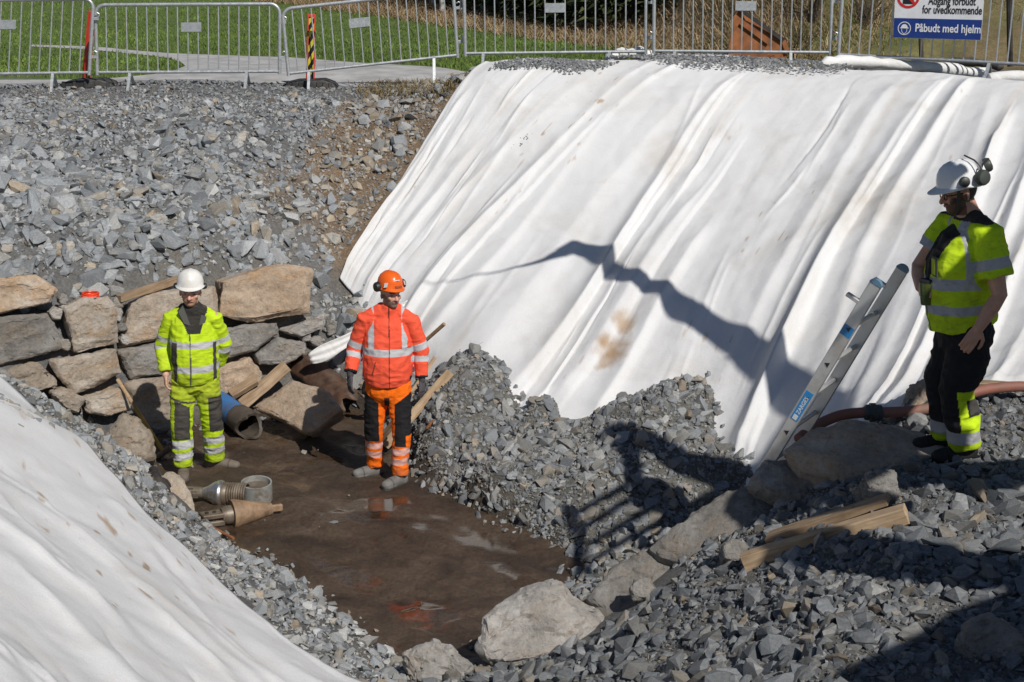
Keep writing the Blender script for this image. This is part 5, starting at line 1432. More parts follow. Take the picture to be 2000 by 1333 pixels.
# boards and a shovel leaning on the gravel behind the worker in orange
def og(u, v, dz=0.03):
    q = on_ground(u, v); q.z += dz; return q
plank('plank', at_z(752, 872, 0.07), og(880, 738, .05), 0.085, 0.04, 'fresh_wood', 'pale sawn board on the gravel under the gloved hand of the worker in orange', up=(0.2, -0.8, 0.6))
plank('plank', at_z(790, 800, 0.2), og(856, 712, .05), 0.10, 0.03, 'fresh_wood', 'shorter pale board behind the sawn board on the gravel', up=(0.2, -0.8, 0.6))
plank('plank', at_z(742, 868, 0.06), at_z(782, 818, 0.16), 0.11, 0.03, 'wet_wood', 'dark wet board behind the legs of the worker in orange', up=(0.2, -0.8, 0.6))
sh = empty('shovel', at_z(770, 800, 0.1), 'shovel with wooden shaft sticking out behind the shoulder of the worker in orange', 'shovel')
st_ = at_y(868, 633, 13.35); sb_ = at_y(745, 742, 13.75)
mb = MB(); mb.tube([sb_, st_.lerp(sb_, .3), st_], [.017, .017, .018], n=10); mb.build('shaft', MATS['handle_wood'], sh, smooth=True)
dv_ = (sb_ - st_).normalized(); sv = dv_.cross(Vector((0, -1, .3))).normalized()
mb = MB(); nv_ = sv.cross(dv_)
rows = [(0, .10, .0), (.08, .105, .012), (.18, .10, .015), (.25, .06, .008), (.28, .015, .0)]
vs_ = []; fs_ = []
for (t, w, b_) in rows:
    for k in range(5):
        x = (k - 2) / 2; vs_.append(sb_ + dv_ * t + sv * (w * x) + nv_ * (0.02 * x * x - b_))
for i in range(4):
    for k in range(4): fs_.append((i * 5 + k, i * 5 + k + 1, (i + 1) * 5 + k + 1, (i + 1) * 5 + k))
mb.add(vs_, fs_); o = mb.build('blade', MATS['dark_steel'], sh, smooth=True); o.modifiers.new('thickness', 'SOLIDIFY').thickness = 0.004
# trowel
tr = empty('trowel', og(828, 860, 0), 'small trowel with brown handle stuck in the gravel', 'trowel')
t1 = og(846, 836, .07); t0 = og(834, 848, .05); t2 = og(818, 862, .06)
mb = MB(); mb.tube([t0, t0.lerp(t1, .5), t1], [.010, .013, .011], n=8); mb.build('handle', MATS['rusty_steel'], tr, smooth=True)
mb = MB(); mb.tube([t0, t0.lerp(t2, .4) + Vector((0, 0, .012)), t2], [.004, .004, .004], n=6); mb.build('neck', MATS['bright_steel'], tr, smooth=True)
mb = MB(); e_ = (t2 - t0).normalized(); sd = e_.cross(Vector((0, 0, 1))).normalized()
mb.prism([t2 - sd * .035, t2 + sd * .035, t2 + e_ * .12 + sd * .004, t2 + e_ * .12 - sd * .004], (0, 0, .003)); mb.build('blade', MATS['muddy_steel'], tr)

# pipe-ramming heads on the mud
q = at_z(502, 978, 0.0)
rg = empty('steel_sleeve', q, 'open steel sleeve standing upright full of mud', 'steel sleeve')
R_ = 0.128; H_ = 0.19; tl = Vector((0.03, -0.10, 1)).normalized()
mb = MB(); mb.lathe(q - tl * .02, tl, [(0, R_), (H_, R_), (H_, R_ - .014), (.0, R_ - .014)], n=40, closed=True); mb.build('wall', MATS['grey_steel'], rg, smooth=True)
mb = MB(); mb.lathe(q + tl * (H_ - .065), tl, [(0, R_ - .013), (.001, .001)], n=32); mb.build('muddy_water', MATS['muddy_water'], rg)
a0 = at_z(366, 962, 0.075); a1 = at_z(474, 966, 0.085); d_ = (a1 - a0).normalized(); Lh = (a1 - a0).length
hd = empty('reamer_head', (a0 + a1) / 2 - Vector((0, 0, .08)), 'reamer head with bright worn steel cone lying by the upright sleeve', 'drill head')
mb = MB(); mb.lathe(a0 + d_ * (.30 * Lh), d_, [(0, .045), (.06 * Lh, .055), (.20 * Lh, .098), (.29 * Lh, .112), (.33 * Lh, .112), (.36 * Lh, .10)], n=32); mb.build('cone', MATS['bright_steel'], hd, smooth=True)
mb = MB()
prof = [(0, .098)]
for k in range(9): prof += [(.035 + k * .02, .096), (.045 + k * .02, .088)]
prof += [(Lh * .36, .088)]
mb.lathe(a0 + d_ * (.655 * Lh), d_, prof, n=28); mb.build('threaded_body', MATS['muddy_steel'], hd, smooth=True)
mb = MB(); up_ = Vector((0, 0, 1)); sd = d_.cross(up_).normalized()
mb.lathe(a0 + d_ * (.12 * Lh), d_, [(0, .05), (.2 * Lh, .045)], n=14)
for sg in (-1, 1): mb.box(a0 + d_ * (.06 * Lh) + sd * .035 * sg, (.02, .15, .075), Matrix((sd, d_, up_)).transposed())
mb.build('clevis', MATS['muddy_steel'], hd, bevel=.006)
a0 = at_z(393, 1014, 0.08); a1 = at_z(552, 991, 0.05); d_ = (a1 - a0).normalized(); Lh = (a1 - a0).length; sd = d_.cross(up_).normalized()
cn = empty('pulling_cone', (a0 + a1) / 2 - Vector((0, 0, .08)), 'clay-coloured pulling cone with forked end lying on the mud', 'drill head')
mb = MB(); mb.lathe(a0 + d_ * (.36 * Lh), d_, [(0.0, .088), (0.0, .118), (.03, .12), (.50 * Lh, .048), (.50 * Lh, .02)], n=32); mb.build('cone', MATS['clay_paint'], cn, smooth=True)
mb = MB(); mb.lathe(a0 + d_ * (.24 * Lh), d_, [(0, .06), (.04, .075), (.125 * Lh, .078)], n=24); mb.build('collar', MATS['muddy_steel'], cn, smooth=True)
mb = MB()
mb.prism([a0 + sd * .055, a0 + d_ * .26 * Lh + sd * .06, a0 + d_ * .26 * Lh - sd * .06, a0 - sd * .055], up_ * .04)
mb.prism([a0 - up_ * .065 + sd * .055, a0 + d_ * .26 * Lh - up_ * .065 + sd * .06, a0 + d_ * .26 * Lh - up_ * .065 - sd * .06, a0 - up_ * .065 - sd * .055], up_ * .045)
mb.build('fork', MATS['muddy_steel'], cn, bevel=.008)
mb = MB(); mb.beam(a0 + d_ * .83 * Lh, a1, .035, .062); mb.build('eye', MATS['clay_paint'], cn, bevel=.01)
for t in (.07, .16):
    mb = MB(); mb.lathe(a0 + d_ * t * Lh + up_ * .038, up_, [(0, .016), (.012, .016)], n=10); mb.build('bolt', MATS['dark_steel'], cn)
mb = MB(); e0 = at_z(402, 1024, .05); e1 = at_z(456, 1052, .03); mb.tube([e0, e1], .012, n=8); tag(mb.build('steel_rod', MATS['rusty_steel'], origin=e0, smooth=True), 'short rusty rod beside the pulling cone', 'rod')

# timber on the near bank
plank('timber_beam', at_z(1453, 1098, 1.10), at_z(1772, 1003, 1.50), 0.095, 0.095, 'fresh_wood', 'squared timber beam with pale sawn end on the near gravel', 'beam')
plank('plank', at_z(1500, 1052, 1.18), at_z(1735, 975, 1.52), 0.13, 0.045, 'weathered_wood', 'thinner plank lying behind the squared timber beam')
plank('plank', at_y(1880, 748, 10.2), at_y(2010, 756, 10.0), 0.10, 0.035, 'weathered_wood', 'grey plank behind the brown hose')

# ladder
ld = Vector((.378, -.243, .893)).normalized(); lr = Vector((.54, .84, 0)).normalized(); lw = ld.cross(lr).normalized()
LR = at_y(1617, 711, 9.05); LB = 1.22; LT = 0.60; LWD = 0.47
fz = LR - ld * LB
ladder = empty('ladder', fz + lr * LWD / 2, 'aluminium ladder with blue labels leaning on the rocks beside the white sheet', 'ladder')
for k in (0, 1):
    b0 = LR + lr * LWD * k
    mb = MB(); Rl = Matrix((lw, ld, ld.cross(lw) * -1)).transposed()
    mb.box(b0 + ld * (LT - LB) / 2, (0.078, LB + LT, 0.028), Matrix((lw, ld, lr)).transposed()); st_o = mb.build('stile', MATS['aluminium'], ladder, bevel=.004)
    mb = MB(); c = b0 + ld * (LT + .0); pr = [c + lw * (.041 * math.cos(a)) + ld * (.034 * math.sin(a)) for a in [i * math.pi / 8 for i in range(9)]]
    mb.prism([p_ - lr * .016 for p_ in pr], lr * .032); mb.build('end_cap', MATS['cap_blue'], ladder)
    mb = MB(); c = b0 + ld * (LT - .15) - lr * .0; mb.box(c - lw * .075 * (1 if (lw.x > 0) else -1), (.09, .025, .034), Matrix((lw, ld, lr)).transposed()); mb.build('guide_hook', MATS['aluminium'], ladder, bevel=.003)
for k in range(-4, 3):
    c = LR + ld * (0.27 * k)
    if -LB < 0.27 * k < LT - .1:
        mb = MB(); mb.tube([c + lr * .012, c + lr * (LWD - .012)], (.016), n=8); mb.build('rung', MATS['aluminium'], ladder, smooth=True)
        mb = MB(); ctr = c - lr * .0146
        mb.prism([ctr + lw * .018 + ld * .0, ctr - lw * .012 + ld * .018, ctr - lw * .012 - ld * .018], -lr * .002); mb.build('rung_socket', MATS['sign_black'], ladder)
sgn = -1 if lw.x > 0 else 1                                  # lw points to the left of the stile or to the right
def lab(a, b, w, mat, name, out=.0155):
    mb = MB(); c = LR + ld * (a + b) / 2 - lr * out; mb.box(c, (w, b - a, .002), Matrix((lw, ld, lr)).transposed()); return mb.build(name, MATS[mat], ladder)
lab(.22, .29, .070, 'label_blue', 'blue_sticker'); lab(-.44, -.22, .052, 'label_blue', 'name_label')
text('ZARGES', 0, 0, .036, 'sign_white', ladder, frame=(LR + ld * -.39 - lr * .0172 + lw * (.013 * (1 if lw.x > 0 else -1)), ld, lw * (-1 if lw.x > 0 else 1), -lr), sx=1.0, name='maker_lettering')
lab(-.435, -.40, .03, 'sign_white', 'maker_mark', .0165)

# hose with coupling
hp = [(1560,858,9.55,.05),(1592,833,9.7,.05),(1640,812,9.75,.05),(1690,806,9.75,.05),(1725,806,9.75,.05),(1790,802,9.8,.05),(1850,790,9.85,.06),(1900,768,9.9,.06),(1950,758,9.95,.06),(2010,756,10.0,.06),(2100,770,10.0,.06)]
P = [at_y(u, v, Yh) for u, v, Yh, _ in hp]
Q = []
for i in range(len(P) - 1):
    p0, p1, p2, p3 = P[max(i - 1, 0)], P[i], P[i + 1], P[min(i + 2, len(P) - 1)]
    for t in (0, .25, .5, .75):
        Q.append(0.5 * ((2 * p1) + (p2 - p0) * t + (2 * p0 - 5 * p1 + 4 * p2 - p3) * t * t + (3 * p1 - p0 - 3 * p2 + p3) * t ** 3))
Q.append(P[-1])
hose = empty('hose', P[4] - Vector((0, 0, .05)), 'brown rubber hose with black coupling behind the worker with the cup', 'hose')
mb = MB(); mb.tube(Q, .036, n=14); mb.build('tube', MATS['hose_rubber'], hose, smooth=True)
cd = (P[4] - P[3]).normalized(); mb = MB(); mb.lathe(P[3] - cd * .01, cd, [(0, .04), (.01, .052), (.035, .055), (.04, .064), (.075, .064), (.08, .055), (.115, .052), (.125, .04)], n=16); mb.build('coupling', MATS['coupling_black'], hose)

# torn tail of the big sheet
tp = [(800,592,14.75),(770,612,14.65),(735,632,14.55),(700,652,14.5),(660,676,14.45),(630,692,14.4),(604,702,14.4)]
vs_ = []; fs_ = []
for i, (u, v, Yq) in enumerate(tp):
    c = at_y(u, v, Yq); w_ = (.03, .04, .04, .045, .06, .085, .05)[i]
    for k in range(9):
        x = (k - 4) / 4
        vs_.append(c + Vector((0.35 * x * w_, -0.1 * x * w_, -x * w_)) + Vector((.01, -.022, .012)) * (math.cos(x * 7 + i * 1.7) * .5 + .5))
for i in range(len(tp) - 1):
    for k in range(8): fs_.append((i * 9 + k, i * 9 + k + 1, (i + 1) * 9 + k + 1, (i + 1) * 9 + k))
mb = MB(); mb.add(vs_, fs_); o = mb.build('cloth_strip', PG, origin=at_y(660, 690, 14.45), smooth=True); o.modifiers.new('s', 'SUBSURF').levels = 2; o.modifiers['s'].render_levels = 2; o.modifiers.new('t', 'SOLIDIFY').thickness = .006
tag(o, 'twisted white strip of sheet trailing towards the rusty half-pipe', 'cloth')

# ------------------------------------------------------------------ remeshed organic shapes
def remesh(mb, voxel, smooth=2, name='tmp'):
    me = bpy.data.meshes.new(name); me.from_pydata(mb.v, [], mb.f)
    bm = bmesh.new(); bm.from_mesh(me); bmesh.ops.remove_doubles(bm, verts=bm.verts, dist=1e-6); bmesh.ops.recalc_face_normals(bm, faces=bm.faces); bm.to_mesh(me); bm.free()
    o = bpy.data.objects.new(name, me); col.objects.link(o)
    m_ = o.modifiers.new('r', 'REMESH'); m_.mode = 'VOXEL'; m_.voxel_size = voxel
    if smooth:
        s_ = o.modifiers.new('s', 'SMOOTH'); s_.iterations = smooth; s_.factor = 0.5
    dg = bpy.context.evaluated_depsgraph_get()
    out = bpy.data.meshes.new_from_object(o.evaluated_get(dg))
    bpy.data.objects.remove(o); bpy.data.meshes.remove(me)
    return out
def limb(mb, pts, rad, n=14, side=None, flat0=False, flat1=False):
    """tapered tube with rounded (or flat) ends"""
    pts = [Vector(p) for p in pts]; r = [x if isinstance(x, tuple) else (x, x) for x in rad]
    d0 = (pts[0] - pts[1]).normalized(); d1 = (pts[-1] - pts[-2]).normalized()
    P = []; R = []
    for a in (() if flat0 else (75, 50, 25)):
        k = math.radians(a); m_ = min(r[0]); P.append(pts[0] + d0 * m_ * math.sin(k)); R.append((r[0][0] * math.cos(k), r[0][1] * math.cos(k)))
    P += pts; R += r
    for a in (() if flat1 else (25, 50, 75)):
        k = math.radians(a); m_ = min(r[-1]); P.append(pts[-1] + d1 * m_ * math.sin(k)); R.append((r[-1][0] * math.cos(k), r[-1][1] * math.cos(k)))
    mb.tube(P, R, n=n, side=side)
def hand(mb, wrist, dirn, nrm, curl=0.5, thumb=1, sc=1.0, spread=0.2):
    """palm, four fingers of different length bent in three joints, thumb from the side of the palm. nrm = back of the hand"""
    d = Vector(dirn).normalized(); n = Vector(nrm); n = (n - d * n.dot(d)).normalized(); s = d.cross(n) * thumb
    w = Vector(wrist)
    limb(mb, [w - d * .01 * sc, w + d * .035 * sc, w + d * .085 * sc], [(.026 * sc, .019 * sc), (.038 * sc, .017 * sc), (.040 * sc, .015 * sc)], n=12, side=s)
    for i, (off, L) in enumerate(((.030, .072), (.010, .080), (-.011, .074), (-.030, .058))):
        p = w + d * .086 * sc + s * off * sc; ang = 0.15 + curl * (0.25 + .05 * i); P = [p - d * .02 * sc, p]
        dd = d + s * off * spread * 4
        for j, f in enumerate((.45, .32, .25)):
            dv = (dd.normalized() * math.cos(ang) - n * math.sin(ang)); p = p + dv * L * f * sc; P.append(p); ang += curl * 0.75
        limb(mb, P, [.0095 * sc, .0098 * sc, .0092 * sc, .0086 * sc, .0075 * sc], n=8)
    p = w + d * .022 * sc + s * .032 * sc; t1 = p + (d * .7 + s * .75 - n * .25).normalized() * .036 * sc; t2 = t1 + (d * .95 + s * .25 - n * .45 * (0.5 + curl)).normalized() * .034 * sc; t3 = t2 + (d * .95 + s * .0 - n * .55 * (.5 + curl)).normalized() * .024 * sc
    limb(mb, [p, t1, t2, t3], [.013 * sc, .0115 * sc, .0105 * sc, .0085 * sc], n=8)

# pair of work gloves lying on the boulder
gl = at_z(303, 925, 0.47)
for i, (ofs, dr, th, lb) in enumerate(((Vector((-.01, .03, .0)), (.25, -.6, -.1), 1, 'black work glove lying behind the other on the tan boulder'), (Vector((.035, -.05, -.02)), (.55, -.6, -.35), -1, 'black work glove draped over the front of the tan boulder'))):
    mb = MB(); hand(mb, Vector((0, 0, 0)), dr, (0.3, -.3, 1), curl=.5, thumb=th, sc=0.95); dv = Vector(dr).normalized()
    limb(mb, [-dv * .05, Vector((0, 0, 0))], [(.040, .026), (.030, .022)], n=12)
    me = remesh(mb, .004, 1, 'work_glove'); me.shade_smooth()
    tag(link_mesh('work_glove', me, MATS['glove_black'], None, gl + ofs), lb, 'glove')
# ------------------------------------------------------------------ people
def cloth_mat(name, rough=0.85, sc=40.0, dirt=0.0, bs=0.35):
    m, nt, b = nodes_of(name)
    a = nd(nt, 'ShaderNodeAttribute', attribute_name='Col')
    f = noise_fac(nt, 7.0, detail=5); f2 = noise_fac(nt, sc, detail=3); f3 = noise_fac(nt, 11.0, detail=6, stretch=(1, 1, 2.2), dist=1.0)
    c = mixc(nt, 1.0, a.outputs['Color'], ramp(nt, f, [(0.3, (0.86, 0.86, 0.86)), (0.7, (1.08, 1.08, 1.08))]), 'MULTIPLY')
    if dirt > 0:
        c = mixc(nt, ramp(nt, f3, [(0.5, (0, 0, 0)), (0.75, (dirt,) * 3)]), c, (0.10, 0.085, 0.055))
    nt.links.new(c, b.inputs['Base Color']); b.inputs['Roughness'].default_value = rough
    b.inputs['Specular IOR Level'].default_value = 0.25
    bump(nt, b, f3, bs, 0.02)
    return m
cloth_mat('workwear'); cloth_mat('dirty_workwear', dirt=0.45); cloth_mat('boot_leather', rough=0.75, dirt=0.3, bs=0.25)
m, nt, b = nodes_of('skin')
a = nd(nt, 'ShaderNodeAttribute', attribute_name='Col'); f = noise_fac(nt, 25.0, detail=4)
nt.links.new(mixc(nt, 1.0, a.outputs['Color'], ramp(nt, f, [(0.3, (0.88, 0.86, 0.85)), (0.7, (1.08, 1.08, 1.08))]), 'MULTIPLY'), b.inputs['Base Color'])
b.inputs['Roughness'].default_value = 0.5; b.inputs['Subsurface Weight'].default_value = 0.08; b.inputs['Subsurface Radius'].default_value = (0.01, 0.004, 0.002)
simple('helmet_white', (0.78, 0.77, 0.73), rough=0.35, var=0.06, bump_s=0.03, dirt=(0.45, 0.38, 0.30), dirt_amt=0.35)
simple('helmet_clean', (0.78, 0.79, 0.80), rough=0.28, var=0.04, bump_s=0.0)
simple('helmet_orange', (0.85, 0.13, 0.01), rough=0.3, var=0.05, bump_s=0.0)
simple('muff_black', (0.02, 0.02, 0.022), rough=0.5, var=0.2, bump_s=0.1)
simple('muff_grey', (0.055, 0.062, 0.055), rough=0.5, var=0.25, bump_s=0.1)
simple('strap_dark', (0.06, 0.06, 0.05), rough=0.7, var=0.2, bump_s=0.0)
simple('glove_grey', (0.075, 0.070, 0.075), rough=0.8, var=0.25, scale=30, bump_s=0.3)
simple('cup_steel', (0.10, 0.13, 0.04), rough=0.3, metal=0.3, var=0.2, bump_s=0.0)
simple('glasses_black', (0.012, 0.012, 0.014), rough=0.25, var=0.1, bump_s=0.0)

YEL = np.array([0.56, 0.78, 0.018]); YELD = np.array([0.36, 0.40, 0.035]); ORJ = np.array([0.93, 0.115, 0.055]); ORT = np.array([0.95, 0.17, 0.006])
REF = np.array([0.55, 0.55, 0.57]); REFP = np.array([0.68, 0.38, 0.33]); BLK = np.array([0.016, 0.015, 0.017]); DGR = np.array([0.065, 0.060, 0.055]); SKIN = np.array([0.62, 0.37, 0.27])
UP = Vector((0, 0, 1))

def seg(P, a, b):
    a = np.array(a); b = np.array(b); ab = b - a; t = np.clip(((P - a) @ ab) / (ab @ ab), 0, 1)
    return np.linalg.norm(P - (a + t[:, None] * ab), axis=1), t
def chain(P, pts):
    """distance to a polyline and the length along it from its start"""
    best = np.full(len(P), 9.0); par = np.zeros(len(P)); acc = 0.0
    for a, b in zip(pts[:-1], pts[1:]):
        d, t = seg(P, a, b); L = np.linalg.norm(np.array(b) - np.array(a)); k = d < best
        best[k] = d[k]; par[k] = acc + t[k] * L; acc += L
    return best, par
def finish(me, name, parent, mat, colorfn, wr=0.0, wsc=(9, 9, 14), seed=0, mask=None):
    n = len(me.vertices); P = np.empty(n * 3, np.float32); me.vertices.foreach_get('co', P); P = P.reshape(-1, 3).astype(float)
    if wr > 0:
        N = np.empty(n * 3, np.float32); me.vertices.foreach_get('normal', N) if False else None
        N = np.array([v.normal[:] for v in me.vertices])
        q = P * np.array(wsc); w1 = vnoise(q + 0.6 * vnoise(P, 6, 2, seed + 5)[:, None], 1.0, 2, seed)
        d = wr * (1 - np.abs(w1) * 2.6) + wr * 0.5 * vnoise(P, 24, 2, seed + 1)
        if mask is not None: d = d * mask(P)
        P2 = P + N * d[:, None]
        me.vertices.foreach_set('co', P2.astype(np.float32).ravel())
    C = colorfn(P)
    at = me.color_attributes.new('Col', 'FLOAT_COLOR', 'POINT'); c4 = np.ones((n, 4), np.float32); c4[:, :3] = C
    at.data.foreach_set('color', c4.ravel())
    me.shade_smooth(); me.name = name; me.materials.clear()
    return link_mesh(name, me, MATS[mat], parent)

def head_parts(mb, H, f, beard=0.0, tilt=0.0, sc=1.0):
    """skull, jaw, nose, brow, lips and ears in the frame (forward f, side s, up u)"""
    f = Vector(f).normalized(); f0 = f.copy(); f = (f * math.cos(tilt) - UP * math.sin(tilt)).normalized(); s = f.cross(UP).normalized(); u = s.cross(f)
    R = Matrix((s, f, u)).transposed()
    def L(x, y, z): return H + (s * x + f * y + u * z) * sc
    mb.ball(L(0, -.012, .03), (.077 * sc, .098 * sc, .100 * sc), 18, 12, R)
    mb.ball(L(0, .022, -.03), (.064 * sc, .072 * sc, .090 * sc), 16, 12, R)
    mb.ball(L(0, .045, -.082), (.040 * sc, .042 * sc, .036 * sc), 12, 8, R)         # chin
    limb(mb, [L(0, .086, .012), L(0, .104, -.018), L(0, .108, -.03)], [.009 * sc, .013 * sc, .015 * sc], n=8)   # nose
    mb.ball(L(.012, .096, -.032), .009 * sc, 8, 6); mb.ball(L(-.012, .096, -.032), .009 * sc, 8, 6)
    limb(mb, [L(-.045, .066, .024), L(0, .084, .028), L(.045, .066, .024)], [.010 * sc] * 3, n=8)             # brow
    limb(mb, [L(-.022, .083, -.058), L(0, .092, -.058), L(.022, .083, -.058)], [.008 * sc] * 3, n=8)          # lips
    for k in (-1, 1):
        mb.ball(L(.045 * k, .060, -.02), .022 * sc, 10, 8)                                                        # cheek
        mb.ball(L(.079 * k, -.012, -.008), (.010 * sc, .021 * sc, .032 * sc), 10, 8, R)                            # ear
    return R, L
def head_color(P, H, R, sc, skin, hair, beard_c, beard):
    q = (P - np.array(H)) @ np.array(R) / sc; x, y, z = q[:, 0], q[:, 1], q[:, 2]
    C = np.tile(skin, (len(P), 1)); hd = (np.abs(z) < .16) & (np.hypot(x, y) < .15)
    C[hd & (y > .02) & (np.abs(x) < .055) & (z < .0) & (z > -.05)] *= np.array([1.06, .9, .88])
    b_ = hd & (z < -.042 + .05 * np.clip((np.abs(x) - .04) / .03, 0, 1)) & (y > -.015) & (z > -.125)
    C[b_] = C[b_] * (1 - beard) + beard_c * beard
    m2 = hd & (np.abs(z + .044) < .006) & (np.abs(x) < .032) & (y > .06); C[m2] = C[m2] * (1 - beard) + beard_c * beard
    C[hd & (np.abs(z + .058) < .007) & (np.abs(x) < .022) & (y > .07)] = np.array([.38, .13, .11])
    for k in (-1, 1):
        C[hd & (np.hypot(x - .032 * k, (z - .006) * 2.0) < .010) & (y > .04)] = np.array([.10, .075, .065])
        C[hd & (np.abs(x - .032 * k) < .020) & (np.abs(z - .026) < .006) & (y > .04)] = hair
    hh = hd & (((y < -.02) & (z > -.05) & (np.abs(x) < .0775)) | (z > .06)) ; C[hh & ~((np.abs(x) > .07) & (y > -.035))] = hair
    return C

def helmet(parent, H, R, mat, sc=1.0, brim=.055, lift=.060, vents=True, rear=0.0, name='helmet'):
    Rm = Matrix(R); O = WM[parent.name].translation
    def L(x, y, z): return O + H + Rm @ (Vector((x, y, z)) * sc)
    mb = MB(); n = 32; vs_ = []; fs_ = []
    rings = [(0, 1.10, .0), (.006, 1.10, .0), (.012, 1.0, 0), (.045, .985, 0), (.080, .91, 0), (.108, .77, 0), (.128, .57, 0), (.139, .33, 0), (.143, .10, 0)]
    for (z, k, _) in rings:
        for i in range(n):
            a = 2 * math.pi * i / n; x = .106 * k * math.cos(a); y = .126 * k * math.sin(a)
            if z < .01 and math.sin(a) > 0: y += brim * math.sin(a) ** 2.2; 
            zz = z + lift - (0.016 * max(0, math.sin(a)) if z < .01 else 0) - (0.02 * max(0, -math.sin(a)) if z < .03 else 0)
            rdg = .004 * (1 if abs(math.cos(a)) < .2 and z > .05 else 0)
            vs_.append(L(x, y - .006, zz + rdg))
    m_ = len(rings)
    for j in range(m_ - 1):
        for i in range(n): fs_.append((j * n + i, j * n + (i + 1) % n, (j + 1) * n + (i + 1) % n, (j + 1) * n + i))
    fs_.append(tuple((m_ - 1) * n + i for i in range(n)))
    mb.add(vs_, fs_); o = mb.build(name, MATS[mat], parent, smooth=True)
    so = o.modifiers.new('thickness', 'SOLIDIFY'); so.thickness = .005; so.offset = -1
    return o, L
def ear_cup(parent, hel, c, ax, r, mat):
    mb = MB(); mb.lathe(c, ax, [(-.022, r * .75), (-.018, r), (.004, r * 1.02), (.018, r * .86), (.024, r * .45)], n=16); return mb.build('ear_muff', MATS[mat], hel, smooth=True)

def boot(parent, ankle, toe_dir, mat='boot_leather', L=.27, colr=(.15, .13, .11), ground=0.0, h=.15, name='boot'):
    """ankle, in the local frame of the person; sole on z = ground"""
    a = Vector(ankle); d = Vector((toe_dir[0], toe_dir[1], 0)).normalized(); mb = MB(); s = d.cross(UP)
    b0 = Vector((a.x, a.y, ground))
    limb(mb, [a + UP * .07 + d * .0, a + UP * .0, b0 + UP * .07 + d * .01], [(.052, .058), (.050, .058), (.046, .062)], n=14, side=s)
    limb(mb, [b0 - d * .045 + UP * .045, b0 + d * .06 + UP * .05, b0 + d * .13 + UP * .048, b0 + d * (L - .085) + UP * .045], [(.043, .042), (.047, .050), (.052, .044), (.045, .038)], n=14, side=s)
    mb.prism([b0 + d * x + s * y for x, y in ((-.075, -.03), (-.075, .03), (-.04, .041), (.05, .038), (.12, .053), (L - .085, .047), (L - .055, .02), (L - .055, -.02), (L - .085, -.047), (.12, -.053), (.05, -.038), (-.04, -.041))], UP * .03)
    me = remesh(mb, .006, 2)
    c0 = np.array(colr)
    def cf(P):
        C = np.tile(c0, (len(P), 1)); C[P[:, 2] < ground + .024] = c0 * .40; dq = (P[:, :2] - np.array([a.x, a.y])) @ np.array([d.x, d.y]); C[np.abs(dq - .135) < .006] *= .55; C[(dq > .03) & (dq < .10) & (P[:, 2] > .09) & (np.sin(dq * 380) > .2)] *= .5; C *= (1 + .25 * vnoise(P, 18, 3, 3))[:, None]; return C
    return finish(me, name, parent, mat, cf)

def local(parent_loc, pts): return [Vector(p) for p in pts]
def torso_rings(mb, rings, side, flat=False):
    P = [Vector((x, y, z)) for x, y, z, _, _ in rings]; R = [(a, b) for *_, a, b in rings]
    limb(mb, P, R, n=20, side=side, flat0=flat)

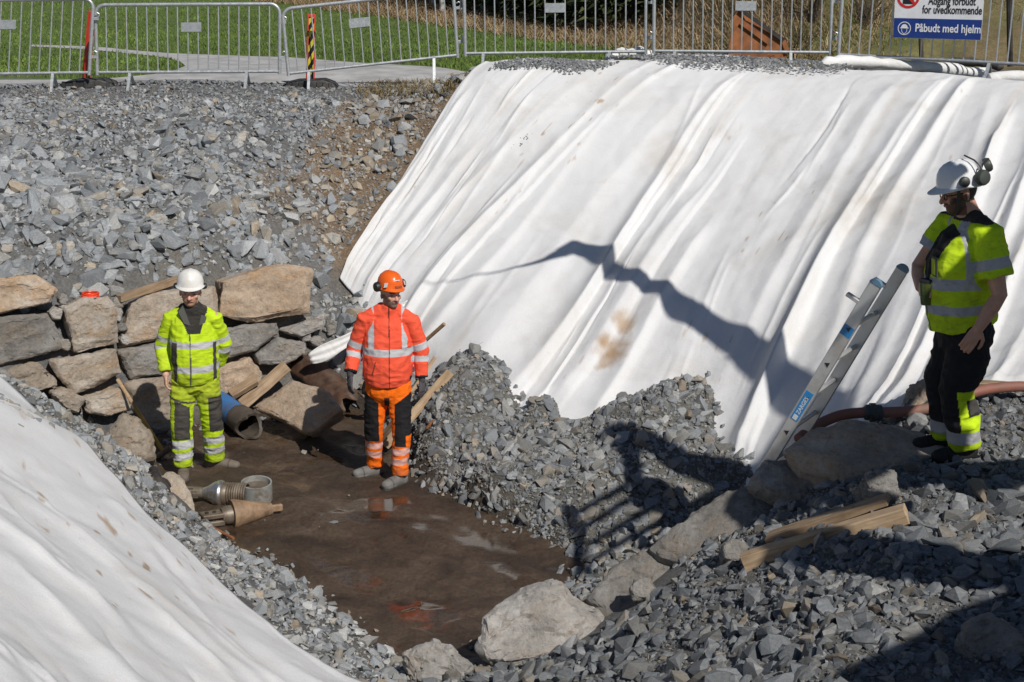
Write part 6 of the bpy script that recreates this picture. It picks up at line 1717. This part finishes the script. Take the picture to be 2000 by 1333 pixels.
# ---------------- worker in yellow
def worker_yellow():
    base = at_z(376, 926, 0.0)
    root = empty('person', base, 'worker in dirty yellow jacket and trousers with white helmet standing by the wall', 'person')
    f = Vector((.36, -.93, 0)).normalized(); sd = f.cross(UP)
    H = Vector((-.005, -.035, 1.68)); sL = Vector((-.165, .0, 1.445)); eL = Vector((-.262, .07, 1.165)); wL = Vector((-.215, -.04, .93)); sR = Vector((.170, .03, 1.445)); eR = Vector((.235, .12, 1.17)); wR = Vector((.17, .20, .98))
    hl, kl, al = Vector((-.075, .0, .88)), Vector((-.092, -.045, .47)), Vector((-.085, -.03, .10)); hr_, kr, ar = Vector((.105, .02, .88)), Vector((.135, .07, .47)), Vector((.135, .17, .10))
    # body
    mb = MB(); R, L = head_parts(mb, H, (.12, -1, 0), tilt=.02)
    limb(mb, [H + Vector((0, .01, -.06)), Vector((0, .01, 1.50))], [.055, .062], n=14)
    torso_rings(mb, [(.02, .01, .88, .14, .10), (.01, .01, 1.1, .14, .10), (0, .01, 1.3, .155, .105), (0, .01, 1.42, .15, .085), (0, .01, 1.5, .07, .06)], sd)
    for a, b_, c_ in ((sL, eL, wL), (sR, eR, wR)): limb(mb, [a, b_, c_], [.05, .042, .03], n=12)
    for a, b_, c_ in ((hl, kl, al), (hr_, kr, ar)): limb(mb, [a, b_, c_], [.075, .055, .04], n=12)
    hand(mb, wL + Vector((0, 0, -.005)), (.05, -.1, -1), (-.9, -.3, 0), curl=.75, thumb=1, sc=1.0)
    hand(mb, wR, (-.5, .2, -.7), (.3, .9, 0), curl=.6, thumb=-1)
    me = remesh(mb, .0055, 1)
    body = finish(me, 'body', root, 'skin', lambda P: head_color(P, H, R, 1.0, SKIN, np.array([.10, .055, .03]), np.array([.34, .18, .10]), .45))
    # jacket
    mb = MB()
    torso_rings(mb, [(.03, .01, .885, .180, .140), (.025, .0, .95, .190, .150), (.02, .0, 1.08, .190, .150), (.01, .0, 1.25, .190, .148), (.0, .01, 1.40, .175, .122), (0, .01, 1.47, .13, .10)], sd, True)
    AL = [sL, eL, wL + Vector((0, 0, .03))]; AR = [sR, eR, wR]
    limb(mb, [Vector((-.11, 0, 1.44))] + AL, [.065, .066, .063, .050], n=16, flat1=True); limb(mb, [Vector((.11, .02, 1.44))] + AR, [.065, .066, .063, .052], n=16, flat1=True)
    limb(mb, [Vector((-.05, .0, 1.515)), sL + Vector((0, 0, -.005))], [.060, .052], n=14); limb(mb, [Vector((.05, .0, 1.515)), sR + Vector((0, 0, -.005))], [.060, .052], n=14)
    limb(mb, [Vector((0, -.005, 1.44)), Vector((0, -.01, 1.53))], [(.10, .085), (.088, .078)], n=16, side=sd)
    me = remesh(mb, .0065, 3)
    def jc(P):
        C = np.tile(YEL, (len(P), 1)); q = P @ np.array(sd); y = P @ np.array(f); z = P[:, 2]
        dl, tl_ = chain(P, [tuple(v) for v in AL]); dr, tr_ = chain(P, [tuple(v) for v in AR]); dt, _ = seg(P, (0.02, 0, .9), (0, 0, 1.42)); arm = (np.minimum(dl, dr) < .10) & (np.minimum(dl, dr) < dt * .72)
        ap = np.where(dl < dr, tl_, tr_)
        dirty = np.clip(vnoise(P * np.array([1, 1, .7]), 9, 3, 12) * 2.0 - .2 + .6 * (z < 1.15), 0, 1)[:, None] * .40
        C = C * (1 - dirty) + YELD * dirty
        C[(z < 1.0) & ~arm] *= .93
        fr = y > .0
        band = (~arm) & (((z > 1.205) & (z < 1.26)) | ((z + .05 * q > .985) & (z + .05 * q < 1.045))); C[band] = REF * .98
        bs = arm & (((ap > .185) & (ap < .235)) | ((ap > .29) & (ap < .345))); C[bs] = REF
        C[(~arm) & (np.abs(np.abs(q + .0) - .155) < .016) & fr & (z < 1.25)] = DGR
        C[(~arm) & (np.abs(q - .045) < .005) & fr] = DGR * 1.4
        vee = (~arm) & fr & (np.abs(q - .01) < .050 + .35 * (z - 1.34)) & (z > 1.335); C[vee] = DGR * .5
        C[(z > 1.50) & (np.abs(q) < .105)] = DGR * .55
        return C
    jk = finish(me, 'jacket', root, 'dirty_workwear', jc, wr=.0065, seed=3)
    # open collar flaps
    for k in (-1, 1):
        mb = MB(); O = base
        pts = [Vector((.03 * k, 0, 1.40)), Vector((.080 * k, 0, 1.575)), Vector((.125 * k, 0, 1.52)), Vector((.085 * k, 0, 1.42))]
        pts = [O + sd * p.x + f * (.125 + (1.40 - p.z) * .35 - abs(p.x) * .2) + UP * p.z + Vector((0, 0, 0)) for p in pts]
        mb.prism(pts, f * -.012); mb.build('collar', MATS['strap_dark'], jk, bevel=.004)
    # trousers
    mb = MB()
    limb(mb, [hl + Vector((.012, 0, .02)), Vector((-.088, -.02, .68)), kl, Vector((-.09, -.04, .28)), Vector((-.086, -.032, .095))], [.110, .098, .084, .084, .078], n=16, flat1=True)
    limb(mb, [hr_ + Vector((-.012, 0, .02)), Vector((.118, .04, .68)), kr, Vector((.137, .12, .28)), Vector((.135, .165, .095))], [.110, .098, .084, .084, .078], n=16, flat1=True)
    limb(mb, [Vector((.018, .01, .86)), Vector((.018, .01, .94))], [(.165, .130), (.165, .130)], n=18, side=sd)
    me = remesh(mb, .0065, 3)
    LL = [(hl.x, hl.y, hl.z), tuple(kl), (-.086, -.03, .10)]; RL = [tuple(hr_), tuple(kr), (.135, .165, .10)]
    def tc_(P):
        C = np.tile(YEL * .93, (len(P), 1)); z = P[:, 2]; dl, _ = chain(P, LL); dr, _ = chain(P, RL); left = dl < dr
        cx = np.where(left, -.088, .125); x = P[:, 0] - cx
        grimy = np.clip((z - .62) / .1, 0, 1)[:, None] * .62; C = C * (1 - grimy) + YELD * grimy
        C[left & (x > -.045) & (z < .70 - x * .6) & (z > .36) & (x < .07)] = DGR
        C[(~left) & (x > .005) & (z < .74) & (z > .40)] = DGR
        C[left & (np.abs(z - .715 - x * -.25) < .010) & (P[:, 1] < .0)] = DGR * 1.6
        for z0, z1 in ((.27, .345), (.165, .235)): C[(z > z0 + x * .12) & (z < z1 + x * .12)] = REF * 1.05
        mud = np.clip(vnoise(P, 11, 3, 92) * 1.8 + (.25 - z) * 2.0, 0, 1)[:, None] * .5; C = C * (1 - mud) + np.array([.16, .125, .08]) * mud
        return C
    finish(me, 'trousers', root, 'dirty_workwear', tc_, wr=.008, wsc=(8, 8, 17), seed=8)
    boot(root, al, (.18, -1), colr=(.17, .14, .115)); boot(root, ar, (1, -.22), colr=(.17, .14, .115))
    hel, LH = helmet(root, H, R, 'helmet_white', brim=.014)
    for k in (-1, 1): ear_cup(root, hel, LH(.108 * k, -.01, .055), Matrix(R) @ Vector((k, 0, 0)), .026, 'muff_black')
    root.scale = (1.05, 1.05, .972); root.rotation_euler = (0, .040, 0); root.location.x += .02
worker_yellow()

# ---------------- worker in orange
def worker_orange():
    base = at_z(757, 938, 0.0)
    root = empty('person', base, 'bearded worker in orange jacket and orange helmet standing on the mud', 'person')
    f = Vector((.12, -.99, 0)).normalized(); sd = f.cross(UP)
    H = Vector((.03, -.03, 1.70)); sL = Vector((-.185, .0, 1.475)); eL = Vector((-.285, .05, 1.19)); wL = Vector((-.315, -.06, .985)); sR = Vector((.202, .0, 1.475)); eR = Vector((.290, .03, 1.18)); wR = Vector((.300, -.02, .94))
    hl, kl, al = Vector((-.085, .02, .86)), Vector((-.125, .03, .46)), Vector((-.120, .13, .10)); hr_, kr, ar = Vector((.105, .0, .86)), Vector((.130, -.07, .46)), Vector((.118, -.10, .10))
    mb = MB(); R, L = head_parts(mb, H, (.58, -.82, 0), tilt=.0)
    limb(mb, [H + Vector((-.01, .015, -.06)), Vector((.01, .01, 1.52))], [.057, .064], n=14)
    torso_rings(mb, [(0, .01, .88, .16, .11), (0, .01, 1.1, .16, .115), (.01, .01, 1.3, .17, .115), (.01, .01, 1.44, .16, .09), (.01, .01, 1.53, .07, .06)], sd)
    for a, b_, c_ in ((sL, eL, wL), (sR, eR, wR)): limb(mb, [a, b_, c_], [.05, .042, .03], n=12)
    for a, b_, c_ in ((hl, kl, al), (hr_, kr, ar)): limb(mb, [a, b_, c_], [.075, .055, .04], n=12)
    hand(mb, wL, (-.05, -.12, -1), (-.8, -.5, 0), curl=.3, thumb=1, sc=.9); hand(mb, wR, (.03, -.12, -1), (.8, -.5, 0), curl=.4, thumb=-1, sc=.9)
    me = remesh(mb, .0055, 1)
    finish(me, 'body', root, 'skin', lambda P: head_color(P, H, R, 1.0, SKIN, np.array([.06, .045, .035]), np.array([.15, .115, .095]), .8))
    mb = MB()
    torso_rings(mb, [(.0, .005, .905, .195, .150), (.0, .0, .97, .213, .165), (.005, -.005, 1.1, .215, .170), (.01, .0, 1.28, .215, .160), (.01, .01, 1.44, .190, .126), (.01, .01, 1.50, .13, .10)], sd, True)
    AL = [sL, eL, wL + Vector((0, 0, .02))]; AR = [sR, eR, wR + Vector((0, 0, .02))]
    limb(mb, [Vector((-.12, 0, 1.47))] + AL, [.07, .074, .070, .054], n=16, flat1=True); limb(mb, [Vector((.13, 0, 1.47))] + AR, [.07, .074, .070, .056], n=16, flat1=True)
    limb(mb, [Vector((-.05, .0, 1.555)), sL + Vector((0, 0, .0))], [.060, .056], n=14); limb(mb, [Vector((.07, .0, 1.555)), sR + Vector((0, 0, .0))], [.060, .056], n=14)
    limb(mb, [Vector((.012, -.0, 1.47)), Vector((.02, -.01, 1.565))], [(.098, .085), (.084, .076)], n=16, side=sd)
    me = remesh(mb, .0065, 3)
    def jc(P):
        C = np.tile(ORJ, (len(P), 1)); q = P @ np.array(sd); y = P @ np.array(f); z = P[:, 2]
        dl, tl_ = chain(P, [tuple(v) for v in AL]); dr, tr_ = chain(P, [tuple(v) for v in AR]); dt, _ = seg(P, (0, 0, .9), (0.01, 0, 1.46)); arm = (np.minimum(dl, dr) < .11) & (np.minimum(dl, dr) < dt * .70)
        ap = np.where(dl < dr, tl_, tr_); Lt = np.where(dl < dr, (eL - sL).length + (AL[2] - eL).length, (eR - sR).length + (AR[2] - eR).length)
        C[(~arm) & (z > 1.175) & (z < 1.24)] = REF
        C[(~arm) & (np.abs(np.abs(q - .0) - .142) < .024) & (z > 1.2)] = REF
        C[arm & (((ap > .215) & (ap < .275)) | ((ap > .345) & (ap < .395)))] = REF
        C[arm & (ap > Lt - .02)] = BLK; C[(~arm) & (z < .895)] = BLK
        C[(~arm) & (np.abs(q + .01) < .0045) & (y > 0)] = np.array([.12, .03, .02])
        C[(~arm) & (y > 0) & (np.abs(q - .125 + (z - 1.05) * .22) < .004) & (z > 1.0) & (z < 1.13)] = np.array([.10, .03, .03])
        return C
    jk = finish(me, 'jacket', root, 'workwear', jc, wr=.0055, seed=23)
    mb = MB()
    limb(mb, [hl + Vector((.01, 0, .02)), Vector((-.108, .02, .66)), kl, Vector((-.124, .09, .28)), Vector((-.120, .128, .095))], [.112, .096, .080, .074, .070], n=16, flat1=True)
    limb(mb, [hr_ + Vector((-.01, 0, .02)), Vector((.112, -.03, .66)), kr, Vector((.122, -.085, .28)), Vector((.118, -.098, .095))], [.112, .096, .080, .074, .070], n=16, flat1=True)
    limb(mb, [Vector((0, .01, .83)), Vector((0, .01, .93))], [(.178, .135), (.178, .138)], n=18, side=sd)
    me = remesh(mb, .0065, 3)
    LL = [tuple(hl), tuple(kl), tuple(al)]; RL = [tuple(hr_), tuple(kr), tuple(ar)]
    def tc_(P):
        z = P[:, 2]; C = np.tile(ORT, (len(P), 1)); dl, _ = chain(P, LL); dr, _ = chain(P, RL); left = dl < dr
        cx = np.where(left, -.118, .118); x = P[:, 0] - cx; inner = np.where(left, x, -x)
        hipline = .74 - .10 * np.clip(np.abs(P[:, 0]) / .1, 0, 1) * 0 + np.where(inner < 0, .035, -.0)
        C[(z < .775 - .06 * np.clip(inner / .08, -1, 1)) & (z > .365) & (inner < .045)] = BLK
        C[(~left) & (z < .46) & (x > .05) ] = ORT
        C[(z > .82) & (np.abs(P[:, 0]) < .02) & (z < .9)] = ORT * .8
        C[(z < .80) & (z > .70) & (np.abs(P[:, 0] - .005) < .022)] = BLK
        for z0, z1 in ((.285, .345), (.195, .255)): C[(z > z0 - inner * .1) & (z < z1 - inner * .1)] = REFP
        mud = np.clip(vnoise(P, 12, 3, 91) * 1.6 + (.22 - z) * 3.0, 0, 1)[:, None] * .55; C = C * (1 - mud) + np.array([.13, .10, .075]) * mud
        return C
    finish(me, 'trousers', root, 'workwear', tc_, wr=.007, wsc=(8, 8, 16), seed=28)
    boot(root, al, (-.85, -.55), colr=(.17, .165, .155)); boot(root, ar, (-.62, -.78), colr=(.17, .165, .155))
    for w_, dr_, n_, th in ((wL, (-.05, -.12, -1), (-.8, -.5, 0), 1), (wR, (.03, -.12, -1), (.8, -.5, 0), -1)):
        mb = MB(); hand(mb, w_, dr_, n_, curl=.35, thumb=th, sc=1.08); limb(mb, [w_ + Vector((0, 0, .05)), w_], [(.040, .036), (.036, .030)], n=12)
        me = remesh(mb, .0045, 1); finish(me, 'glove', root, 'workwear', lambda P: np.tile(np.array([.095, .088, .095]), (len(P), 1)))
    hel, LH = helmet(root, H, R, 'helmet_orange', brim=.012)
    for k in (-1, 1):
        ax = Matrix(R) @ Vector((k, 0, 0)); c = LH(.125 * k, -.015, .075)
        ear_cup(root, hel, c, ax, .042, 'muff_black')
        mb = MB(); mb.tube([c, LH(.118 * k, -.015, .12)], .008, n=6); mb.build('muff_arm', MATS['muff_black'], hel)
    for i in range(3):                                           # pale chevrons and side flashes of the shell
        z = .175 - .016 * i; yy_ = .055 + .028 * i
        mb = MB(); mb.tube([LH(-.03, yy_ - .01, z - .006), LH(0, yy_ + .006, z), LH(.03, yy_ - .01, z - .006)], .0045, n=6); mb.build('chevron', MATS['sign_white'], hel)
    for k in (-1, 1):
        mb = MB(); mb.prism([LH(.100 * k, .062, .082), LH(.085 * k, .088, .090), LH(.075 * k, .088, .125), LH(.088 * k, .06, .12)], Matrix(R) @ Vector((.010 * k, .006, 0))); mb.build('flash', MATS['sign_white'], hel)
    Rm = Matrix(R)
    text('KASK', 0, 0, .032, 'strap_dark', hel, frame=(LH(-.040, .124, .074), Rm @ Vector((1, 0, 0)), Rm @ Vector((0, -.25, 1)).normalized(), Rm @ Vector((0, 1, 0))), sx=.9, name='helmet_lettering')
    root.scale = (.972,) * 3; root.rotation_euler = (0, .020, 0)
worker_orange()

# ---------------- worker with the cup
def worker_cup():
    p0 = at_y(1868, 886, 8.97); base = Vector((p0.x, p0.y, gz(p0.x, p0.y) + .02))
    root = empty('person', base, 'worker in yellow vest holding a cup beside the ladder seen from the side', 'person')
    f = Vector((-1, -.14, 0)).normalized(); sd = f.cross(UP)          # sd points away from the camera or towards it
    near = -1 if sd.y > 0 else 1
    H = Vector((.0, -.02, 1.655)); nk = Vector((.075, .0, 1.50))
    sN = Vector((.125, -.19, 1.435)); eN = Vector((.172, -.275, 1.075)); wN = Vector((.045, -.29, .885)); sF = Vector((.01, .18, 1.435)); eF = Vector((-.185, .20, 1.165)); wF = Vector((-.215, .045, 1.075))
    hN, kN, aN = Vector((.055, -.10, .80)), Vector((-.035, -.12, .46)), Vector((.02, -.11, .10)); hF, kF, aF = Vector((.03, .10, .80)), Vector((-.075, .10, .46)), Vector((-.03, .10, .10))
    mb = MB(); R, L = head_parts(mb, H, (-1, -.10, 0), tilt=.13, sc=1.04)
    limb(mb, [H + Vector((.03, .01, -.05)), nk + Vector((0, 0, -.02))], [.064, .075], n=16)
    torso_rings(mb, [(.04, 0, .82, .16, .15), (.02, 0, 1.0, .165, .17), (.04, 0, 1.25, .165, .16), (.07, 0, 1.40, .15, .12), (.075, 0, 1.49, .08, .08)], sd)
    for a, b_, c_ in ((sN, eN, wN), (sF, eF, wF)): limb(mb, [a, a.lerp(b_, .55), b_, b_.lerp(c_, .35), c_], [.062, .056, .047, .048, .032], n=14)
    for a, b_, c_ in ((hN, kN, aN), (hF, kF, aF)): limb(mb, [a, b_, c_], [.085, .06, .045], n=12)
    hand(mb, wN, (-.55, -.05, -.83), (-.2, -1, .1), curl=.45, thumb=-1, sc=1.08)
    # hand wrapped round the cup
    cup_c = Vector((-.205, -.055, 1.065))
    hand(mb, wF, (.0, -1, .02), (-1, -.05, .1), curl=1.0, thumb=1, sc=1.05)
    me = remesh(mb, .0055, 1)
    finish(me, 'body', root, 'skin', lambda P: head_color(P, H, R, 1.04, SKIN * np.array([.92, .85, .8]), np.array([.035, .022, .015]), np.array([.06, .035, .022]), .85))
    # vest with sleeves
    mb = MB()
    torso_rings(mb, [(.035, 0, .83, .185, .200), (.025, 0, .92, .195, .213), (.02, 0, 1.05, .195, .220), (.03, 0, 1.22, .205, .215), (.06, 0, 1.36, .19, .165), (.075, 0, 1.42, .14, .12)], sd, True)
    AN = [sN, sN.lerp(eN, .70)]; AF = [sF, sF.lerp(eF, .62)]
    limb(mb, [Vector((.10, -.13, 1.44))] + AN, [.08, .088, .098], n=16, flat1=True); limb(mb, [Vector((.04, .12, 1.44))] + AF, [.08, .086, .092], n=16, flat1=True)
    limb(mb, [Vector((.08, -.05, 1.50)), sN + Vector((0, 0, .01))], [.055, .06], n=14); limb(mb, [Vector((.07, .05, 1.50)), sF + Vector((0, 0, .01))], [.055, .06], n=14)
    limb(mb, [nk + Vector((0, 0, -.08)), nk + Vector((.01, 0, .0))], [.105, .088], n=16, flat1=True)
    me = remesh(mb, .0065, 3)
    def jc(P):
        q = P @ np.array(sd); y = (P - np.array([.03, 0, 0])) @ np.array(f); z = P[:, 2]; C = np.tile(YEL, (len(P), 1))
        dn_, tn_ = chain(P, [tuple(v) for v in AN]); df, tf = chain(P, [tuple(v) for v in AF]); dt, _ = seg(P, (.03, 0, .85), (.06, 0, 1.40)); arm = (np.minimum(dn_, df) < .125) & (np.minimum(dn_, df) < dt * .70) & (z > 1.08)
        ap = np.where(dn_ < df, tn_, tf)
        grime = np.clip(vnoise(P, 10, 3, 41) * 2 - .3, 0, 1)[:, None] * .35; C = C * (1 - grime) + YELD * .8 * grime
        C[(~arm) & (((z > 1.095) & (z < 1.165)) | ((z > .935) & (z < .995)))] = REF * .8
        C[arm & (ap > .15) & (ap < .215)] = REF * .8
        C[(~arm) & (np.abs(y - .035) < .028) & (z > 1.13) & (np.abs(q) > .07)] = REF * .8
        C[(np.abs(y + .0) < .03) & (z > 1.40) & (~arm) & (np.abs(q) > .06)] = REF * .8
        vee = (~arm) & (y > .06) & (np.abs(q) < .025 + .30 * np.clip(z - 1.12, 0, 1)) & (z > 1.10); C[vee] = BLK * 1.2
        C[(~arm) & (y > .12) & (np.abs(q) < .008)] = DGR
        C[(z > 1.492)] = DGR * .6
        return C
    vest = finish(me, 'vest', root, 'dirty_workwear', jc, wr=.0085, wsc=(8, 8, 10), seed=43)
    O = base
    mb = MB(); c = O + Vector((-.165, -.105, 1.235)); mb.box(c, (.012, .075, .125), Matrix((f, sd, UP)).transposed()); mb.build('badge_pocket', MATS['strap_dark'], vest, bevel=.004)
    simple('pocket_yellow', (0.40, 0.50, 0.03), rough=0.8, var=0.1, bump_s=0.1)
    mb = MB(); mb.box(c + f * .008, (.006, .05, .095), Matrix((f, sd, UP)).transposed()); mb.build('badge', MATS['pocket_yellow'], vest)
    # trousers
    mb = MB()
    limb(mb, [hN + Vector((0, .02, .02)), Vector((.03, -.11, .62)), kN, Vector((-.005, -.12, .28)), Vector((.018, -.11, .085))], [(.125), (.128), (.105), (.105), (.098)], n=16, flat1=True)
    limb(mb, [hF + Vector((0, -.02, .02)), Vector((0, .10, .62)), kF, Vector((-.045, .10, .28)), Vector((-.03, .10, .085))], [(.125), (.125), (.10), (.10), (.095)], n=16, flat1=True)
    limb(mb, [Vector((.045, 0, .78)), Vector((.04, 0, .88))], [(.19, .17), (.175, .16)], n=18, side=sd)
    me = remesh(mb, .0065, 3)
    LN = [tuple(hN), tuple(kN), tuple(aN)]; LF = [tuple(hF), tuple(kF), tuple(aF)]
    def tc_(P):
        z = P[:, 2]; C = np.tile(BLK * 1.2, (len(P), 1)); d1, _ = chain(P, LN); d2, _ = chain(P, LF); nr = d1 < d2; x = P[:, 0]
        C[nr & (z < .47) & (z > .20) & (np.abs(x + .035 - (.47 - z) * .12) < .026)] = YEL
        C[nr & (z < .30) & (z > .20) & (x > -.03)] = YEL
        C[nr & (z < .45) & (z > .30) & (x > .02)] = DGR
        C[nr & (z < .47) & (z > .41) & (x > -.05)] = YEL * .8
        C[(z < .20) & (z > .125)] = REF * .7
        C[(z <= .125)] = YEL * .6
        return C
    finish(me, 'trousers', root, 'workwear', tc_, wr=.010, wsc=(7, 7, 12), seed=48)
    boot(root, aN, (-1, -.25), colr=(.02, .02, .02)); boot(root, aF, (-1, -.05), colr=(.02, .02, .02))
    hel, LH = helmet(root, H, R, 'helmet_clean', sc=1.06, brim=.045, lift=.045)
    Rm = Matrix(R); nside = -1 if (Rm @ Vector((1, 0, 0))).y > 0 else 1
    ear_cup(root, hel, LH(.118 * nside, -.105, .085), Rm @ Vector((nside, -.35, 0)), .047, 'muff_grey')
    ear_cup(root, hel, LH(.05 * nside, -.165, .135), Rm @ Vector((nside * .3, -1, .3)), .043, 'muff_grey')
    ear_cup(root, hel, LH(.112 * nside, .0, .082), Rm @ Vector((nside, 0, .1)), .032, 'muff_grey')
    mb = MB(); mb.tube([LH(.118 * nside, -.11, .10), LH(.112 * nside, -.10, .15), LH(.08 * nside, -.08, .185), LH(.02 * nside, -.05, .21)], .0055, n=6); mb.build('headband_wire', MATS['muff_black'], hel, smooth=True)
    mb = MB(); mb.tube([LH(.115 * nside, -.06, .075), LH(.12 * nside, -.09, .12), LH(.1 * nside, -.12, .16), LH(.06 * nside, -.17, .17)], .0055, n=6); mb.build('headband_wire', MATS['muff_black'], hel, smooth=True)
    mb = MB(); mb.tube([LH(.092 * nside, .030, .055), LH(.083 * nside, .035, .0), LH(.075 * nside, .035, -.06), LH(.03 * nside, .04, -.115)], [(.011, .004)] * 4, n=8, side=Rm @ Vector((0, 1, 0))); mb.build('chin_strap', MATS['strap_dark'], hel, smooth=True)
    gla = MB()
    for k in (-1, 1):
        gla.tube([LH(.077 * k, -.02, .012), LH(.075 * k, .06, .012), LH(.055 * k, .085, .010)], .0038, n=6)
        cc = [LH(.032 * k + .022 * math.cos(a), .094 - abs(.022 * math.cos(a)) * .2, .002 + .017 * math.sin(a)) for a in [i * 2 * math.pi / 14 for i in range(14)]]
        gla.tube(cc, .0032, n=6, closed=True)
    gla.build('glasses', MATS['glasses_black'], root, smooth=True)
    c = O + cup_c
    cup = empty('drinking_cup', c - UP * .06, 'dark green steel cup held in the hand of the worker on the bank', 'cup')
    mb = MB(); mb.lathe(c - UP * .075, UP, [(0, .030), (.01, .033), (.13, .041), (.145, .041), (.145, .036), (.02, .03)], n=22); mb.build('barrel', MATS['cup_steel'], cup, smooth=True)
    mb = MB(); mb.lathe(c + UP * .066, UP, [(0, .043), (.014, .043), (.018, .036)], n=22); mb.build('lid', MATS['muff_black'], cup, smooth=True)
    root.scale = (.985,) * 3; root.rotation_euler = (0, -.072, 0); cup.rotation_euler = (0, -.072, 0)
    cup.location = root.location + Matrix.Rotation(-.072, 3, 'Y') @ ((c - UP * .06 - base) * .985); cup.scale = (.985,) * 3
worker_cup()
# ------------------------------------------------------------------ excavator beside the photographer, out of view; its arm reaches over the pit; extra beams added to cast shade
simple('machine_yellow', (0.62, 0.36, 0.02), rough=0.45, var=0.1, bump_s=0.05, dirt=(0.16, 0.12, 0.08), dirt_amt=0.5)
simple('machine_grey', (0.05, 0.052, 0.055), rough=0.5, var=0.2, bump_s=0.1)
simple('cab_glass', (0.03, 0.04, 0.045), rough=0.1, var=0.1, bump_s=0.0)
ZS = np.maximum(ZG, blur(ZB, 12) + 0.08)
def cast(u, v, z):
    """the point at height z whose shadow falls on pixel (u, v)"""
    p = base_hit(u, v, ZS); t = (z - p.z) / S.z
    return p + S * t, p
ex = empty('excavator', (4.9, 2.9, gz(4.9, 2.9)), 'excavator on the near bank with its arm raised over the pit', 'excavator')
def arm(pts, name, mat, k=1.0):
    """pts: (u, v, z, width in px of the shadow)"""
    P = []; R = []
    for (u, v, z, w) in pts:
        c, p = cast(u, v, z); dep = p.y * math.cos(PITCH) + (CAM_Z - p.z) * math.sin(PITCH)
        P.append(c); R.append((w / 2 / (FPX / dep) * k, w / 2 / (FPX / dep) * k))
    mb = MB(); mb.tube(P, R, n=6); return mb.build(name, MATS[mat], ex)
arm([(1090,502,5.75,26),(1120,486,5.8,38),(1160,496,5.8,44),(1200,540,5.75,38),(1290,572,5.7,38),(1330,612,5.6,52),(1400,652,5.5,48),(1430,668,5.45,60),(1470,700,5.4,50)], 'stick', 'machine_yellow')
arm([(1450,690,5.35,60),(1520,745,5.3,66),(1590,800,5.2,68),(1660,850,5.1,85),(1760,905,4.95,115),(1900,930,4.6,120),(2060,905,4.2,110)], 'boom', 'machine_yellow')
arm([(812,566,5.6,2.5),(900,552,5.6,3),(1000,528,5.65,5),(1060,515,5.7,12),(1100,498,5.75,26)], 'hydraulic_hose', 'machine_grey')
arm([(1168,862,4.95,26),(1205,846,4.95,56),(1245,858,4.95,66),(1290,880,4.95,60),(1330,905,4.95,66),(1420,930,4.95,90),(1500,935,4.95,150),(1600,925,4.9,170),(1740,915,4.85,160),(1900,900,4.8,120)], 'shade_beam_rocks', 'machine_grey')  # added out of view, traced from a shadow and widened to darken the rocks
arm([(1215,870,4.95,50),(1232,925,4.95,44),(1250,985,4.95,40),(1330,1010,4.95,60),(1420,985,4.95,100),(1510,985,4.95,150),(1610,970,4.95,130)], 'shade_beam_slab', 'machine_grey')  # unseen piece, shaped to throw shade on the slab at the pit edge
for a_, b_ in (((1115,1012),(1240,944)),((1137,1034),(1268,958)),((1158,1060),(1275,995)),((1172,1084),(1290,1022))):
    arm([(*a_, 4.95, 17), (*b_, 4.95, 19)], 'shadow_bar', 'machine_grey')
arm([(1104,994,4.95,22),(1135,1055,4.95,26),(1160,1105,4.95,30)], 'cross_bar', 'machine_grey')
arm([(1530,1060,4.85,90),(1640,1062,4.85,150),(1780,1080,4.8,170),(1920,1100,4.75,170),(2080,1120,4.7,180)], 'shade_beam_bank', 'machine_grey')  # unseen beam added to shade the bank gravel and the timber
arm([(1680,1345,4.7,110),(1860,1300,4.7,180),(2000,1230,4.7,220),(2120,1180,4.65,190)], 'shade_beam_corner', 'machine_grey')  # thick unseen beam, added only to shade the near right corner
arm([(1560,1018,4.9,40),(1640,1000,4.9,60),(1770,985,4.9,60)], 'shade_beam_planks', 'machine_grey')  # extra beam out of view, put in to shade the planks
# body, cab and tracks
bz = gz(4.9, 2.9)
mb = MB(); mb.box((5.6, 2.4, bz + 1.45), (2.3, 2.6, 1.0), Matrix.Rotation(.3, 3, 'Z')); mb.build('engine_house', MATS['machine_yellow'], ex, bevel=.08)
mb = MB(); mb.box((4.9, 3.9, bz + 1.75), (0.95, 1.5, 1.6), Matrix.Rotation(.3, 3, 'Z'), taper=.88); cab_ = mb.build('cab', MATS['machine_yellow'], ex, bevel=.06)
mb = MB(); mb.box((4.9, 3.9, bz + 1.95), (0.97, 1.1, .9), Matrix.Rotation(.3, 3, 'Z'), taper=.9); mb.build('window', MATS['cab_glass'], cab_)
for k in (-1, 1):
    c = Vector((5.2 + .95 * k * math.cos(.3), 2.9 + .95 * k * math.sin(.3), bz + .42)); Rz = Matrix.Rotation(.3, 3, 'Z'); mb = MB()
    pr = [Vector((0, 1.5 + .42 * math.sin(a), .42 * math.cos(a))) for a in [i * math.pi / 8 for i in range(9)]] + [Vector((0, -1.5 - .42 * math.sin(a), -.42 * math.cos(a))) for a in [i * math.pi / 8 for i in range(9)]]
    mb.prism([c + Rz @ (p_ + Vector((-.25, 0, 0))) for p_ in pr], Rz @ Vector((.5, 0, 0))); mb.build('track', MATS['black_rubber'], ex)
